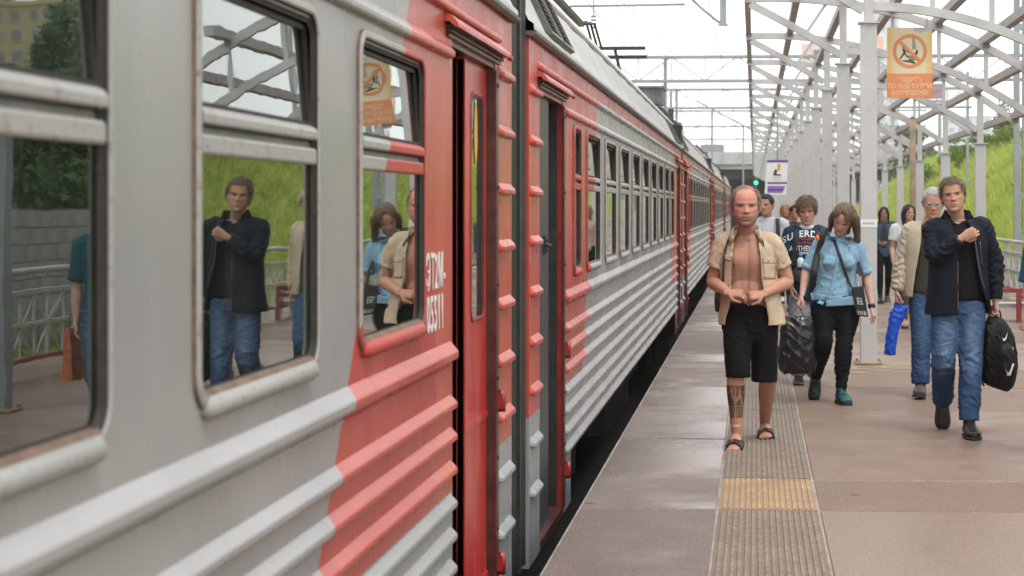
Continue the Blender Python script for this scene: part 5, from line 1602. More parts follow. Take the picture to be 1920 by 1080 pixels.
J = dict(neck=q(1399, 437), shL=q(1355, 459), shR=q(1449, 458), elL=q(1337, 528, -0.02), elR=q(1476, 528, -0.02), wrL=q(1364, 549, 0.20), wrR=q(1432, 551, 0.20),
         hipL=q(1383, 604), hipR=q(1431, 604), knL=q(1379, 706, 0.17), knR=q(1440, 707, -0.02), anL=q(1381, 810, 0.16), anR=q(1434, 791, -0.42))
X, Y = at(1405, 12.45)
A = Fig(X, Y, "balding bare chested man in open tan shirt, black shorts and sandals, shin tattooed", J, 1.04)
hd = Head(q(1398, 427, 0.07), 79*q.s, yaw=2, pitch=0, roll=0, wide=1.07, jaw=1.08)
mb = MB()
A.trunk(mb, hipw=0.155, chest=0.172, waist=0.150); A.neck(mb, hd, 0.006); hd.add_to(mb)
for s_ in "LR": A.arm(mb, s_, w=1.06); A.leg(mb, s_, w=1.0)
# chest muscle, belly
mb.ball(tuple(q(1401, 548, 0.075)), (0.125, 0.062, 0.10), 18, 12)
up = V((0, -0.5, 0.85))
hand(mb, J['wrL'], (0.95, -0.28, -0.02), (0.15, 0.55, -0.80), -1, (34, 42, 26), 1.06, 0.95, 0.6)
hand(mb, J['wrR'], (-0.93, -0.30, -0.10), (-0.15, 0.60, -0.75), 1, (40, 50, 30), 1.06, 0.95, 0.6)
fL, uL = V((-0.10, -0.97, -0.20)), V((0, -0.2, 1))
fR, uR = V((0.05, -1, -0.10)), V((0, 0, 1))
foot(mb, J['anL'], fL, uL, 1.06, True); foot(mb, J['anR'], fR, uR, 1.06, True)
kL, aL = J['knL'], J['anL']
cuffz = J['anL'].z
def paintA(Pv, c):
    x, y, z = Pv[:, 0], Pv[:, 1], Pv[:, 2]
    # chest hair down the middle, sun-red neck
    cx = q(1403, 0).x
    m = np.exp(-((x - cx)/0.055)**2)*((z > 0.98) & (z < 1.42) & (y < -0.02))*np.clip(0.5 + 0.5*np.sin(z*17 + 1), 0.35, 1)
    n = np.clip(0.5 + 0.6*np.sin(x*210 + 3*np.sin(z*120))*np.sin(z*160 + 2*np.sin(x*170)), 0, 1)
    m = m*(0.35 + 0.45*n)
    c[:] = c*(1 - m[:, None]) + np.array([0.16, 0.085, 0.06])*m[:, None]
    Hh = hd.inv(Pv); hx_, hy_, hz_ = Hh[:, 0], Hh[:, 1], Hh[:, 2]
    fz = 0.5 + 0.5*np.sin(hx_*90 + 4*np.sin(hy_*31))*np.sin(hy_*70 + 3*np.sin(hx_*23))
    m = np.clip((hz_ - 0.83)/0.06, 0, 1)*np.clip((hy_ + 0.27)/0.10, 0, 1)*(hz_ < 1.1)*(0.30 + 0.45*fz)
    m = np.maximum(m, np.clip((np.abs(hx_) - 0.20)/0.05, 0, 1)*np.clip((hz_ - 0.52)/0.08, 0, 1)*(hy_ > -0.26)*(hz_ < 1.1)*(np.abs(hx_) < 0.6)*0.7)
    c[:] = c*(1 - m[:, None]) + np.array([0.15, 0.105, 0.075])*m[:, None]
    body_ = ~((hz_ > -0.02) & (np.abs(hx_) < 0.6))
    c[body_] *= np.array([0.90, 0.87, 0.82])
    nip = np.exp(-(((np.abs(x - cx) - 0.10)/0.014)**2 + ((z - q(0, 497).z)/0.014)**2))*(y < -0.05)
    nav = np.exp(-(((x - cx)/0.010)**2 + ((z - q(0, 562).z)/0.014)**2))*(y < -0.05)
    c *= (1 - 0.5*nip - 0.75*nav)[:, None]
    # blackwork tattoo wrapped round the right-hand shin
    z1, z0 = q(0, 722, 0.17).z, q(0, 784, 0.17).z
    f = (z - z0)/(z1 - z0)
    lx = x - (kL.x + (aL.x - kL.x)*np.clip((kL.z - z)/(kL.z - aL.z), 0, 1))
    on = (f > 0) & (f < 1) & (np.abs(lx) < 0.12)
    dark = np.ones(len(z))*0.92
    skinline = lambda d, w: np.clip(1 - np.abs(d)/w, 0, 1)**0.5
    g = np.zeros(len(z))
    g = np.maximum(g, skinline(lx + 0.004, 0.006))                                            # central stem
    uu = np.sqrt((lx/0.028)**2 + ((f - 0.86)/0.30)**2)
    g = np.maximum(g, skinline((uu - 1)*0.028, 0.007)*(f < 0.90))                              # cup shape
    for s2 in (-0.034, -0.018, 0.010, 0.030): g = np.maximum(g, skinline(lx - s2, 0.004)*(f > 0.80))
    g = np.maximum(g, skinline(f - 0.80, 0.02)*0.6)
    g = np.maximum(g, skinline((lx - 0.034) + 0.03*(f - 0.62), 0.005)*(f > 0.35)*(f < 0.78))
    for s2 in (0.22, 0.29, 0.36): g = np.maximum(g, skinline(f - s2, 0.016)*0.7)
    for k in range(5): g = np.maximum(g, skinline(np.abs(lx + 0.004) - 0.30*(f - 0.36 - 0.07*k), 0.004)*(np.abs(lx + 0.004) < 0.017)*(f > 0.34)*(f < 0.75)*0.8)
    g = np.maximum(g, 0.45*(f < 0.20)*(0.5 + 0.5*np.sign(np.sin(lx*420))))
    d_ = (on*dark*(1 - 0.85*g))
    c[:] = c*(1 - d_[:, None]) + np.array([0.040, 0.034, 0.032])*d_[:, None]
def chestA(Pv, N):
    cx = q(1402, 0).x; f = (Pv[:, 1] < -0.03)
    d = np.zeros(len(Pv))
    for sx in (-1, 1):
        d += 0.016*np.exp(-((Pv[:, 0] - cx - sx*0.085)/0.062)**2 - ((Pv[:, 2] - q(0, 486).z)/0.062)**2)
        d += 0.004*np.exp(-((Pv[:, 0] - cx - sx*0.07)/0.05)**2 - ((Pv[:, 2] - q(0, 447).z)/0.016)**2)
    d -= 0.007*np.exp(-((Pv[:, 0] - cx)/0.014)**2)*((Pv[:, 2] > q(0, 560).z) & (Pv[:, 2] < q(0, 450).z))
    d -= 0.010*np.exp(-((Pv[:, 0] - cx)/0.012)**2 - ((Pv[:, 2] - q(0, 562).z)/0.014)**2)
    Pv = Pv.copy(); Pv[:, 1] -= d*f*(np.abs(Pv[:, 0]) < 0.19)
    return Pv
A.skin(mb, 0.0042, (0.51, 0.280, 0.210), paintA, hd, (0.36, 0.11, 0.09), 0.50, 0.78, chestA)
hd.face_parts(A.e, M["eye_blue"], M["hair_thin"], 0.562)
def maskA(x, y, z):
    side = np.clip((np.abs(x) - 0.195)/0.05, -1, 1); back = np.clip((y + 0.06 + 0.1*(x < 0))/0.1, -1, 1)
    m = np.maximum(np.minimum(side, np.clip((y + 0.235)/0.06, -1, 1)), back)
    m = np.minimum(m, np.clip((z - 0.40 + 0.25*(y > 0.2))/0.08, -1, 1))
    return np.minimum(m, np.clip((1.2 - z)/0.08, -1, 1))
link("hair", hd.hair(maskA, 0.008, M["hair_thin"], 1100, 0.085, (0, 0.35, -0.9), 3), A.e)
def wisps(x, y, z): return np.where((z > 0.86) & (y > -0.24) & (np.abs(x) < 0.22), 0.05, -1)
W_ = Head(q(1398, 427, 0.07), 79*q.s, 2, 0, 0, 1.07)
mb = MB()
rg = random.Random(4)
for k in range(520):
    x0, y0 = rg.uniform(-0.22, 0.24), rg.uniform(-0.25, 0.2)
    z0 = 1.0 - 1.9*x0*x0 - 1.1*y0*y0 - 0.015
    b0 = V((x0, y0, z0)); d = V((rg.uniform(-0.05, 0.13), rg.uniform(0.02, 0.12), rg.uniform(-0.01, 0.03)))
    sd = V((0.002, -0.003, 0.001))
    mb.add([W_.w(*(b0 - sd)), W_.w(*(b0 + sd)), W_.w(*(b0 + d))], [(0, 1, 2)])
mb.build("loose_hair", M["hair_thin"], A.e, fix=False)
# open shirt: body shell with two hanging front panels, sleeves, collar, pockets
cz = 0.012
def cc(x, y, d=0.0): v = q(x, y, d); return (v.x, -d, v.z)
rows = [(cc(1410, 608), 0.226, 0.160, 52, 26), (cc(1409, 590), 0.222, 0.166, 48, 26), (cc(1407, 560), 0.204, 0.170, 36, 25), (cc(1404, 525), 0.196, 0.158, 33, 23),
        (cc(1403, 490), 0.194, 0.156, 31, 22), (cc(1402, 464), 0.186, 0.138, 29, 22), (cc(1401, 450), 0.150, 0.108, 33, 28), (cc(1400, 438), 0.100, 0.090, 42, 38), (cc(1399, 430), 0.082, 0.082, 48, 44)]
vs, fs, th = shell(rows)
mb = MB(); mb.smooth = True; mb.add(vs, fs)
for s_ in "LR":
    j = A.j; a, e = j['sh' + s_], j['el' + s_]
    sm = (j['shL'] + j['shR'])/2
    dn = (e - a)
    loft(mb, [a + (sm - a)*0.40 + V((0, 0, 0.012)), a + (sm - a)*0.12 + V((0, 0, 0.008)), a + dn*0.2, a + dn*0.45, a + dn*0.62], [(0.074, 0.066), (0.074, 0.072), (0.073, 0.073), (0.070, 0.071), (0.071, 0.072)], 22, False, None, 4)
me = solidify(mb.mesh("shirt", C["tan"]), 0.006)
folds(me, 0.015, [tuple(J['elL'] + V((0, 0, 0.12))), tuple(J['elR'] + V((0, 0, 0.12))), cc(1360, 530, 0.1), cc(1450, 540, 0.1), cc(1450, 480, 0.1), cc(1362, 480, 0.1), cc(1440, 570, 0.15)], 5, 0.35, 0.10, (0.07, 0.20))
shirt = link("shirt", me, A.e)
bvA = BVHTree.FromPolygons([v.co for v in me.vertices], [p.vertices[:] for p in me.polygons])
def on_front(x, z, bvh, gap=0.006):
    h = bvh.ray_cast(V((x, -2, z)), V((0, 1, 0)))
    return V((x, (h[0].y if h[0] is not None else -0.15) - gap, z))
def patch(name, quad, mat, parent, bvh, n=6, gap=0.006, th=0.004):
    """a small panel of cloth lying on the garment; quad: four (x, z) corners"""
    vs, fs = [], []
    a, b, c, d = [V((p[0], 0, p[1])) for p in quad]
    for i in range(n + 1):
        for k in range(n + 1):
            u, w = i/n, k/n
            p = (a*(1-u) + b*u)*(1-w) + (d*(1-u) + c*u)*w
            vs.append(on_front(p.x, p.z, bvh, gap))
    for i in range(n):
        for k in range(n): fs.append((i*(n+1)+k, (i+1)*(n+1)+k, (i+1)*(n+1)+k+1, i*(n+1)+k+1))
    mb = MB(); mb.smooth = True; mb.add(vs, fs)
    me = solidify(mb.mesh(name, mat), th)
    return link(name, me, parent)
def qz(*pts): return [(q(x, y).x, q(x, y).z) for x, y in pts]
patch("pocket_flap", qz((1424, 481), (1456, 484), (1455, 493), (1425, 491)), C["tan"], shirt, bvA, 6, 0.008)
patch("pocket", qz((1425, 490), (1455, 492), (1454, 522), (1427, 521)), C["tan"], shirt, bvA, 6, 0.0045)
patch("pocket_flap", qz((1359, 478), (1374, 478), (1373, 487), (1360, 487)), C["tan"], shirt, bvA, 6, 0.008)
patch("placket", qz((1421, 455), (1426, 455), (1437, 606), (1430, 606)), C["tan"], shirt, bvA, 10, 0.007)
mb = MB(); mb.smooth = True
for x, y in ((1440, 488), (1425, 475), (1427, 505), (1430, 535), (1433, 565)):
    p = on_front(q(x, y).x, q(x, y).z, bvA, 0.012); mb.ball(tuple(p), (0.0055, 0.003, 0.0055), 8, 6)
mb.build("button", plain("shirt_button", (0.20, 0.15, 0.10), 0.4, 0.1, 20), shirt)
mb = MB(); mb.smooth = True
for sx in (-1, 1):
    x0 = 1399
    pts = [cc(x0, 424, -0.075), cc(x0 + sx*16, 425, -0.05), cc(x0 + sx*24, 430, 0.02), cc(x0 + sx*23, 438, 0.075), cc(x0 + sx*(24 if sx > 0 else 22), 450, 0.115)]
    for (lo, hi) in (((0, 0), (0, 0)),):
        vs = []
        for i, p in enumerate(pts):
            p = V(p); out = V((sx*0.012, -0.004, -0.001)) if i else V((0, 0.012, 0))
            top = p + V((0, 0, 0.018)); fold_ = p + out*1.6 + V((sx*0.012*(i/3), -0.008*(i > 2), -0.026 - 0.004*i))
            vs += [p + V((0, 0, -0.02)), top, fold_]
        fs = [(3*i + a, 3*i + a + 1, 3*i + a + 4, 3*i + a + 3) for i in range(4) for a in (0, 1)]
        mb.add(vs, fs)
link("collar", solidify(mb.mesh("collar", C["tan"]), 0.006), shirt)
# shorts
mb = MB()
hm = (J['hipL'] + J['hipR'])/2
loft(mb, [V(cc(1404, 638)), V(cc(1405, 618)), V(cc(1405, 598)), V(cc(1402, 578)), V(cc(1402, 567))], [(0.150, 0.125), (0.192, 0.145), (0.182, 0.145), (0.160, 0.140), (0.150, 0.136)], 26, True, V((1, 0, 0)), 3)
loft(mb, [V(cc(1383, 605)), V(cc(1383, 640, 0.08)), V(cc(1383, 675, 0.135)), V(cc(1384, 696, 0.16)), V(cc(1384, 708, 0.165))], [(0.100, 0.125), (0.098, 0.114), (0.090, 0.104), (0.086, 0.098), (0.086, 0.098)], 22, True, V((1, 0, 0)), 3)
loft(mb, [V(cc(1431, 605)), V(cc(1432, 640, 0.0)), V(cc(1433, 680, -0.01)), V(cc(1433, 705, -0.01)), V(cc(1433, 715, -0.01))], [(0.100, 0.125), (0.098, 0.114), (0.093, 0.104), (0.092, 0.098), (0.092, 0.098)], 22, True, V((1, 0, 0)), 3)
A.garment("shorts", mb, C["black"], 0.009, 0.009, (J['hipL'], J['hipR'], V(cc(1405, 640, 0.1))), 8)
# sandals: footbed and crossed straps
for nm, an, f, u in (("sandal", J['anL'], fL, uL), ("sandal", J['anR'], fR, uR)):
    mb = MB(); sole(mb, an, f, u, 0.034, 1.06, 0.015); o = mb.build(nm, M["sole"], A.e)
    f_ = f.normalized(); u_ = (u - f_*u.dot(f_)).normalized(); s2 = f_.cross(u_); b0 = an - u_*0.083
    for (a0, a1) in ((0.080, 0.140), (0.140, 0.080)):
        pts = [b0 + f_*a0 - s2*0.054 + u_*0.004, b0 + f_*(a0*0.7 + a1*0.3) - s2*0.046 + u_*0.040, b0 + f_*(a0+a1)/2 + u_*0.062, b0 + f_*(a0*0.3 + a1*0.7) + s2*0.046 + u_*0.040, b0 + f_*a1 + s2*0.054 + u_*0.004]
        mb = MB(); mb.smooth = True; strap(mb, pts, 0.085, 0.006, f_); mb.build("sandal_strap", M["leather"], o)
# shoulder strap and small camouflage bag at his hip
bag = empty("shoulder_bag", (X + q(1351, 0).x, Y + 0.05, q(0, 585).z)); tag(bag, "small black and olive camouflage bag hanging at the bald man's hip on a thin strap", "bag")
def camo():
    t = NT("camouflage"); n = t.noise(t.coord(), 16, 2)
    return t.done(t.mix(t.math('GREATER_THAN', n, 0.5), (0.012, 0.014, 0.012), (0.10, 0.12, 0.02)), 0.7)
mb = MB(); loft(mb, [V((0, 0, -0.005)), V((0, 0, 0.02)), V((0, 0, 0.09)), V((0.005, 0, 0.14)), V((0.008, 0, 0.155))], [(0.03, 0.05), (0.042, 0.08), (0.044, 0.09), (0.038, 0.08), (0.015, 0.05)], 18, True, V((1, 0, 0)), 3)
me = evaluated(mb.mesh("pouch", camo()), 0.008, 2); me.materials.clear(); me.materials.append(camo()); folds(me, 0.008, [(0, 0, 0.08)], 3); link("pouch", me, bag)
mb = MB(); mb.smooth = True
inv = lambda p: V(p) + V((X, Y, 0)) - V(bag.location)
pts = [inv(on_front(q(1371, 440).x, q(1371, 440).z, bvA, 0.008)), inv(on_front(q(1364, 455).x, q(1364, 455).z, bvA, 0.010)), inv(on_front(q(1358, 485).x, q(1358, 485).z, bvA, 0.010)), inv(on_front(q(1356, 525).x, q(1356, 525).z, bvA, 0.010)), V((0.02, -0.06, 0.15))]
strap(mb, pts, 0.014, 0.003, V((1, 0, 0))); mb.build("strap", M["black_strap"], bag)

# ------------------------------------------------------------------ jeans helper
def jeans(F, w0=(0.105, 0.115), knee=0.078, hem=0.066, mat="denim", upto=1.96, name="jeans", amp=0.014, seed=4, waist=0.165, hipd=0.125, wear_amt=0.8, top=0.06):
    j = F.j; mb = MB()
    hm = (j['hipL'] + j['hipR'])/2
    hw = abs(j['hipR'].x - j['hipL'].x)/2 + 0.088*F.b
    loft(mb, [hm - V((0, 0, 0.09)), hm - V((0, 0, 0.02)), hm + V((0, 0, 0.06)), hm + V((0, 0, 0.06 + top))], [(hw*0.8, hipd*0.85), (hw, hipd), (hw*0.95, hipd), (waist, hipd*0.93)], 24, True, V((1, 0, 0)), 3)
    for s_ in "LR":
        h, kn, an = j['hip' + s_], j['kn' + s_], j['an' + s_]
        lo = kn + (an - kn)*(upto - 1)
        pts = [h + V((0, 0, 0.03)), h + (kn - h)*0.35, h + (kn - h)*0.72, kn, kn + (lo - kn)*0.4 + V((0, 0.012, 0)), kn + (lo - kn)*0.8, lo]
        rr = [w0, (w0[0]*0.93, w0[1]*0.9), (knee*1.1, knee*1.12), (knee, knee), (knee*0.97, knee*1.0), (hem*1.02, hem*1.05), (hem, hem*1.02)]
        loft(mb, pts, rr, 20, True, V((1, 0, 0)), 3)
    def wear(Pv):
        w = np.zeros(len(Pv))
        for s_ in "LR":
            h, kn = np.array(j['hip' + s_]), np.array(j['kn' + s_])
            m = h*0.5 + kn*0.5
            d = np.sqrt(((Pv[:, 0] - m[0])/0.065)**2 + ((Pv[:, 2] - m[2])/0.22)**2)
            w += np.exp(-d*d)*(Pv[:, 1] < m[1] + 0.03)
            d = np.sqrt(((Pv[:, 0] - kn[0])/0.05)**2 + ((Pv[:, 2] - kn[2])/0.09)**2); w += 0.5*np.exp(-d*d)*(Pv[:, 1] < kn[1] + 0.03)
        st = 0.6 + 0.4*np.sin(Pv[:, 0]*60 + 9*np.sin(Pv[:, 2]*24))*np.sin(Pv[:, 2]*45)
        return np.clip(w*st*wear_amt*0.85, 0, 1)
    low = [kn_ for kn_ in (j['knL'], j['knR'])] + [j['anL'] + V((0, 0, 0.10)), j['anR'] + V((0, 0, 0.10)), hm]
    return F.garment(name, mb, C[mat], 0.010, amp, low, seed, 2, wear if mat == "denim" else None, 0.3)

# ------------------------------------------------------------------ the man in the dark jacket
q = Sheet(1797, 13.0)
J = dict(neck=q(1794, 412), shL=q(1751, 430), shR=q(1841, 428), elL=q(1753, 484, 0.10), elR=q(1864, 492, -0.03), wrL=q(1803, 446, 0.21), wrR=q(1866, 566, 0.02),
         hipL=q(1775, 577), hipR=q(1819, 577), knL=q(1769, 678, 0.10), knR=q(1820, 684, 0.10), anL=q(1768, 752, -0.28), anR=q(1817, 793, 0.17))
X, Y = at(1797, 13.0)
B = Fig(X, Y, "man in dark navy padded jacket and blue jeans, hand raised to his chest", J, 1.0)
hd = Head(q(1789, 400, 0.05), 66*q.s, yaw=-8, pitch=-2, roll=-7, wide=1.0)
mb = MB()
B.trunk(mb); B.neck(mb, hd); hd.add_to(mb)
for s_ in "LR": B.arm(mb, s_); B.leg(mb, s_)
hand(mb, J['wrL'], (0.90, -0.05, 0.42), (0.10, 0.95, 0.1), -1, (28, 42, 30), 1.0, 0.95, 0.5)
hand(mb, J['wrR'], (0.02, -0.10, -1), (-0.9, -0.2, 0), 1, (50, 60, 40), 1.0)
fL, uL = V((0.02, -0.30, -0.95)), V((0, -0.95, 0.30)); fR, uR = V((0.12, -0.98, 0.0)), V((0, 0, 1))
foot(mb, J['anL'], fL, uL); foot(mb, J['anR'], fR, uR)
B.skin(mb, 0.0042, (0.47, 0.275, 0.195), None, hd, (0.38, 0.17, 0.14), 0.30, 0.10)
hd.face_parts(B.e, M["eye_brown"], M["hair_light"], 0.575, 0.012)
def mask_short(x, y, z, hl=0.80, side=0.45):
    line = np.where(y < -0.05, hl - 0.16*np.clip(-(np.abs(x) - 0.20)/0.2, -1, 0) - 0.35*np.clip((np.abs(x) - 0.22)/0.08, 0, 1), side - 0.22*np.clip((y - 0.05)/0.2, 0, 1))
    m = (z - line)/0.6
    return np.where((y < -0.16) & (z < hl - 0.12) & (np.abs(x) < 0.27), -1, m)
link("hair", hd.hair(lambda x, y, z: mask_short(x, y, z, 0.80), 0.042, M["hair_light"], 1900, 0.13, (-0.5, -0.5, -0.3), 5), B.e)
jeans(B, (0.112, 0.120), 0.084, 0.074, seed=14, top=0.02)
mb = MB(); loft(mb, [V((0, 0, q(0, 563).z)), V((0, 0, q(0, 545).z)), V((0, 0, q(0, 490).z)), V((0, 0, q(0, 450).z)), V((0, 0, q(0, 425).z)), V((0, 0, q(0, 414).z))], [(0.182, 0.140), (0.186, 0.142), (0.172, 0.136), (0.184, 0.136), (0.13, 0.10), (0.075, 0.075)], 24, True, V((1, 0, 0)), 3); B.garment("black_jumper", mb, C["knit"], 0.012, 0.006, (), 3)
def cc(x, y, d=0.0): v = q(x, y, d); return (v.x, -d, v.z)
rows = [(cc(1796, 589), 0.228, 0.165, 3, 74), (cc(1796, 575), 0.226, 0.165, 3, 66), (cc(1797, 545), 0.216, 0.165, 3, 44), (cc(1797, 500), 0.208, 0.163, 3, 31),
        (cc(1797, 460), 0.208, 0.158, 5, 25), (cc(1796, 433), 0.198, 0.138, 10, 22), (cc(1795, 421), 0.152, 0.110, 18, 22), (cc(1795, 412), 0.105, 0.092, 22, 22)]
vs, fs, th = shell(rows)
mb = MB(); mb.smooth = True; mb.add(vs, fs)
me = solidify(mb.mesh("jacket", C["navy"]), 0.014)
folds(me, 0.010, [cc(1760, 520, 0.12), cc(1775, 560, 0.12), cc(1850, 500, 0.1)], 6, 0.4, 0.10)
jk = link("jacket", me, B.e)
bvB = BVHTree.FromPolygons([v.co for v in me.vertices], [p.vertices[:] for p in me.polygons])
mb = MB()
for s_ in "LR":
    a, e, wr = J['sh' + s_], J['el' + s_], J['wr' + s_]; sm = (J['shL'] + J['shR'])/2
    loft(mb, [a + (sm - a)*0.35, a, a + (e - a)*0.4, e + (a - e)*0.1, e + (wr - e)*0.15, e + (wr - e)*0.55, wr + (e - wr)*0.06], [(0.078, 0.078), (0.086, 0.084), (0.078, 0.078), (0.070, 0.070), (0.068, 0.068), (0.060, 0.060), (0.050, 0.050)], 20, True, None, 3)
B.garment("sleeves", mb, C["navy"], 0.010, 0.015, (J['elL'], J['elR'], J['elR'] + V((0, 0, -0.12)), J['elL'] + V((0.08, -0.05, 0.03)), J['shL'] + V((0, 0, -0.1)), J['shR'] + V((0, 0, -0.1))), 9, parent=jk, base=0.4)
# high open collar
mb = MB(); mb.smooth = True
pts = []
n = 26
for i in range(n + 1):
    an = math.radians(-90 + 36 + (288)*i/n)
    cxv, cyv = math.cos(an), math.sin(an)
    c0 = V(cc(1795, 416)); tall = 0.035 + 0.045*min(1.0, (1 + cyv)/0.75)
    pts += [c0 + V((0.110*cxv, 0.100*cyv, -0.035)), c0 + V((0.090*cxv, 0.078*cyv + 0.012, tall)), c0 + V((0.114*cxv, 0.100*cyv + 0.008, tall*0.30))]
mb.add(pts, [(3*i + a, 3*i + a + 1, 3*i + a + 4, 3*i + a + 3) for i in range(n) for a in (0, 1)])
me = solidify(mb.mesh("collar", C["knit"]), 0.012); folds(me, 0.006, [], 3, 0.6); link("collar", me, jk)
mb = MB(); mb.smooth = True
loft(mb, [V(cc(1796, 427, 0.050)), V(cc(1796, 419, 0.040))], [(0.040, 0.045), (0.050, 0.046)], 16, True, V((1, 0, 0)))
mb.build("undershirt", plain("grey_undershirt", (0.26, 0.27, 0.28), 0.9), B.e)
mb = MB(); mb.smooth = True
strap(mb, [on_front(q(1823, 450).x, q(1823, 450).z, bvB, 0.004), on_front(q(1829, 490).x, q(1829, 490).z, bvB, 0.004), on_front(q(1838, 530).x, q(1838, 530).z, bvB, 0.004), on_front(q(1856, 575).x, q(1856, 575).z, bvB, 0.004)], 0.012, 0.003, V((1, 0, 0)))
strap(mb, [on_front(q(1833, 452).x, q(1833, 452).z, bvB, 0.003), on_front(q(1837, 498).x, q(1837, 498).z, bvB, 0.003)], 0.007, 0.002, V((1, 0, 0)))
mb.build("zip", plain("dull_zip", (0.12, 0.12, 0.125), 0.4, 0.2, 30, metal=0.6), jk)
M["rustthread"] = plain("rust_trim", (0.11, 0.035, 0.025), 0.8, 0.2, 30)
mb = MB(); mb.smooth = True
strap(mb, [on_front(q(1791, y).x, q(1791, y).z, bvB, 0.003) for y in (490, 520, 550, 580)], 0.010, 0.002, V((1, 0, 0))); mb.build("facing_trim", M["rustthread"], jk)
B.shoes("L", fL, uL, M["leather"], M["sole"], grow=0.009, th=0.014); B.shoes("R", fR, uR, M["leather"], M["sole"], grow=0.009, th=0.016)
# the black backpack he carries by its top handle
bp = empty("backpack", (X + q(1869, 0).x, Y - 0.02, q(0, 722).z)); tag(bp, "black backpack with white tick marks carried by the man in the dark jacket", "bag")
mb = MB()
loft(mb, [V((-0.01, 0, -0.02)), V((0, 0, 0.02)), V((0.01, 0, 0.15)), V((0.0, 0, 0.32)), V((-0.02, 0, 0.44)), V((-0.03, 0, 0.49)), V((-0.025, 0, 0.51))],
     [(0.075, 0.05), (0.118, 0.085), (0.134, 0.105), (0.125, 0.10), (0.085, 0.075), (0.045, 0.04), (0.02, 0.02)], 24, True, V((1, 0, 0)), 4)
loft(mb, [V((0.045, -0.085, 0.03)), V((0.05, -0.10, 0.12)), V((0.045, -0.095, 0.24)), V((0.035, -0.08, 0.30))], [(0.055, 0.03), (0.068, 0.04), (0.064, 0.035), (0.04, 0.02)], 16, True, V((1, 0, 0)), 3)
loft(mb, [V((-0.075, -0.085, 0.16)), V((-0.06, -0.105, 0.26)), V((-0.055, -0.10, 0.36)), V((-0.06, -0.075, 0.44))], [(0.036, 0.016), (0.038, 0.018), (0.036, 0.018), (0.03, 0.014)], 12, True, V((1, 0, 0)), 3)
mat = cloth("black_bag_nylon", (0.012, 0.012, 0.013), 0.5, 0.2, 300)
me = evaluated(mb.mesh("bag_body", mat), 0.009, 2); me.materials.clear(); me.materials.append(mat); folds(me, 0.010, [(0, -0.1, 0.2), (-0.1, 0, 0.35)], 12, 0.4)
bb = link("bag_body", me, bp)
bvP = BVHTree.FromPolygons([v.co for v in me.vertices], [p.vertices[:] for p in me.polygons])
def tick(pts, name):
    mb = MB()
    n = len(pts)//2
    vs = [on_front(x, z, bvP, 0.004) for x, z in pts]
    mb.add(vs, [(i, i + 1, len(pts) - 2 - i, len(pts) - 1 - i) for i in range(n - 1)])
    mb.build(name, M["whiteprint"], bp)
tick([(0.032, 0.150), (0.048, 0.112), (0.062, 0.105), (0.082, 0.150), (0.098, 0.285), (0.1, 0.285), (0.098, 0.160), (0.072, 0.085), (0.050, 0.082), (0.034, 0.146)][:10], "tick_mark")
tick([(0.022, 0.352), (0.030, 0.338), (0.044, 0.350), (0.060, 0.385), (0.061, 0.384), (0.050, 0.340), (0.030, 0.325), (0.021, 0.350)], "tick_mark")
mb = MB(); mb.smooth = True
strap(mb, [V((-0.06, 0, 0.44)), V((-0.045, 0, 0.52)), V((-0.012, 0, 0.545)), V((0.02, 0, 0.52)), V((0.02, 0, 0.43))], 0.022, 0.006, V((0, 1, 0)))
strap(mb, [V((-0.11, -0.05, 0.36)), V((-0.135, -0.05, 0.22)), V((-0.13, -0.04, 0.08)), V((-0.10, -0.03, 0.0))], 0.03, 0.007, V((0, 1, 0)))
mb.build("strap", M["black_strap"], bp)

# ------------------------------------------------------------------ the woman in the light blue shirt
q = Sheet(1575, 15.1)
J = dict(neck=q(1574, 447), shL=q(1539, 455), shR=q(1607, 461), elL=q(1512, 507, 0.0), elR=q(1624, 517, 0.0), wrL=q(1504, 555, 0.10), wrR=q(1634, 574, 0.08),
         hipL=q(1544, 572), hipR=q(1590, 574), knL=q(1545, 643, 0.10), knR=q(1582, 649, 0.08), anL=q(1530, 708, -0.22), anR=q(1577, 734, 0.05))
X, Y = at(1575, 15.1)
W = Fig(X, Y, "woman in light blue shirt and black trousers looking down, brown hair falling to her shoulder", J, 0.97)
hd = Head(q(1579, 436, 0.07), 57*q.s, yaw=-18, pitch=33, roll=18, wide=0.98, jaw=0.93)
mb = MB()
W.trunk(mb, hipw=0.175, chest=0.158, waist=0.138); W.neck(mb, hd, -0.004); hd.add_to(mb)
for s_ in "LR": W.arm(mb, s_, w=0.88); W.leg(mb, s_)
hand(mb, J['wrL'], (-0.42, -0.15, -0.9), (0.75, 0.1, -0.3), 1, (48, 58, 40), 0.92)
hand(mb, J['wrR'], (0.22, -0.2, -0.95), (-0.9, 0.35, 0), 1, (14, 20, 14), 0.92)
fL, uL = V((-0.10, -0.32, -0.94)), V((0, -0.94, 0.32)); fR, uR = V((0.28, -0.95, -0.05)), V((0, 0, 1))
foot(mb, J['anL'], fL, uL, 0.92); foot(mb, J['anR'], fR, uR, 0.92)
W.skin(mb, 0.0045, (0.55, 0.335, 0.26), None, hd, (0.45, 0.17, 0.15), 0.40, 0.0)
hd.face_parts(W.e, M["eye_brown"], M["hair_brown"], 0.578, 0.008)
def mask_woman(x, y, z):
    line = np.where(y < -0.02, 0.86 - 0.46*np.clip((np.abs(x + 0.02) - 0.05)/0.25, 0, 1), 0.12)
    m = (z - line)/0.6
    return np.where((y < -0.12) & (z < 0.66) & (np.abs(x) < 0.275), -1, m)
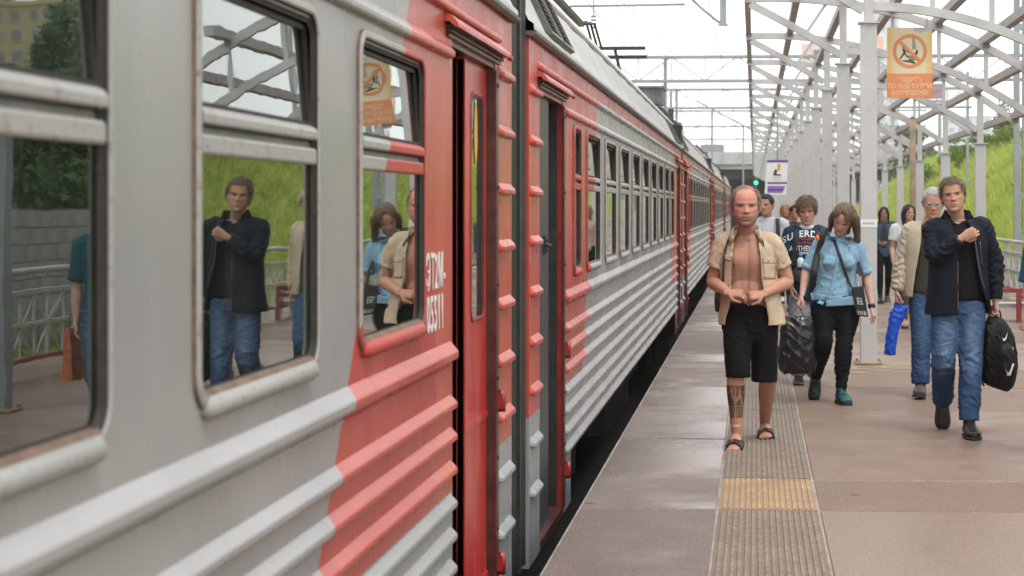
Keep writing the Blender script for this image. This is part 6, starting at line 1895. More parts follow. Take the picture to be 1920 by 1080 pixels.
def locks(h, ends, seed, r0=0.05, n_per=4):
    """long hair as overlapping tapered locks; ends: (start x, y), (mid), (end) in head units"""
    rg = random.Random(seed)
    mb = MB()
    for st, m1, m2, en, r in ends:
        for k in range(n_per):
            jt = lambda s: V((rg.uniform(-s, s), rg.uniform(-s, s), rg.uniform(-s, s)))
            pts = [h.w(*(V(st) + jt(0.02))), h.w(*(V(m1) + jt(0.035))), h.w(*(V(m2) + jt(0.045))), h.w(*(V(en) + jt(0.06)))]
            loft(mb, pts, [(r*0.5*h.hh, r*0.6*h.hh), (r*h.hh, r*1.1*h.hh), (r*0.95*h.hh, r*h.hh), (r*0.30*h.hh, r*0.3*h.hh)], 10, True, None, 4)
    return mb
link("hair", hd.hair(mask_woman, 0.055, M["hair_brown"], 700, 0.16, (0.2, 0.0, -1), 7, 0.2), W.e)
mb = locks(hd, [((0.03, -0.16, 0.94), (0.34, -0.11, 0.72), (0.47, -0.09, 0.34), (0.58, -0.12, -0.22), 0.085), ((0.05, -0.05, 0.97), (0.38, 0.0, 0.66), (0.54, -0.03, 0.24), (0.72, -0.10, -0.36), 0.115),
                ((0.0, 0.10, 0.98), (0.34, 0.20, 0.6), (0.48, 0.18, 0.1), (0.62, 0.05, -0.42), 0.12), ((0.0, 0.3, 0.85), (0.1, 0.42, 0.5), (0.15, 0.38, 0.1), (0.2, 0.3, -0.3), 0.13),
                ((0.0, 0.3, 0.85), (-0.15, 0.42, 0.5), (-0.18, 0.36, 0.1), (-0.2, 0.28, -0.25), 0.13),
                ((-0.04, -0.16, 0.94), (-0.31, -0.12, 0.74), (-0.37, -0.10, 0.38), (-0.34, -0.13, -0.05), 0.06), ((-0.04, 0.0, 0.97), (-0.32, 0.02, 0.65), (-0.38, 0.02, 0.25), (-0.34, -0.04, -0.12), 0.085)], 8)
me = evaluated(mb.mesh("long_hair", M["hair_brown"]), 0.007, 3); me.materials.clear(); me.materials.append(M["hair_brown"]); folds(me, 0.006, [], 21, 0.8, lam=(0.012, 0.03)); link("long_hair", me, W.e)
jeans(W, (0.112, 0.122), 0.072, 0.050, "trouser", 1.93, "trousers", 0.011, 15, 0.15, 0.135)
def cc(x, y, d=0.0): v = q(x, y, d); return (v.x, -d, v.z)
mb = MB()
loft(mb, [V(cc(1568, 558)), V(cc(1567, 550)), V(cc(1567, 525)), V(cc(1569, 500)), V(cc(1572, 478)), V(cc(1573, 461)), V(cc(1574, 452)), V(cc(1574, 445))],
     [(0.203, 0.150), (0.200, 0.150), (0.176, 0.138), (0.170, 0.142), (0.178, 0.148), (0.168, 0.122), (0.118, 0.094), (0.072, 0.072)], 28, True, V((1, 0, 0)), 4)
for sx in (-1, 1): mb.ball(cc(1573 + sx*16, 492, 0.115), (0.066, 0.052, 0.066), 16, 10)
for s_ in "LR":
    a, e = J['sh' + s_], J['el' + s_]; sm = (J['shL'] + J['shR'])/2
    loft(mb, [a + (sm - a)*0.35, a, a + (e - a)*0.4, a + (e - a)*0.92], [(0.058, 0.058), (0.061, 0.061), (0.057, 0.058), (0.055, 0.057)], 18, True, None, 3)
# shirt-tail slit
shirtW = W.garment("shirt", mb, C["chambray"], 0.008, 0.007, (V(cc(1540, 500, 0.05)), V(cc(1600, 500, 0.08)), J['elL'], J['elR'], V(cc(1560, 530, 0.12)), V(cc(1590, 545, 0.12))), 18, 2, base=0.2, lam=(0.09, 0.22))
bvW = BVHTree.FromPolygons([v.co for v in shirtW.data.vertices], [p.vertices[:] for p in shirtW.data.polygons])
def qz(*pts): return [(q(x, y).x, q(x, y).z) for x, y in pts]
patch("shirt_tail", qz((1519, 548), (1550, 553), (1541, 571), (1522, 562)), C["chambray"], shirtW, bvW, 8, 0.004)
patch("shirt_tail", qz((1547, 553), (1606, 553), (1600, 570), (1547, 573)), C["chambray"], shirtW, bvW, 8, 0.007)
patch("placket", qz((1573, 455), (1578, 455), (1556, 570), (1549, 570)), C["chambray"], shirtW, bvW, 12, 0.005, 0.003)
for sx, pts in ((-1, qz((1553, 440), (1564, 438), (1568, 450), (1556, 449))), (1, qz((1577, 451), (1590, 440), (1596, 446), (1588, 458)))):
    patch("collar", pts, C["chambray"], shirtW, bvW, 4, 0.016, 0.005)
mb = MB()
for k in range(5): mb.add([on_front(q(1592 - 0.5*k, 463 + k*1.6).x + dx_, q(0, 463 + k*1.6).z + dz_, bvW, 0.004) for dx_, dz_ in ((-0.006 + 0.001*k, -0.003), (0.004, -0.004), (0.005, 0.003), (-0.003, 0.004))], [(0, 1, 2, 3)])
mb.build("chest_emblem", M["ink"], shirtW)
mb = MB(); mb.smooth = True
for k in range(6):
    x, y = 1573 - 3.3*k, 472 + 17*k; p = on_front(q(x, y).x, q(x, y).z, bvW, 0.010); mb.ball(tuple(p), (0.005, 0.003, 0.005), 8, 5)
mb.build("button", M["whiteprint"], shirtW)
for s_ in "LR":
    a, e = J['sh' + s_], J['el' + s_]; t_ = (e - a)
    mb = MB(); mb.smooth = True; loft(mb, [a + t_*0.80, a + t_*0.84, a + t_*0.92, a + t_*0.95], [(0.054, 0.056), (0.060, 0.062), (0.060, 0.062), (0.054, 0.056)], 18, True); mb.build("rolled_cuff", C["chambray"], shirtW)
mb = MB(); mb.smooth = True; wv = J['wrR'] - J['elR']; loft(mb, [J['wrR'] - wv*0.06, J['wrR'] + wv*0.05], [(0.031, 0.031), (0.030, 0.030)], 14); mb.build("wristband", M["black_strap"], W.e)
def tealshoe():
    t = NT("black_and_teal_trainer"); n = t.noise(t.coord(), 14, 2)
    return t.done(t.mix(t.ramp(n, 0.52, 0.58), (0.014, 0.017, 0.02), (0.01, 0.10, 0.11)), 0.5)
TS = tealshoe()
W.shoes("L", fL, uL, TS, M["sole"], "trainer", 0.95, 0.008, 0.022); W.shoes("R", fR, uR, TS, M["sole"], "trainer", 0.95, 0.008, 0.026)
# her rucksack: straps over the shoulder, pack behind the back
rk = empty("rucksack", (X, Y, q(0, 540).z)); tag(rk, "black rucksack on the blue shirted woman's back, orange tag on its strap", "bag")
inv = lambda p: V(p) + V((X, Y, 0)) - V(rk.location)
mb = MB(); loft(mb, [V((-0.02, 0.20, -0.02)), V((-0.02, 0.21, 0.05)), V((-0.02, 0.22, 0.25)), V((-0.02, 0.20, 0.36))], [(0.11, 0.06), (0.14, 0.09), (0.14, 0.09), (0.08, 0.05)], 18, True, V((1, 0, 0)), 3)
mb.build("pack", M["black_strap"], rk)
mb = MB(); mb.smooth = True
strap(mb, [inv(V(cc(1549, 430, -0.11))), inv(V(cc(1546, 428, 0.0))), inv(V(cc(1543, 440, 0.085))), inv(on_front(q(1538, 458).x, q(0, 458).z, bvW, 0.012)), inv(on_front(q(1531, 480).x, q(0, 480).z, bvW, 0.012)), inv(on_front(q(1526, 510).x, q(0, 510).z, bvW, 0.012)), inv(on_front(q(1523, 545).x, q(0, 545).z, bvW, 0.012)), inv(on_front(q(1523, 560).x, q(0, 560).z, bvW, 0.01))], 0.052, 0.007, V((1, 0, 0)))
mb.build("strap", M["black_strap"], rk)
tg = on_front(q(1533, 447).x, q(0, 447).z, bvW, 0.05)
mb = MB(); mb.smooth = True; mb.tube([inv(tg + V((-0.006, 0, 0.032))), inv(tg), inv(tg + V((0.006, 0, -0.02)))], [0.008, 0.017, 0.008], 8)
mb.build("tag", plain("orange_tag", (0.80, 0.16, 0.02), 0.5, 0.05, 20), rk)
# cross-body purse
pu = empty("cross_body_purse", (X + q(1611, 0).x, Y - 0.15, q(0, 590).z)); tag(pu, "small black purse with pale print hanging at the woman's hip on a diagonal strap", "bag")
inv = lambda p: V(p) + V((X, Y, 0)) - V(pu.location)
t0 = 0.20
mb = MB(); mb.add([(-0.03, -0.02, 0.0), (0.065, -0.02, -0.01), (0.025, -0.02, 0.245), (-0.075, -0.02, 0.235), (-0.03, 0.03, 0.0), (0.065, 0.03, -0.01), (0.025, 0.03, 0.245), (-0.075, 0.03, 0.235)],
       [(0,1,2,3),(7,6,5,4),(1,0,4,5),(2,1,5,6),(3,2,6,7),(0,3,7,4)])
o = mb.build("purse_body", M["black_strap"], pu)
bv = o.modifiers.new("b", 'BEVEL'); bv.width = 0.008; bv.segments = 2
mb = MB()
def pp(u, v): return V((-0.03, -0.0235, 0.0)) + V((0.095, 0, -0.01))*u + V((-0.045, 0, 0.235))*v
for u0, u1, v0, v1 in ((0.25, 0.75, 0.42, 0.46), (0.28, 0.42, 0.46, 0.62), (0.60, 0.72, 0.46, 0.62), (0.28, 0.72, 0.62, 0.66), (0.44, 0.56, 0.50, 0.57), (0.12, 0.22, 0.06, 0.2), (0.30, 0.40, 0.06, 0.2), (0.48, 0.58, 0.06, 0.2), (0.66, 0.86, 0.06, 0.2)):
    mb.add([pp(u0, v0), pp(u1, v0), pp(u1, v1), pp(u0, v1)], [(0, 1, 2, 3)])
mb.build("print", plain("grey_print", (0.34, 0.35, 0.33), 0.6, 0.2, 30), pu)
mb = MB(); mb.smooth = True
strap(mb, [inv(on_front(q(1562, 447).x, q(0, 447).z, bvW, 0.014)), inv(on_front(q(1570, 470).x, q(0, 470).z, bvW, 0.012)), inv(on_front(q(1579, 498).x, q(0, 498).z, bvW, 0.012)), inv(on_front(q(1588, 522).x, q(0, 522).z, bvW, 0.012)), V((-0.075, -0.01, 0.235))], 0.024, 0.003, V((1, 0, 0)))
strap(mb, [V((0.025, 0.01, 0.24)), V((0.02, 0.04, 0.34)), V((-0.01, 0.10, 0.44))], 0.022, 0.003, V((1, 0, 0)))
mb.build("strap", M["black_strap"], pu)
# crumpled black carrier bag in her hand
def plastic(name, col, rough=0.16):
    t = NT(name); v = t.coord()
    t.bump(t.math('ADD', t.noise(v, 6, 3, 0.5, 1.0), t.math('MULTIPLY', t.voro(v, 9), 0.5)), 0.5, 0.03)
    return t.done(col, rough, 0, 0.4)
cb = empty("carrier_bag", (X + q(1494, 0).x, Y - 0.14, q(0, 700, 0.14).z)); tag(cb, "shiny crumpled black plastic carrier bag hanging from the woman's hand", "bag")
mb = MB()
loft(mb, [V((0.0, 0, 0.0)), V((0, 0, 0.03)), V((0.005, 0, 0.15)), V((0.005, 0, 0.33)), V((0.0, 0, 0.44)), V((0.0, 0, 0.475))], [(0.12, 0.05), (0.152, 0.085), (0.160, 0.095), (0.150, 0.080), (0.140, 0.050), (0.10, 0.02)], 26, True, V((1, 0, 0)), 5)
mt = plastic("black_plastic_film", (0.010, 0.010, 0.011))
me = evaluated(mb.mesh("bag_film", mt), 0.009, 1); me.materials.clear(); me.materials.append(mt); folds(me, 0.018, [], 37, 1.0, lam=(0.16, 0.34), bias=(1.0, 0.5, 0.3)); link("bag_film", me, cb)
mb = MB(); mb.smooth = True
hz_ = V(J['wrL']) + V((-0.035, -0.02, -0.085)) + V((X, Y, 0)) - V(cb.location)
strap(mb, [V((-0.07, 0, 0.46)), hz_ + V((-0.02, 0, -0.02)), hz_ + V((0, 0, 0.01)), hz_ + V((0.02, 0, -0.02)), V((0.06, 0, 0.46))], 0.022, 0.004, V((0, 1, 0))); mb.build("handle", mt, cb)

# ------------------------------------------------------------------ the grey haired man behind
q = Sheet(1735, 15.6)
J = dict(neck=q(1742, 417), shL=q(1707, 433), shR=q(1775, 433), elL=q(1692, 487, 0.0), elR=q(1785, 490, 0.0), wrL=q(1682, 545, 0.06), wrR=q(1785, 545, 0.05),
         hipL=q(1728, 560), hipR=q(1762, 560), knL=q(1727, 645, 0.08), knR=q(1764, 650, 0.06), anL=q(1726, 722, 0.10), anR=q(1768, 722, -0.25))
X, Y = at(1735, 15.6)
D = Fig(X, Y, "grey haired man in glasses and beige jacket half hidden behind the dark jacketed man", J, 1.02)
hd = Head(q(1749, 409, 0.05), 56*q.s, yaw=-4, pitch=10, roll=0)
mb = MB(); D.trunk(mb); D.neck(mb, hd); hd.add_to(mb)
for s_ in "LR": D.arm(mb, s_); D.leg(mb, s_)
hand(mb, J['wrL'], (-0.05, -0.1, -1), (0.9, 0, 0), 1, (46, 55, 35)); hand(mb, J['wrR'], (0, -0.1, -1), (-0.9, 0, 0), 1)
fL, uL = V((-0.16, -0.98, 0.08)), V((0, 0, 1)); fR, uR = V((0.1, -0.6, -0.8)), V((0, -0.8, 0.6))
foot(mb, J['anL'], fL, uL); foot(mb, J['anR'], fR, uR)
D.skin(mb, 0.006, (0.50, 0.28, 0.20), None, hd, (0.38, 0.17, 0.14), 0.4)
hd.face_parts(D.e, M["eye_brown"], M["hair_grey"], 0.575)
link("hair", hd.hair(lambda x, y, z: mask_short(x, y, z, 0.82), 0.045, M["hair_grey"], 1200, 0.12, (0.4, -0.3, -0.4), 6), D.e)
mb = MB()
for sx in (-1, 1):
    ring = [hd.w(sx*0.13 + 0.072*math.cos(a), -0.395 + 0.012*abs(math.cos(a)), 0.505 + 0.055*math.sin(a)) for a in np.linspace(0, 2*np.pi, 15)]
    mb.tube(ring, 0.0018, 6); mb.tube([hd.w(sx*0.20, -0.385, 0.51), hd.w(sx*0.32, -0.25, 0.52), hd.w(sx*0.33, 0.03, 0.53)], 0.0018, 6)
mb.tube([hd.w(-0.06, -0.405, 0.515), hd.w(0.06, -0.405, 0.515)], 0.0018, 6); mb.build("glasses", M["mast_steel"], D.e)
jeans(D, (0.108, 0.118), 0.084, 0.078, seed=24, wear_amt=0.3, top=0.0)
def cc(x, y, d=0.0): v = q(x, y, d); return (v.x, -d, v.z)
mb = MB(); loft(mb, [V(cc(1745, 550)), V(cc(1745, 535)), V(cc(1744, 490)), V(cc(1742, 455)), V(cc(1742, 432)), V(cc(1742, 420))], [(0.182, 0.140), (0.186, 0.144), (0.176, 0.140), (0.184, 0.138), (0.13, 0.10), (0.08, 0.08)], 24, True, V((1, 0, 0)), 3); D.garment("t_shirt", mb, C["olive"], 0.012, 0.008, (), 3)
rows = [(cc(1739, 556), 0.205, 0.155, 40, 40), (cc(1739, 535), 0.215, 0.160, 34, 34), (cc(1740, 490), 0.208, 0.160, 26, 26), (cc(1741, 455), 0.204, 0.154, 20, 20), (cc(1741, 432), 0.188, 0.134, 20, 20), (cc(1741, 421), 0.140, 0.105, 26, 26), (cc(1742, 414), 0.098, 0.090, 32, 32)]
vs, fs, th = shell(rows); mb = MB(); mb.smooth = True; mb.add(vs, fs)
me = solidify(mb.mesh("jacket", C["beige"]), 0.010); folds(me, 0.010, [cc(1715, 500, 0.1), cc(1715, 540, 0.1)], 7, 0.4); jd = link("jacket", me, D.e)
mb = MB()
for s_ in "LR":
    a, e, wr = J['sh' + s_], J['el' + s_], J['wr' + s_]; sm = (J['shL'] + J['shR'])/2
    loft(mb, [a + (sm - a)*0.35, a, a + (e - a)*0.5, e, e + (wr - e)*0.5, wr + (e - wr)*0.12, wr], [(0.075, 0.075), (0.082, 0.080), (0.074, 0.074), (0.068, 0.068), (0.064, 0.064), (0.058, 0.058), (0.040, 0.040)], 18, True, None, 3)
D.garment("sleeves", mb, C["beige"], 0.010, 0.017, (J['elL'], J['elL'] + V((0, 0, -0.12)), J['wrL'] + V((0, 0, 0.06)), J['elR'], J['shL'] + V((0, 0, -0.1))), 19, parent=jd, base=0.4)
sm_ = plain("grey_brown_shoe", (0.07, 0.06, 0.05), 0.6, 0.2, 20)
D.shoes("L", fL, uL, sm_, M["sole"], grow=0.010); D.shoes("R", fR, uR, sm_, M["sole"], grow=0.010)
bl = empty("blue_carrier_bag", (X + q(1675, 0).x, Y - 0.08, q(0, 667, 0.08).z)); tag(bl, "bright blue plastic bag hanging from the grey haired man's hand", "bag")
mb = MB()
loft(mb, [V((-0.035, 0, 0.0)), V((-0.030, 0, 0.05)), V((-0.010, 0, 0.2)), V((0.025, 0, 0.34)), V((0.035, 0, 0.43)), V((0.035, 0, 0.49))], [(0.050, 0.018), (0.056, 0.028), (0.055, 0.034), (0.060, 0.030), (0.034, 0.022), (0.012, 0.012)], 18, True, V((1, 0, 0)), 4)
loft(mb, [V((0.03, 0, 0.34)), V((0.09, 0, 0.405)), V((0.135, 0, 0.428))], [(0.060, 0.018), (0.032, 0.012), (0.004, 0.004)], 12, True, V((0, 0, 1)), 3)
mt = plastic("blue_plastic_film", (0.012, 0.075, 0.52), 0.28)
me = evaluated(mb.mesh("bag_film", mt), 0.008, 1); me.materials.clear(); me.materials.append(mt); folds(me, 0.014, [], 41, 1.0, lam=(0.04, 0.12), bias=(1.0, 0.6, 0.3)); link("bag_film", me, bl)
mb = MB(); mb.smooth = True; strap(mb, [V((0.02, 0, 0.46)), V((0.03, 0, 0.53)), V((0.045, 0, 0.56))], 0.02, 0.006, V((0, 1, 0))); mb.build("handle", mt, bl)

# ------------------------------------------------------------------ the boy in the printed navy tee
q = Sheet(1511, 16.7)
J = dict(neck=q(1512, 423), shL=q(1484, 437), shR=q(1539, 437), elL=q(1477, 490, 0.0), elR=q(1548, 490, 0.0), wrL=q(1484, 535, 0.10), wrR=q(1545, 540, 0.06),
         hipL=q(1498, 548), hipR=q(1526, 548), knL=q(1497, 632, 0.12), knR=q(1527, 632, 0.0), anL=q(1497, 705, 0.02), anR=q(1527, 705, -0.25))
X, Y = at(1511, 16.7)
E = Fig(X, Y, "teenage boy with bowl cut looking down, navy tee with white arched print, backpack straps", J, 0.96)
hd = Head(q(1513, 420, 0.05), 52*q.s, yaw=-3, pitch=14, roll=-4)
mb = MB(); E.trunk(mb); E.neck(mb, hd); hd.add_to(mb)
for s_ in "LR": E.arm(mb, s_); E.leg(mb, s_)
hand(mb, J['wrL'], (0.1, -0.2, -1), (0.9, 0, 0), 1); hand(mb, J['wrR'], (0, -0.2, -1), (-0.9, 0, 0), 1)
f0, u0 = V((0, -1, 0)), V((0, 0, 1)); fR, uR = V((0, -0.7, -0.7)), V((0, -0.7, 0.7))
foot(mb, J['anL'], f0, u0); foot(mb, J['anR'], fR, uR)
E.skin(mb, 0.006, (0.52, 0.31, 0.23), None, hd, (0.42, 0.19, 0.16), 0.3)
hd.face_parts(E.e, M["eye_brown"], M["hair_brown"], 0.575)
link("hair", hd.hair(lambda x, y, z: mask_short(x, y, z, 0.70, 0.42), 0.062, M["hair_brown"], 1500, 0.15, (0.1, -0.7, -0.6), 9), E.e)
jeans(E, (0.10, 0.11), 0.085, 0.075, "greytr", 1.95, "track_trousers", 0.012, 25)
mb = MB()
E.trunk(mb, 0.020, True, hipw=0.17)
for s_ in "LR": E.arm(mb, s_, 0.022, 0.72, hem_flare=0.012)
tee = E.garment("t_shirt", mb, C["navytee"], 0.010, 0.009, (J['elL'], J['elR']), 29)
for body, size, sx, y, mt, arc in (("SUPERDRY", 0.083, 1.0, 443, M["whiteprint"], 1.6), ("Vintage", 0.078, 1.0, 456, plain("dark_red_print", (0.22, 0.02, 0.05), 0.7), 0.0), ("AUTHENTIC", 0.068, 0.72, 470, M["whiteprint"], 0.0), ("GOODS", 0.03, 1.0, 476, M["whiteprint"], 0.0)):
    if body == "Vintage":      # the dark red script is too soft to read: wavy lines of the same length
        mb = MB(); mb.smooth = True
        for r_ in range(2):
            pts = [V((q(1510, 0).x - 0.075 + 0.0055*k, 0, q(0, 447 + 8*r_).z + 0.012*math.sin(k*1.3 + r_))) for k in range(28)]
            mb.tube([p + V((0, 0, 0)) for p in pts], 0.009, 6)
        me = mb.mesh("script_print", mt)
    else:
        me = front_text(body, size, mt, sx, q(1510, 0).x, q(0, y).z, arc)
    conform(me, tee.data, 0.004); link("script_print" if body == "Vintage" else "lettering", me, tee)
mb = MB(); mb.smooth = True; n_ = J['neck']; loft(mb, [n_ + V((0, -0.03, -0.035)), n_ + V((0, -0.03, 0.002))], [(0.072, 0.066), (0.068, 0.062)], 16); mb.build("undershirt", C["white"], E.e)
E.shoes("L", f0, u0, M["leather"], M["sole"]); E.shoes("R", fR, uR, M["leather"], M["sole"])
rk = empty("rucksack", (X, Y, q(0, 520).z)); tag(rk, "dark backpack worn by the boy in the printed navy tee, water bottle at its side", "bag")
bvE = BVHTree.FromPolygons([v.co for v in tee.data.vertices], [p.vertices[:] for p in tee.data.polygons])
inv = lambda p: V(p) + V((X, Y, 0)) - V(rk.location)
mb = MB(); loft(mb, [V((0, 0.20, -0.02)), V((0, 0.22, 0.05)), V((0, 0.22, 0.28)), V((0, 0.20, 0.40))], [(0.12, 0.07), (0.15, 0.10), (0.15, 0.10), (0.09, 0.05)], 18, True, V((1, 0, 0)), 3); mb.build("pack", M["black_strap"], rk)
mb = MB(); mb.smooth = True
for sx in (-1, 1):
    strap(mb, [inv(V((q(1512 + sx*15, 0).x, 0.10, q(0, 430).z))), inv(V((q(1512 + sx*17, 0).x, 0.0, q(0, 425).z)))] + [inv(on_front(q(1512 + sx*a, 0).x, q(0, y).z, bvE, 0.010)) for a, y in ((19, 437), (21, 455), (23, 480), (24, 500))], 0.045, 0.007, V((1, 0, 0)))
mb.build("strap", M["black_strap"], rk)
wb = empty("water_bottle", (X + q(1500, 0).x, Y - 0.20, q(0, 500).z)); tag(wb, "small clear water bottle with blue cap at the boy's waist", "bottle")
mb = MB(); mb.smooth = True; mb.tube([(0, 0, 0), (0, 0, 0.01), (0, 0, 0.075), (0, 0, 0.09)], [0.025, 0.03, 0.03, 0.014], 12); mb.build("bottle_body", plain("bottle_plastic", (0.55, 0.60, 0.66), 0.15, 0.1, 30), wb)
mb = MB(); mb.smooth = True; mb.tube([(0, 0, 0.09), (0, 0, 0.125)], 0.016, 12); mb.build("cap", plain("blue_cap", (0.02, 0.16, 0.45), 0.4), wb)
mb = MB(); loft(mb, [V((-0.02, 0.02, -0.13)), V((0, 0.03, -0.06)), V((0.0, 0.05, 0.0))], [(0.06, 0.04), (0.07, 0.05), (0.05, 0.03)], 14, True, V((1, 0, 0)), 3); mb.build("pouch", M["black_strap"], rk, V(wb.location) - V(rk.location))

# ------------------------------------------------------------------ walkers farther back
def walker(px, Z, h, label, tone, hairm, top, legs, shoe, hair_len=0, sleeve=1.0, step=0.25, skirt=False, yaw=0, pitch=4, arms=None, build=0.95, jacket=None, vox=0.008, hood=False, mirror=1, rz=0.0, wide_leg=0.075):
    X, Y = at(px, Z)
    k = h/1.75
    z = lambda v: v*k
    J = dict(neck=V((0, 0.01, z(1.47))), shL=V((-0.185*k, 0.01, z(1.415))), shR=V((0.185*k, 0.01, z(1.415))), elL=V((-0.225*k, 0.03, z(1.13))), elR=V((0.225*k, 0.02, z(1.13))), wrL=V((-0.215*k, -0.08, z(0.90))), wrR=V((0.215*k, -0.02, z(0.89))),
             hipL=V((-0.09*k, 0, z(0.93))), hipR=V((0.09*k, 0, z(0.93))), knL=V((-0.085*k, -0.12 - step*0.3, z(0.52))), knR=V((0.085*k, -0.02, z(0.51))), anL=V((-0.08*k, -step, z(0.088))), anR=V((0.08*k, step*0.9, z(0.14))))
    if mirror < 0:
        J2 = {}
        for key, v in J.items():
            kk = key[:-1] + ('R' if key[-1] == 'L' else 'L') if key[-1] in 'LR' else key
            J2[kk] = V((-v.x, v.y, v.z))
        J = J2
    if arms: J.update(arms(k))
    F = Fig(X, Y, label, J, build*k, "person", rz)
    hh = 0.232*k
    hd = Head(V((0, -0.05, h - hh)), hh, yaw, pitch, 0)
    mb = MB(); F.trunk(mb); F.neck(mb, hd); hd.add_to(mb)
    for s_ in "LR": F.arm(mb, s_); F.leg(mb, s_)
    for s_, th_ in (("L", 1), ("R", 1)):
        d = J['wr' + s_] - J['el' + s_]
        hand(mb, J['wr' + s_], d, (1 if s_ == "L" else -1, -0.1, 0), 1 if s_ == "L" else -1, (24, 30, 20), k)
    fl, fr = ('L', 'R') if mirror > 0 else ('R', 'L')
    ff, fu = V((0, -0.99, 0.10)), V((0, 0, 1)); bf, bu = V((0, -0.80, -0.6)), V((0, -0.6, 0.80))
    foot(mb, J['an' + fl], ff, fu, k); foot(mb, J['an' + fr], bf, bu, k)
    F.skin(mb, vox, tone, None, hd, tuple(np.array(tone)*np.array([0.85, 0.55, 0.55])), 0.3)
    hd.face_parts(F.e, M["eye_brown"], hairm, 0.575)
    if hair_len == 0:
        link("hair", hd.hair(lambda x, y, z_: mask_short(x, y, z_, 0.80), 0.04, hairm, 500, 0.10, (0.2, -0.3, -0.4), 5), F.e)
    else:
        link("hair", hd.hair(mask_woman, 0.05, hairm, 300, 0.15, (0, 0, -1), 5, 0.2), F.e)
        b = -hair_len
        m2 = locks(hd, [((sx*0.02, -0.18, 0.93), (sx*0.26, -0.16, 0.72), (sx*0.33, -0.10, 0.3), (sx*0.34, -0.12, b), 0.08) for sx in (-1, 1)] + [((sx*0.04, 0.05, 0.97), (sx*0.31, 0.1, 0.6), (sx*0.36, 0.12, 0.2), (sx*0.34, 0.06, b), 0.11) for sx in (-1, 1)] + [((0, 0.3, 0.85), (0, 0.42, 0.5), (0, 0.38, 0.1), (0, 0.3, b), 0.16)], 3, n_per=3)
        me = evaluated(m2.mesh("long_hair", hairm), 0.010, 1); me.materials.clear(); me.materials.append(hairm); link("long_hair", me, F.e)
    jeans(F, (0.10*k, 0.11*k), wide_leg*k, (wide_leg - 0.018)*k, legs, 1.93, "trousers", 0.010, int(px), 0.15*k, 0.12*k)
    mb = MB(); F.trunk(mb, 0.020, True)
    for s_ in "LR":
        if sleeve >= 1:
            a, e_, wr = J['sh' + s_], J['el' + s_], J['wr' + s_]; sm = (J['shL'] + J['shR'])/2
            loft(mb, [a + (sm - a)*0.35, a, a + (e_ - a)*0.5, e_, e_ + (wr - e_)*0.5, wr + (e_ - wr)*0.05], [(0.07*k,)*2, (0.076*k,)*2, (0.068*k,)*2, (0.060*k,)*2, (0.054*k,)*2, (0.042*k,)*2], 16, True, None, 3)
        else: F.arm(mb, s_, 0.018, sleeve, hem_flare=0.01)
    if hood:
        n_ = J['neck']; loft(mb, [n_ + V((0, 0.0, -0.06)), n_ + V((0, 0.01, -0.01)), n_ + V((0, 0.015, 0.03))], [(0.12, 0.11), (0.115, 0.105), (0.085, 0.08)], 18, True, V((1, 0, 0)), 3)
    if jacket is None:
        F.garment("top", mb, C[top], 0.012, 0.010, (J['elL'], J['elR']), int(px) + 1)
    else:
        F.garment("jacket", mb, C[jacket], 0.012, 0.010, (J['elL'], J['elR']), int(px) + 1)
        tm = MB(); hm = (J['hipL'] + J['hipR'])/2
        loft(tm, [V((0, -0.045, z(1.0))), V((0, -0.05, z(1.2))), V((0, -0.05, z(1.36))), V((0, -0.02, z(1.45)))], [(0.07*k, 0.095*k), (0.07*k, 0.10*k), (0.065*k, 0.095*k), (0.045*k, 0.05*k)], 18, True, V((1, 0, 0)), 3)
        F.garment("top", tm, C[top], 0.012, 0.006, (), 2)
    F.shoes(fl, ff, fu, shoe, M["sole"], "shoe", k, 0.008); F.shoes(fr, bf, bu, shoe, M["sole"], "shoe", k, 0.008)
    return F, X, Y
wsh = plain("white_trainer", (0.62, 0.63, 0.64), 0.6, 0.1, 20)
F_, FX, FY = walker(1437, 20.6, 1.77, "young man in pale grey hoodie glancing aside, seen over the bald man's shoulder", (0.50, 0.30, 0.22), M["hair_dark"], "hood", "trouser", M["leather"], yaw=-22, hood=True, build=1.0)
sb = empty("sling_strap", (FX + 0.1, FY - 0.15, 1.25)); tag(sb, "dark backpack strap crossing the pale hoodie's shoulder", "bag")
mb = MB(); mb.smooth = True; strap(mb, [V((0.02, 0.2, 0.22)), V((0.025, 0.10, 0.245)), V((0.03, -0.01, 0.15)), V((0.03, -0.02, 0.0)), V((0.02, 0.0, -0.12))], 0.045, 0.006, V((1, 0, 0))); mb.build("strap", M["black_strap"], sb)
mb = MB(); loft(mb, [V((-0.1, 0.36, -0.25)), V((-0.1, 0.38, -0.1)), V((-0.1, 0.36, 0.15))], [(0.12, 0.07), (0.14, 0.09), (0.1, 0.06)], 14, True, V((1, 0, 0)), 3); mb.build("pack", M["black_strap"], sb)
walker(1473, 31.0, 1.69, "woman with long blond hair and white trainers far behind the pale hoodie", (0.52, 0.32, 0.25), M["hair_blond"], "pink", "trouser", wsh, 0.5, 0.7)
walker(1490, 28.5, 1.66, "dark haired walker almost hidden behind the boy in the navy tee", (0.55, 0.28, 0.20), M["hair_dark"], "charcoal", "trouser", M["leather"], 0.0, 1.0, yaw=30)
def phone_arm(k): return dict(elL=V((-0.23*k, 0.0, 1.12*k)), wrL=V((-0.08*k, -0.22, 1.10*k)))
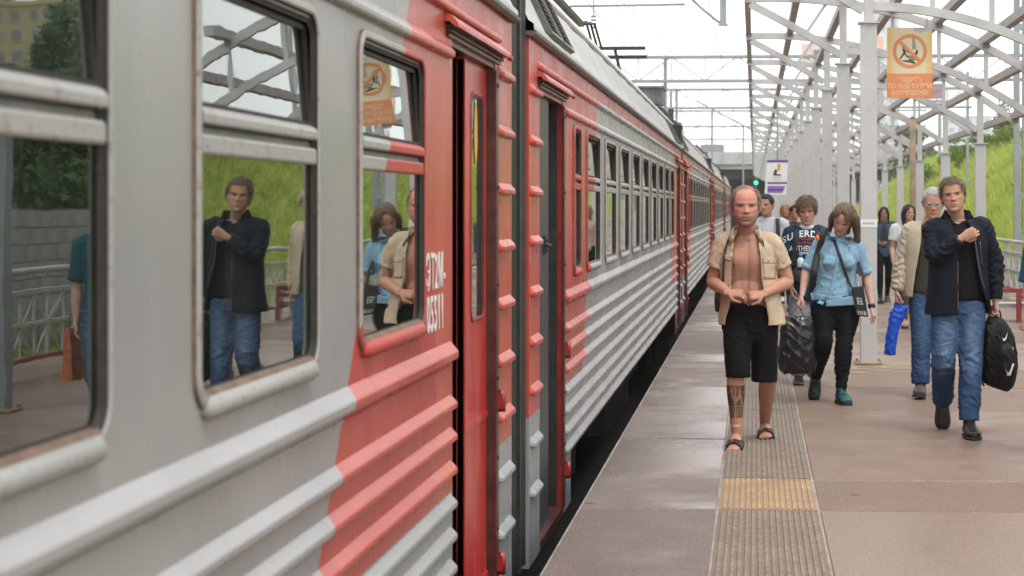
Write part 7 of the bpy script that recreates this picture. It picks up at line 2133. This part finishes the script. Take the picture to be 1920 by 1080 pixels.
I_, IX, IY = walker(1657, 30.9, 1.63, "dark haired girl in denim jacket and black leggings looking at her phone beside the column", (0.45, 0.27, 0.20), M["hair_dark"], "charcoal", "trouser", M["leather"], 0.45, 1.0, jacket="jeanj", arms=phone_arm, pitch=12, wide_leg=0.062)
ph = empty("phone", (IX - 0.03, IY - 0.30, 1.05)); tag(ph, "small phone held by the girl in the denim jacket", "phone")
mb = MB(); mb.box(-0.035, 0.035, -0.004, 0.004, -0.01, 0.13); mb.build("case", M["leather"], ph)
mb = MB(); mb.box(-0.031, 0.031, 0.0045, 0.0055, -0.004, 0.124); mb.build("screen", M["slate"], ph)
walker(1703, 24.7, 1.66, "girl with dark hair in white tee behind the beige jacket", (0.52, 0.31, 0.24), M["hair_dark"], "white", "charcoal", plain("tan_shoe", (0.35, 0.25, 0.15), 0.6), 0.4, 0.62, yaw=25)
K_, KX, KY = walker(1994, 11.9, 1.70, "walker in teal sleeve at the right edge, mostly outside the picture, black phone in hand", (0.55, 0.34, 0.27), M["hair_brown"], "teal", "denim", M["leather"], 0.2, 0.9, step=0.2)
ob = empty("orange_shopper", (KX + 0.26, KY + 0.02, 0.45)); tag(ob, "orange and dark shopping bag seen only mirrored in the nearest window", "bag")
mb = MB(); mb.prism([(-0.03, 0.0), (0.03, 0.0), (0.05, 0.02), (0.012, 0.36), (-0.012, 0.36), (-0.05, 0.02)], -0.11, 0.11); mb.build("bag_body", plain("orange_bag", (0.45, 0.12, 0.04), 0.5, 0.3, 9, dirt=(0.05, 0.05, 0.05)), ob)
mb = MB(); mb.tube([(0, -0.06, 0.35), (0, -0.02, 0.45), (0, 0.02, 0.45), (0, 0.06, 0.35)], 0.005, 6); mb.build("handle", M["black_strap"], ob)
kp = empty("black_phone", (KX - 0.21, KY - 0.10, 0.78)); tag(kp, "black phone in the hand of the walker at the right edge", "phone")
mb = MB(); mb.box(-0.02, 0.02, -0.05, 0.03, -0.03, 0.02); mb.build("case", M["leather"], kp)
mb = MB(); mb.box(-0.021, -0.0205, -0.045, 0.025, -0.026, 0.016); mb.build("screen", M["slate"], kp)
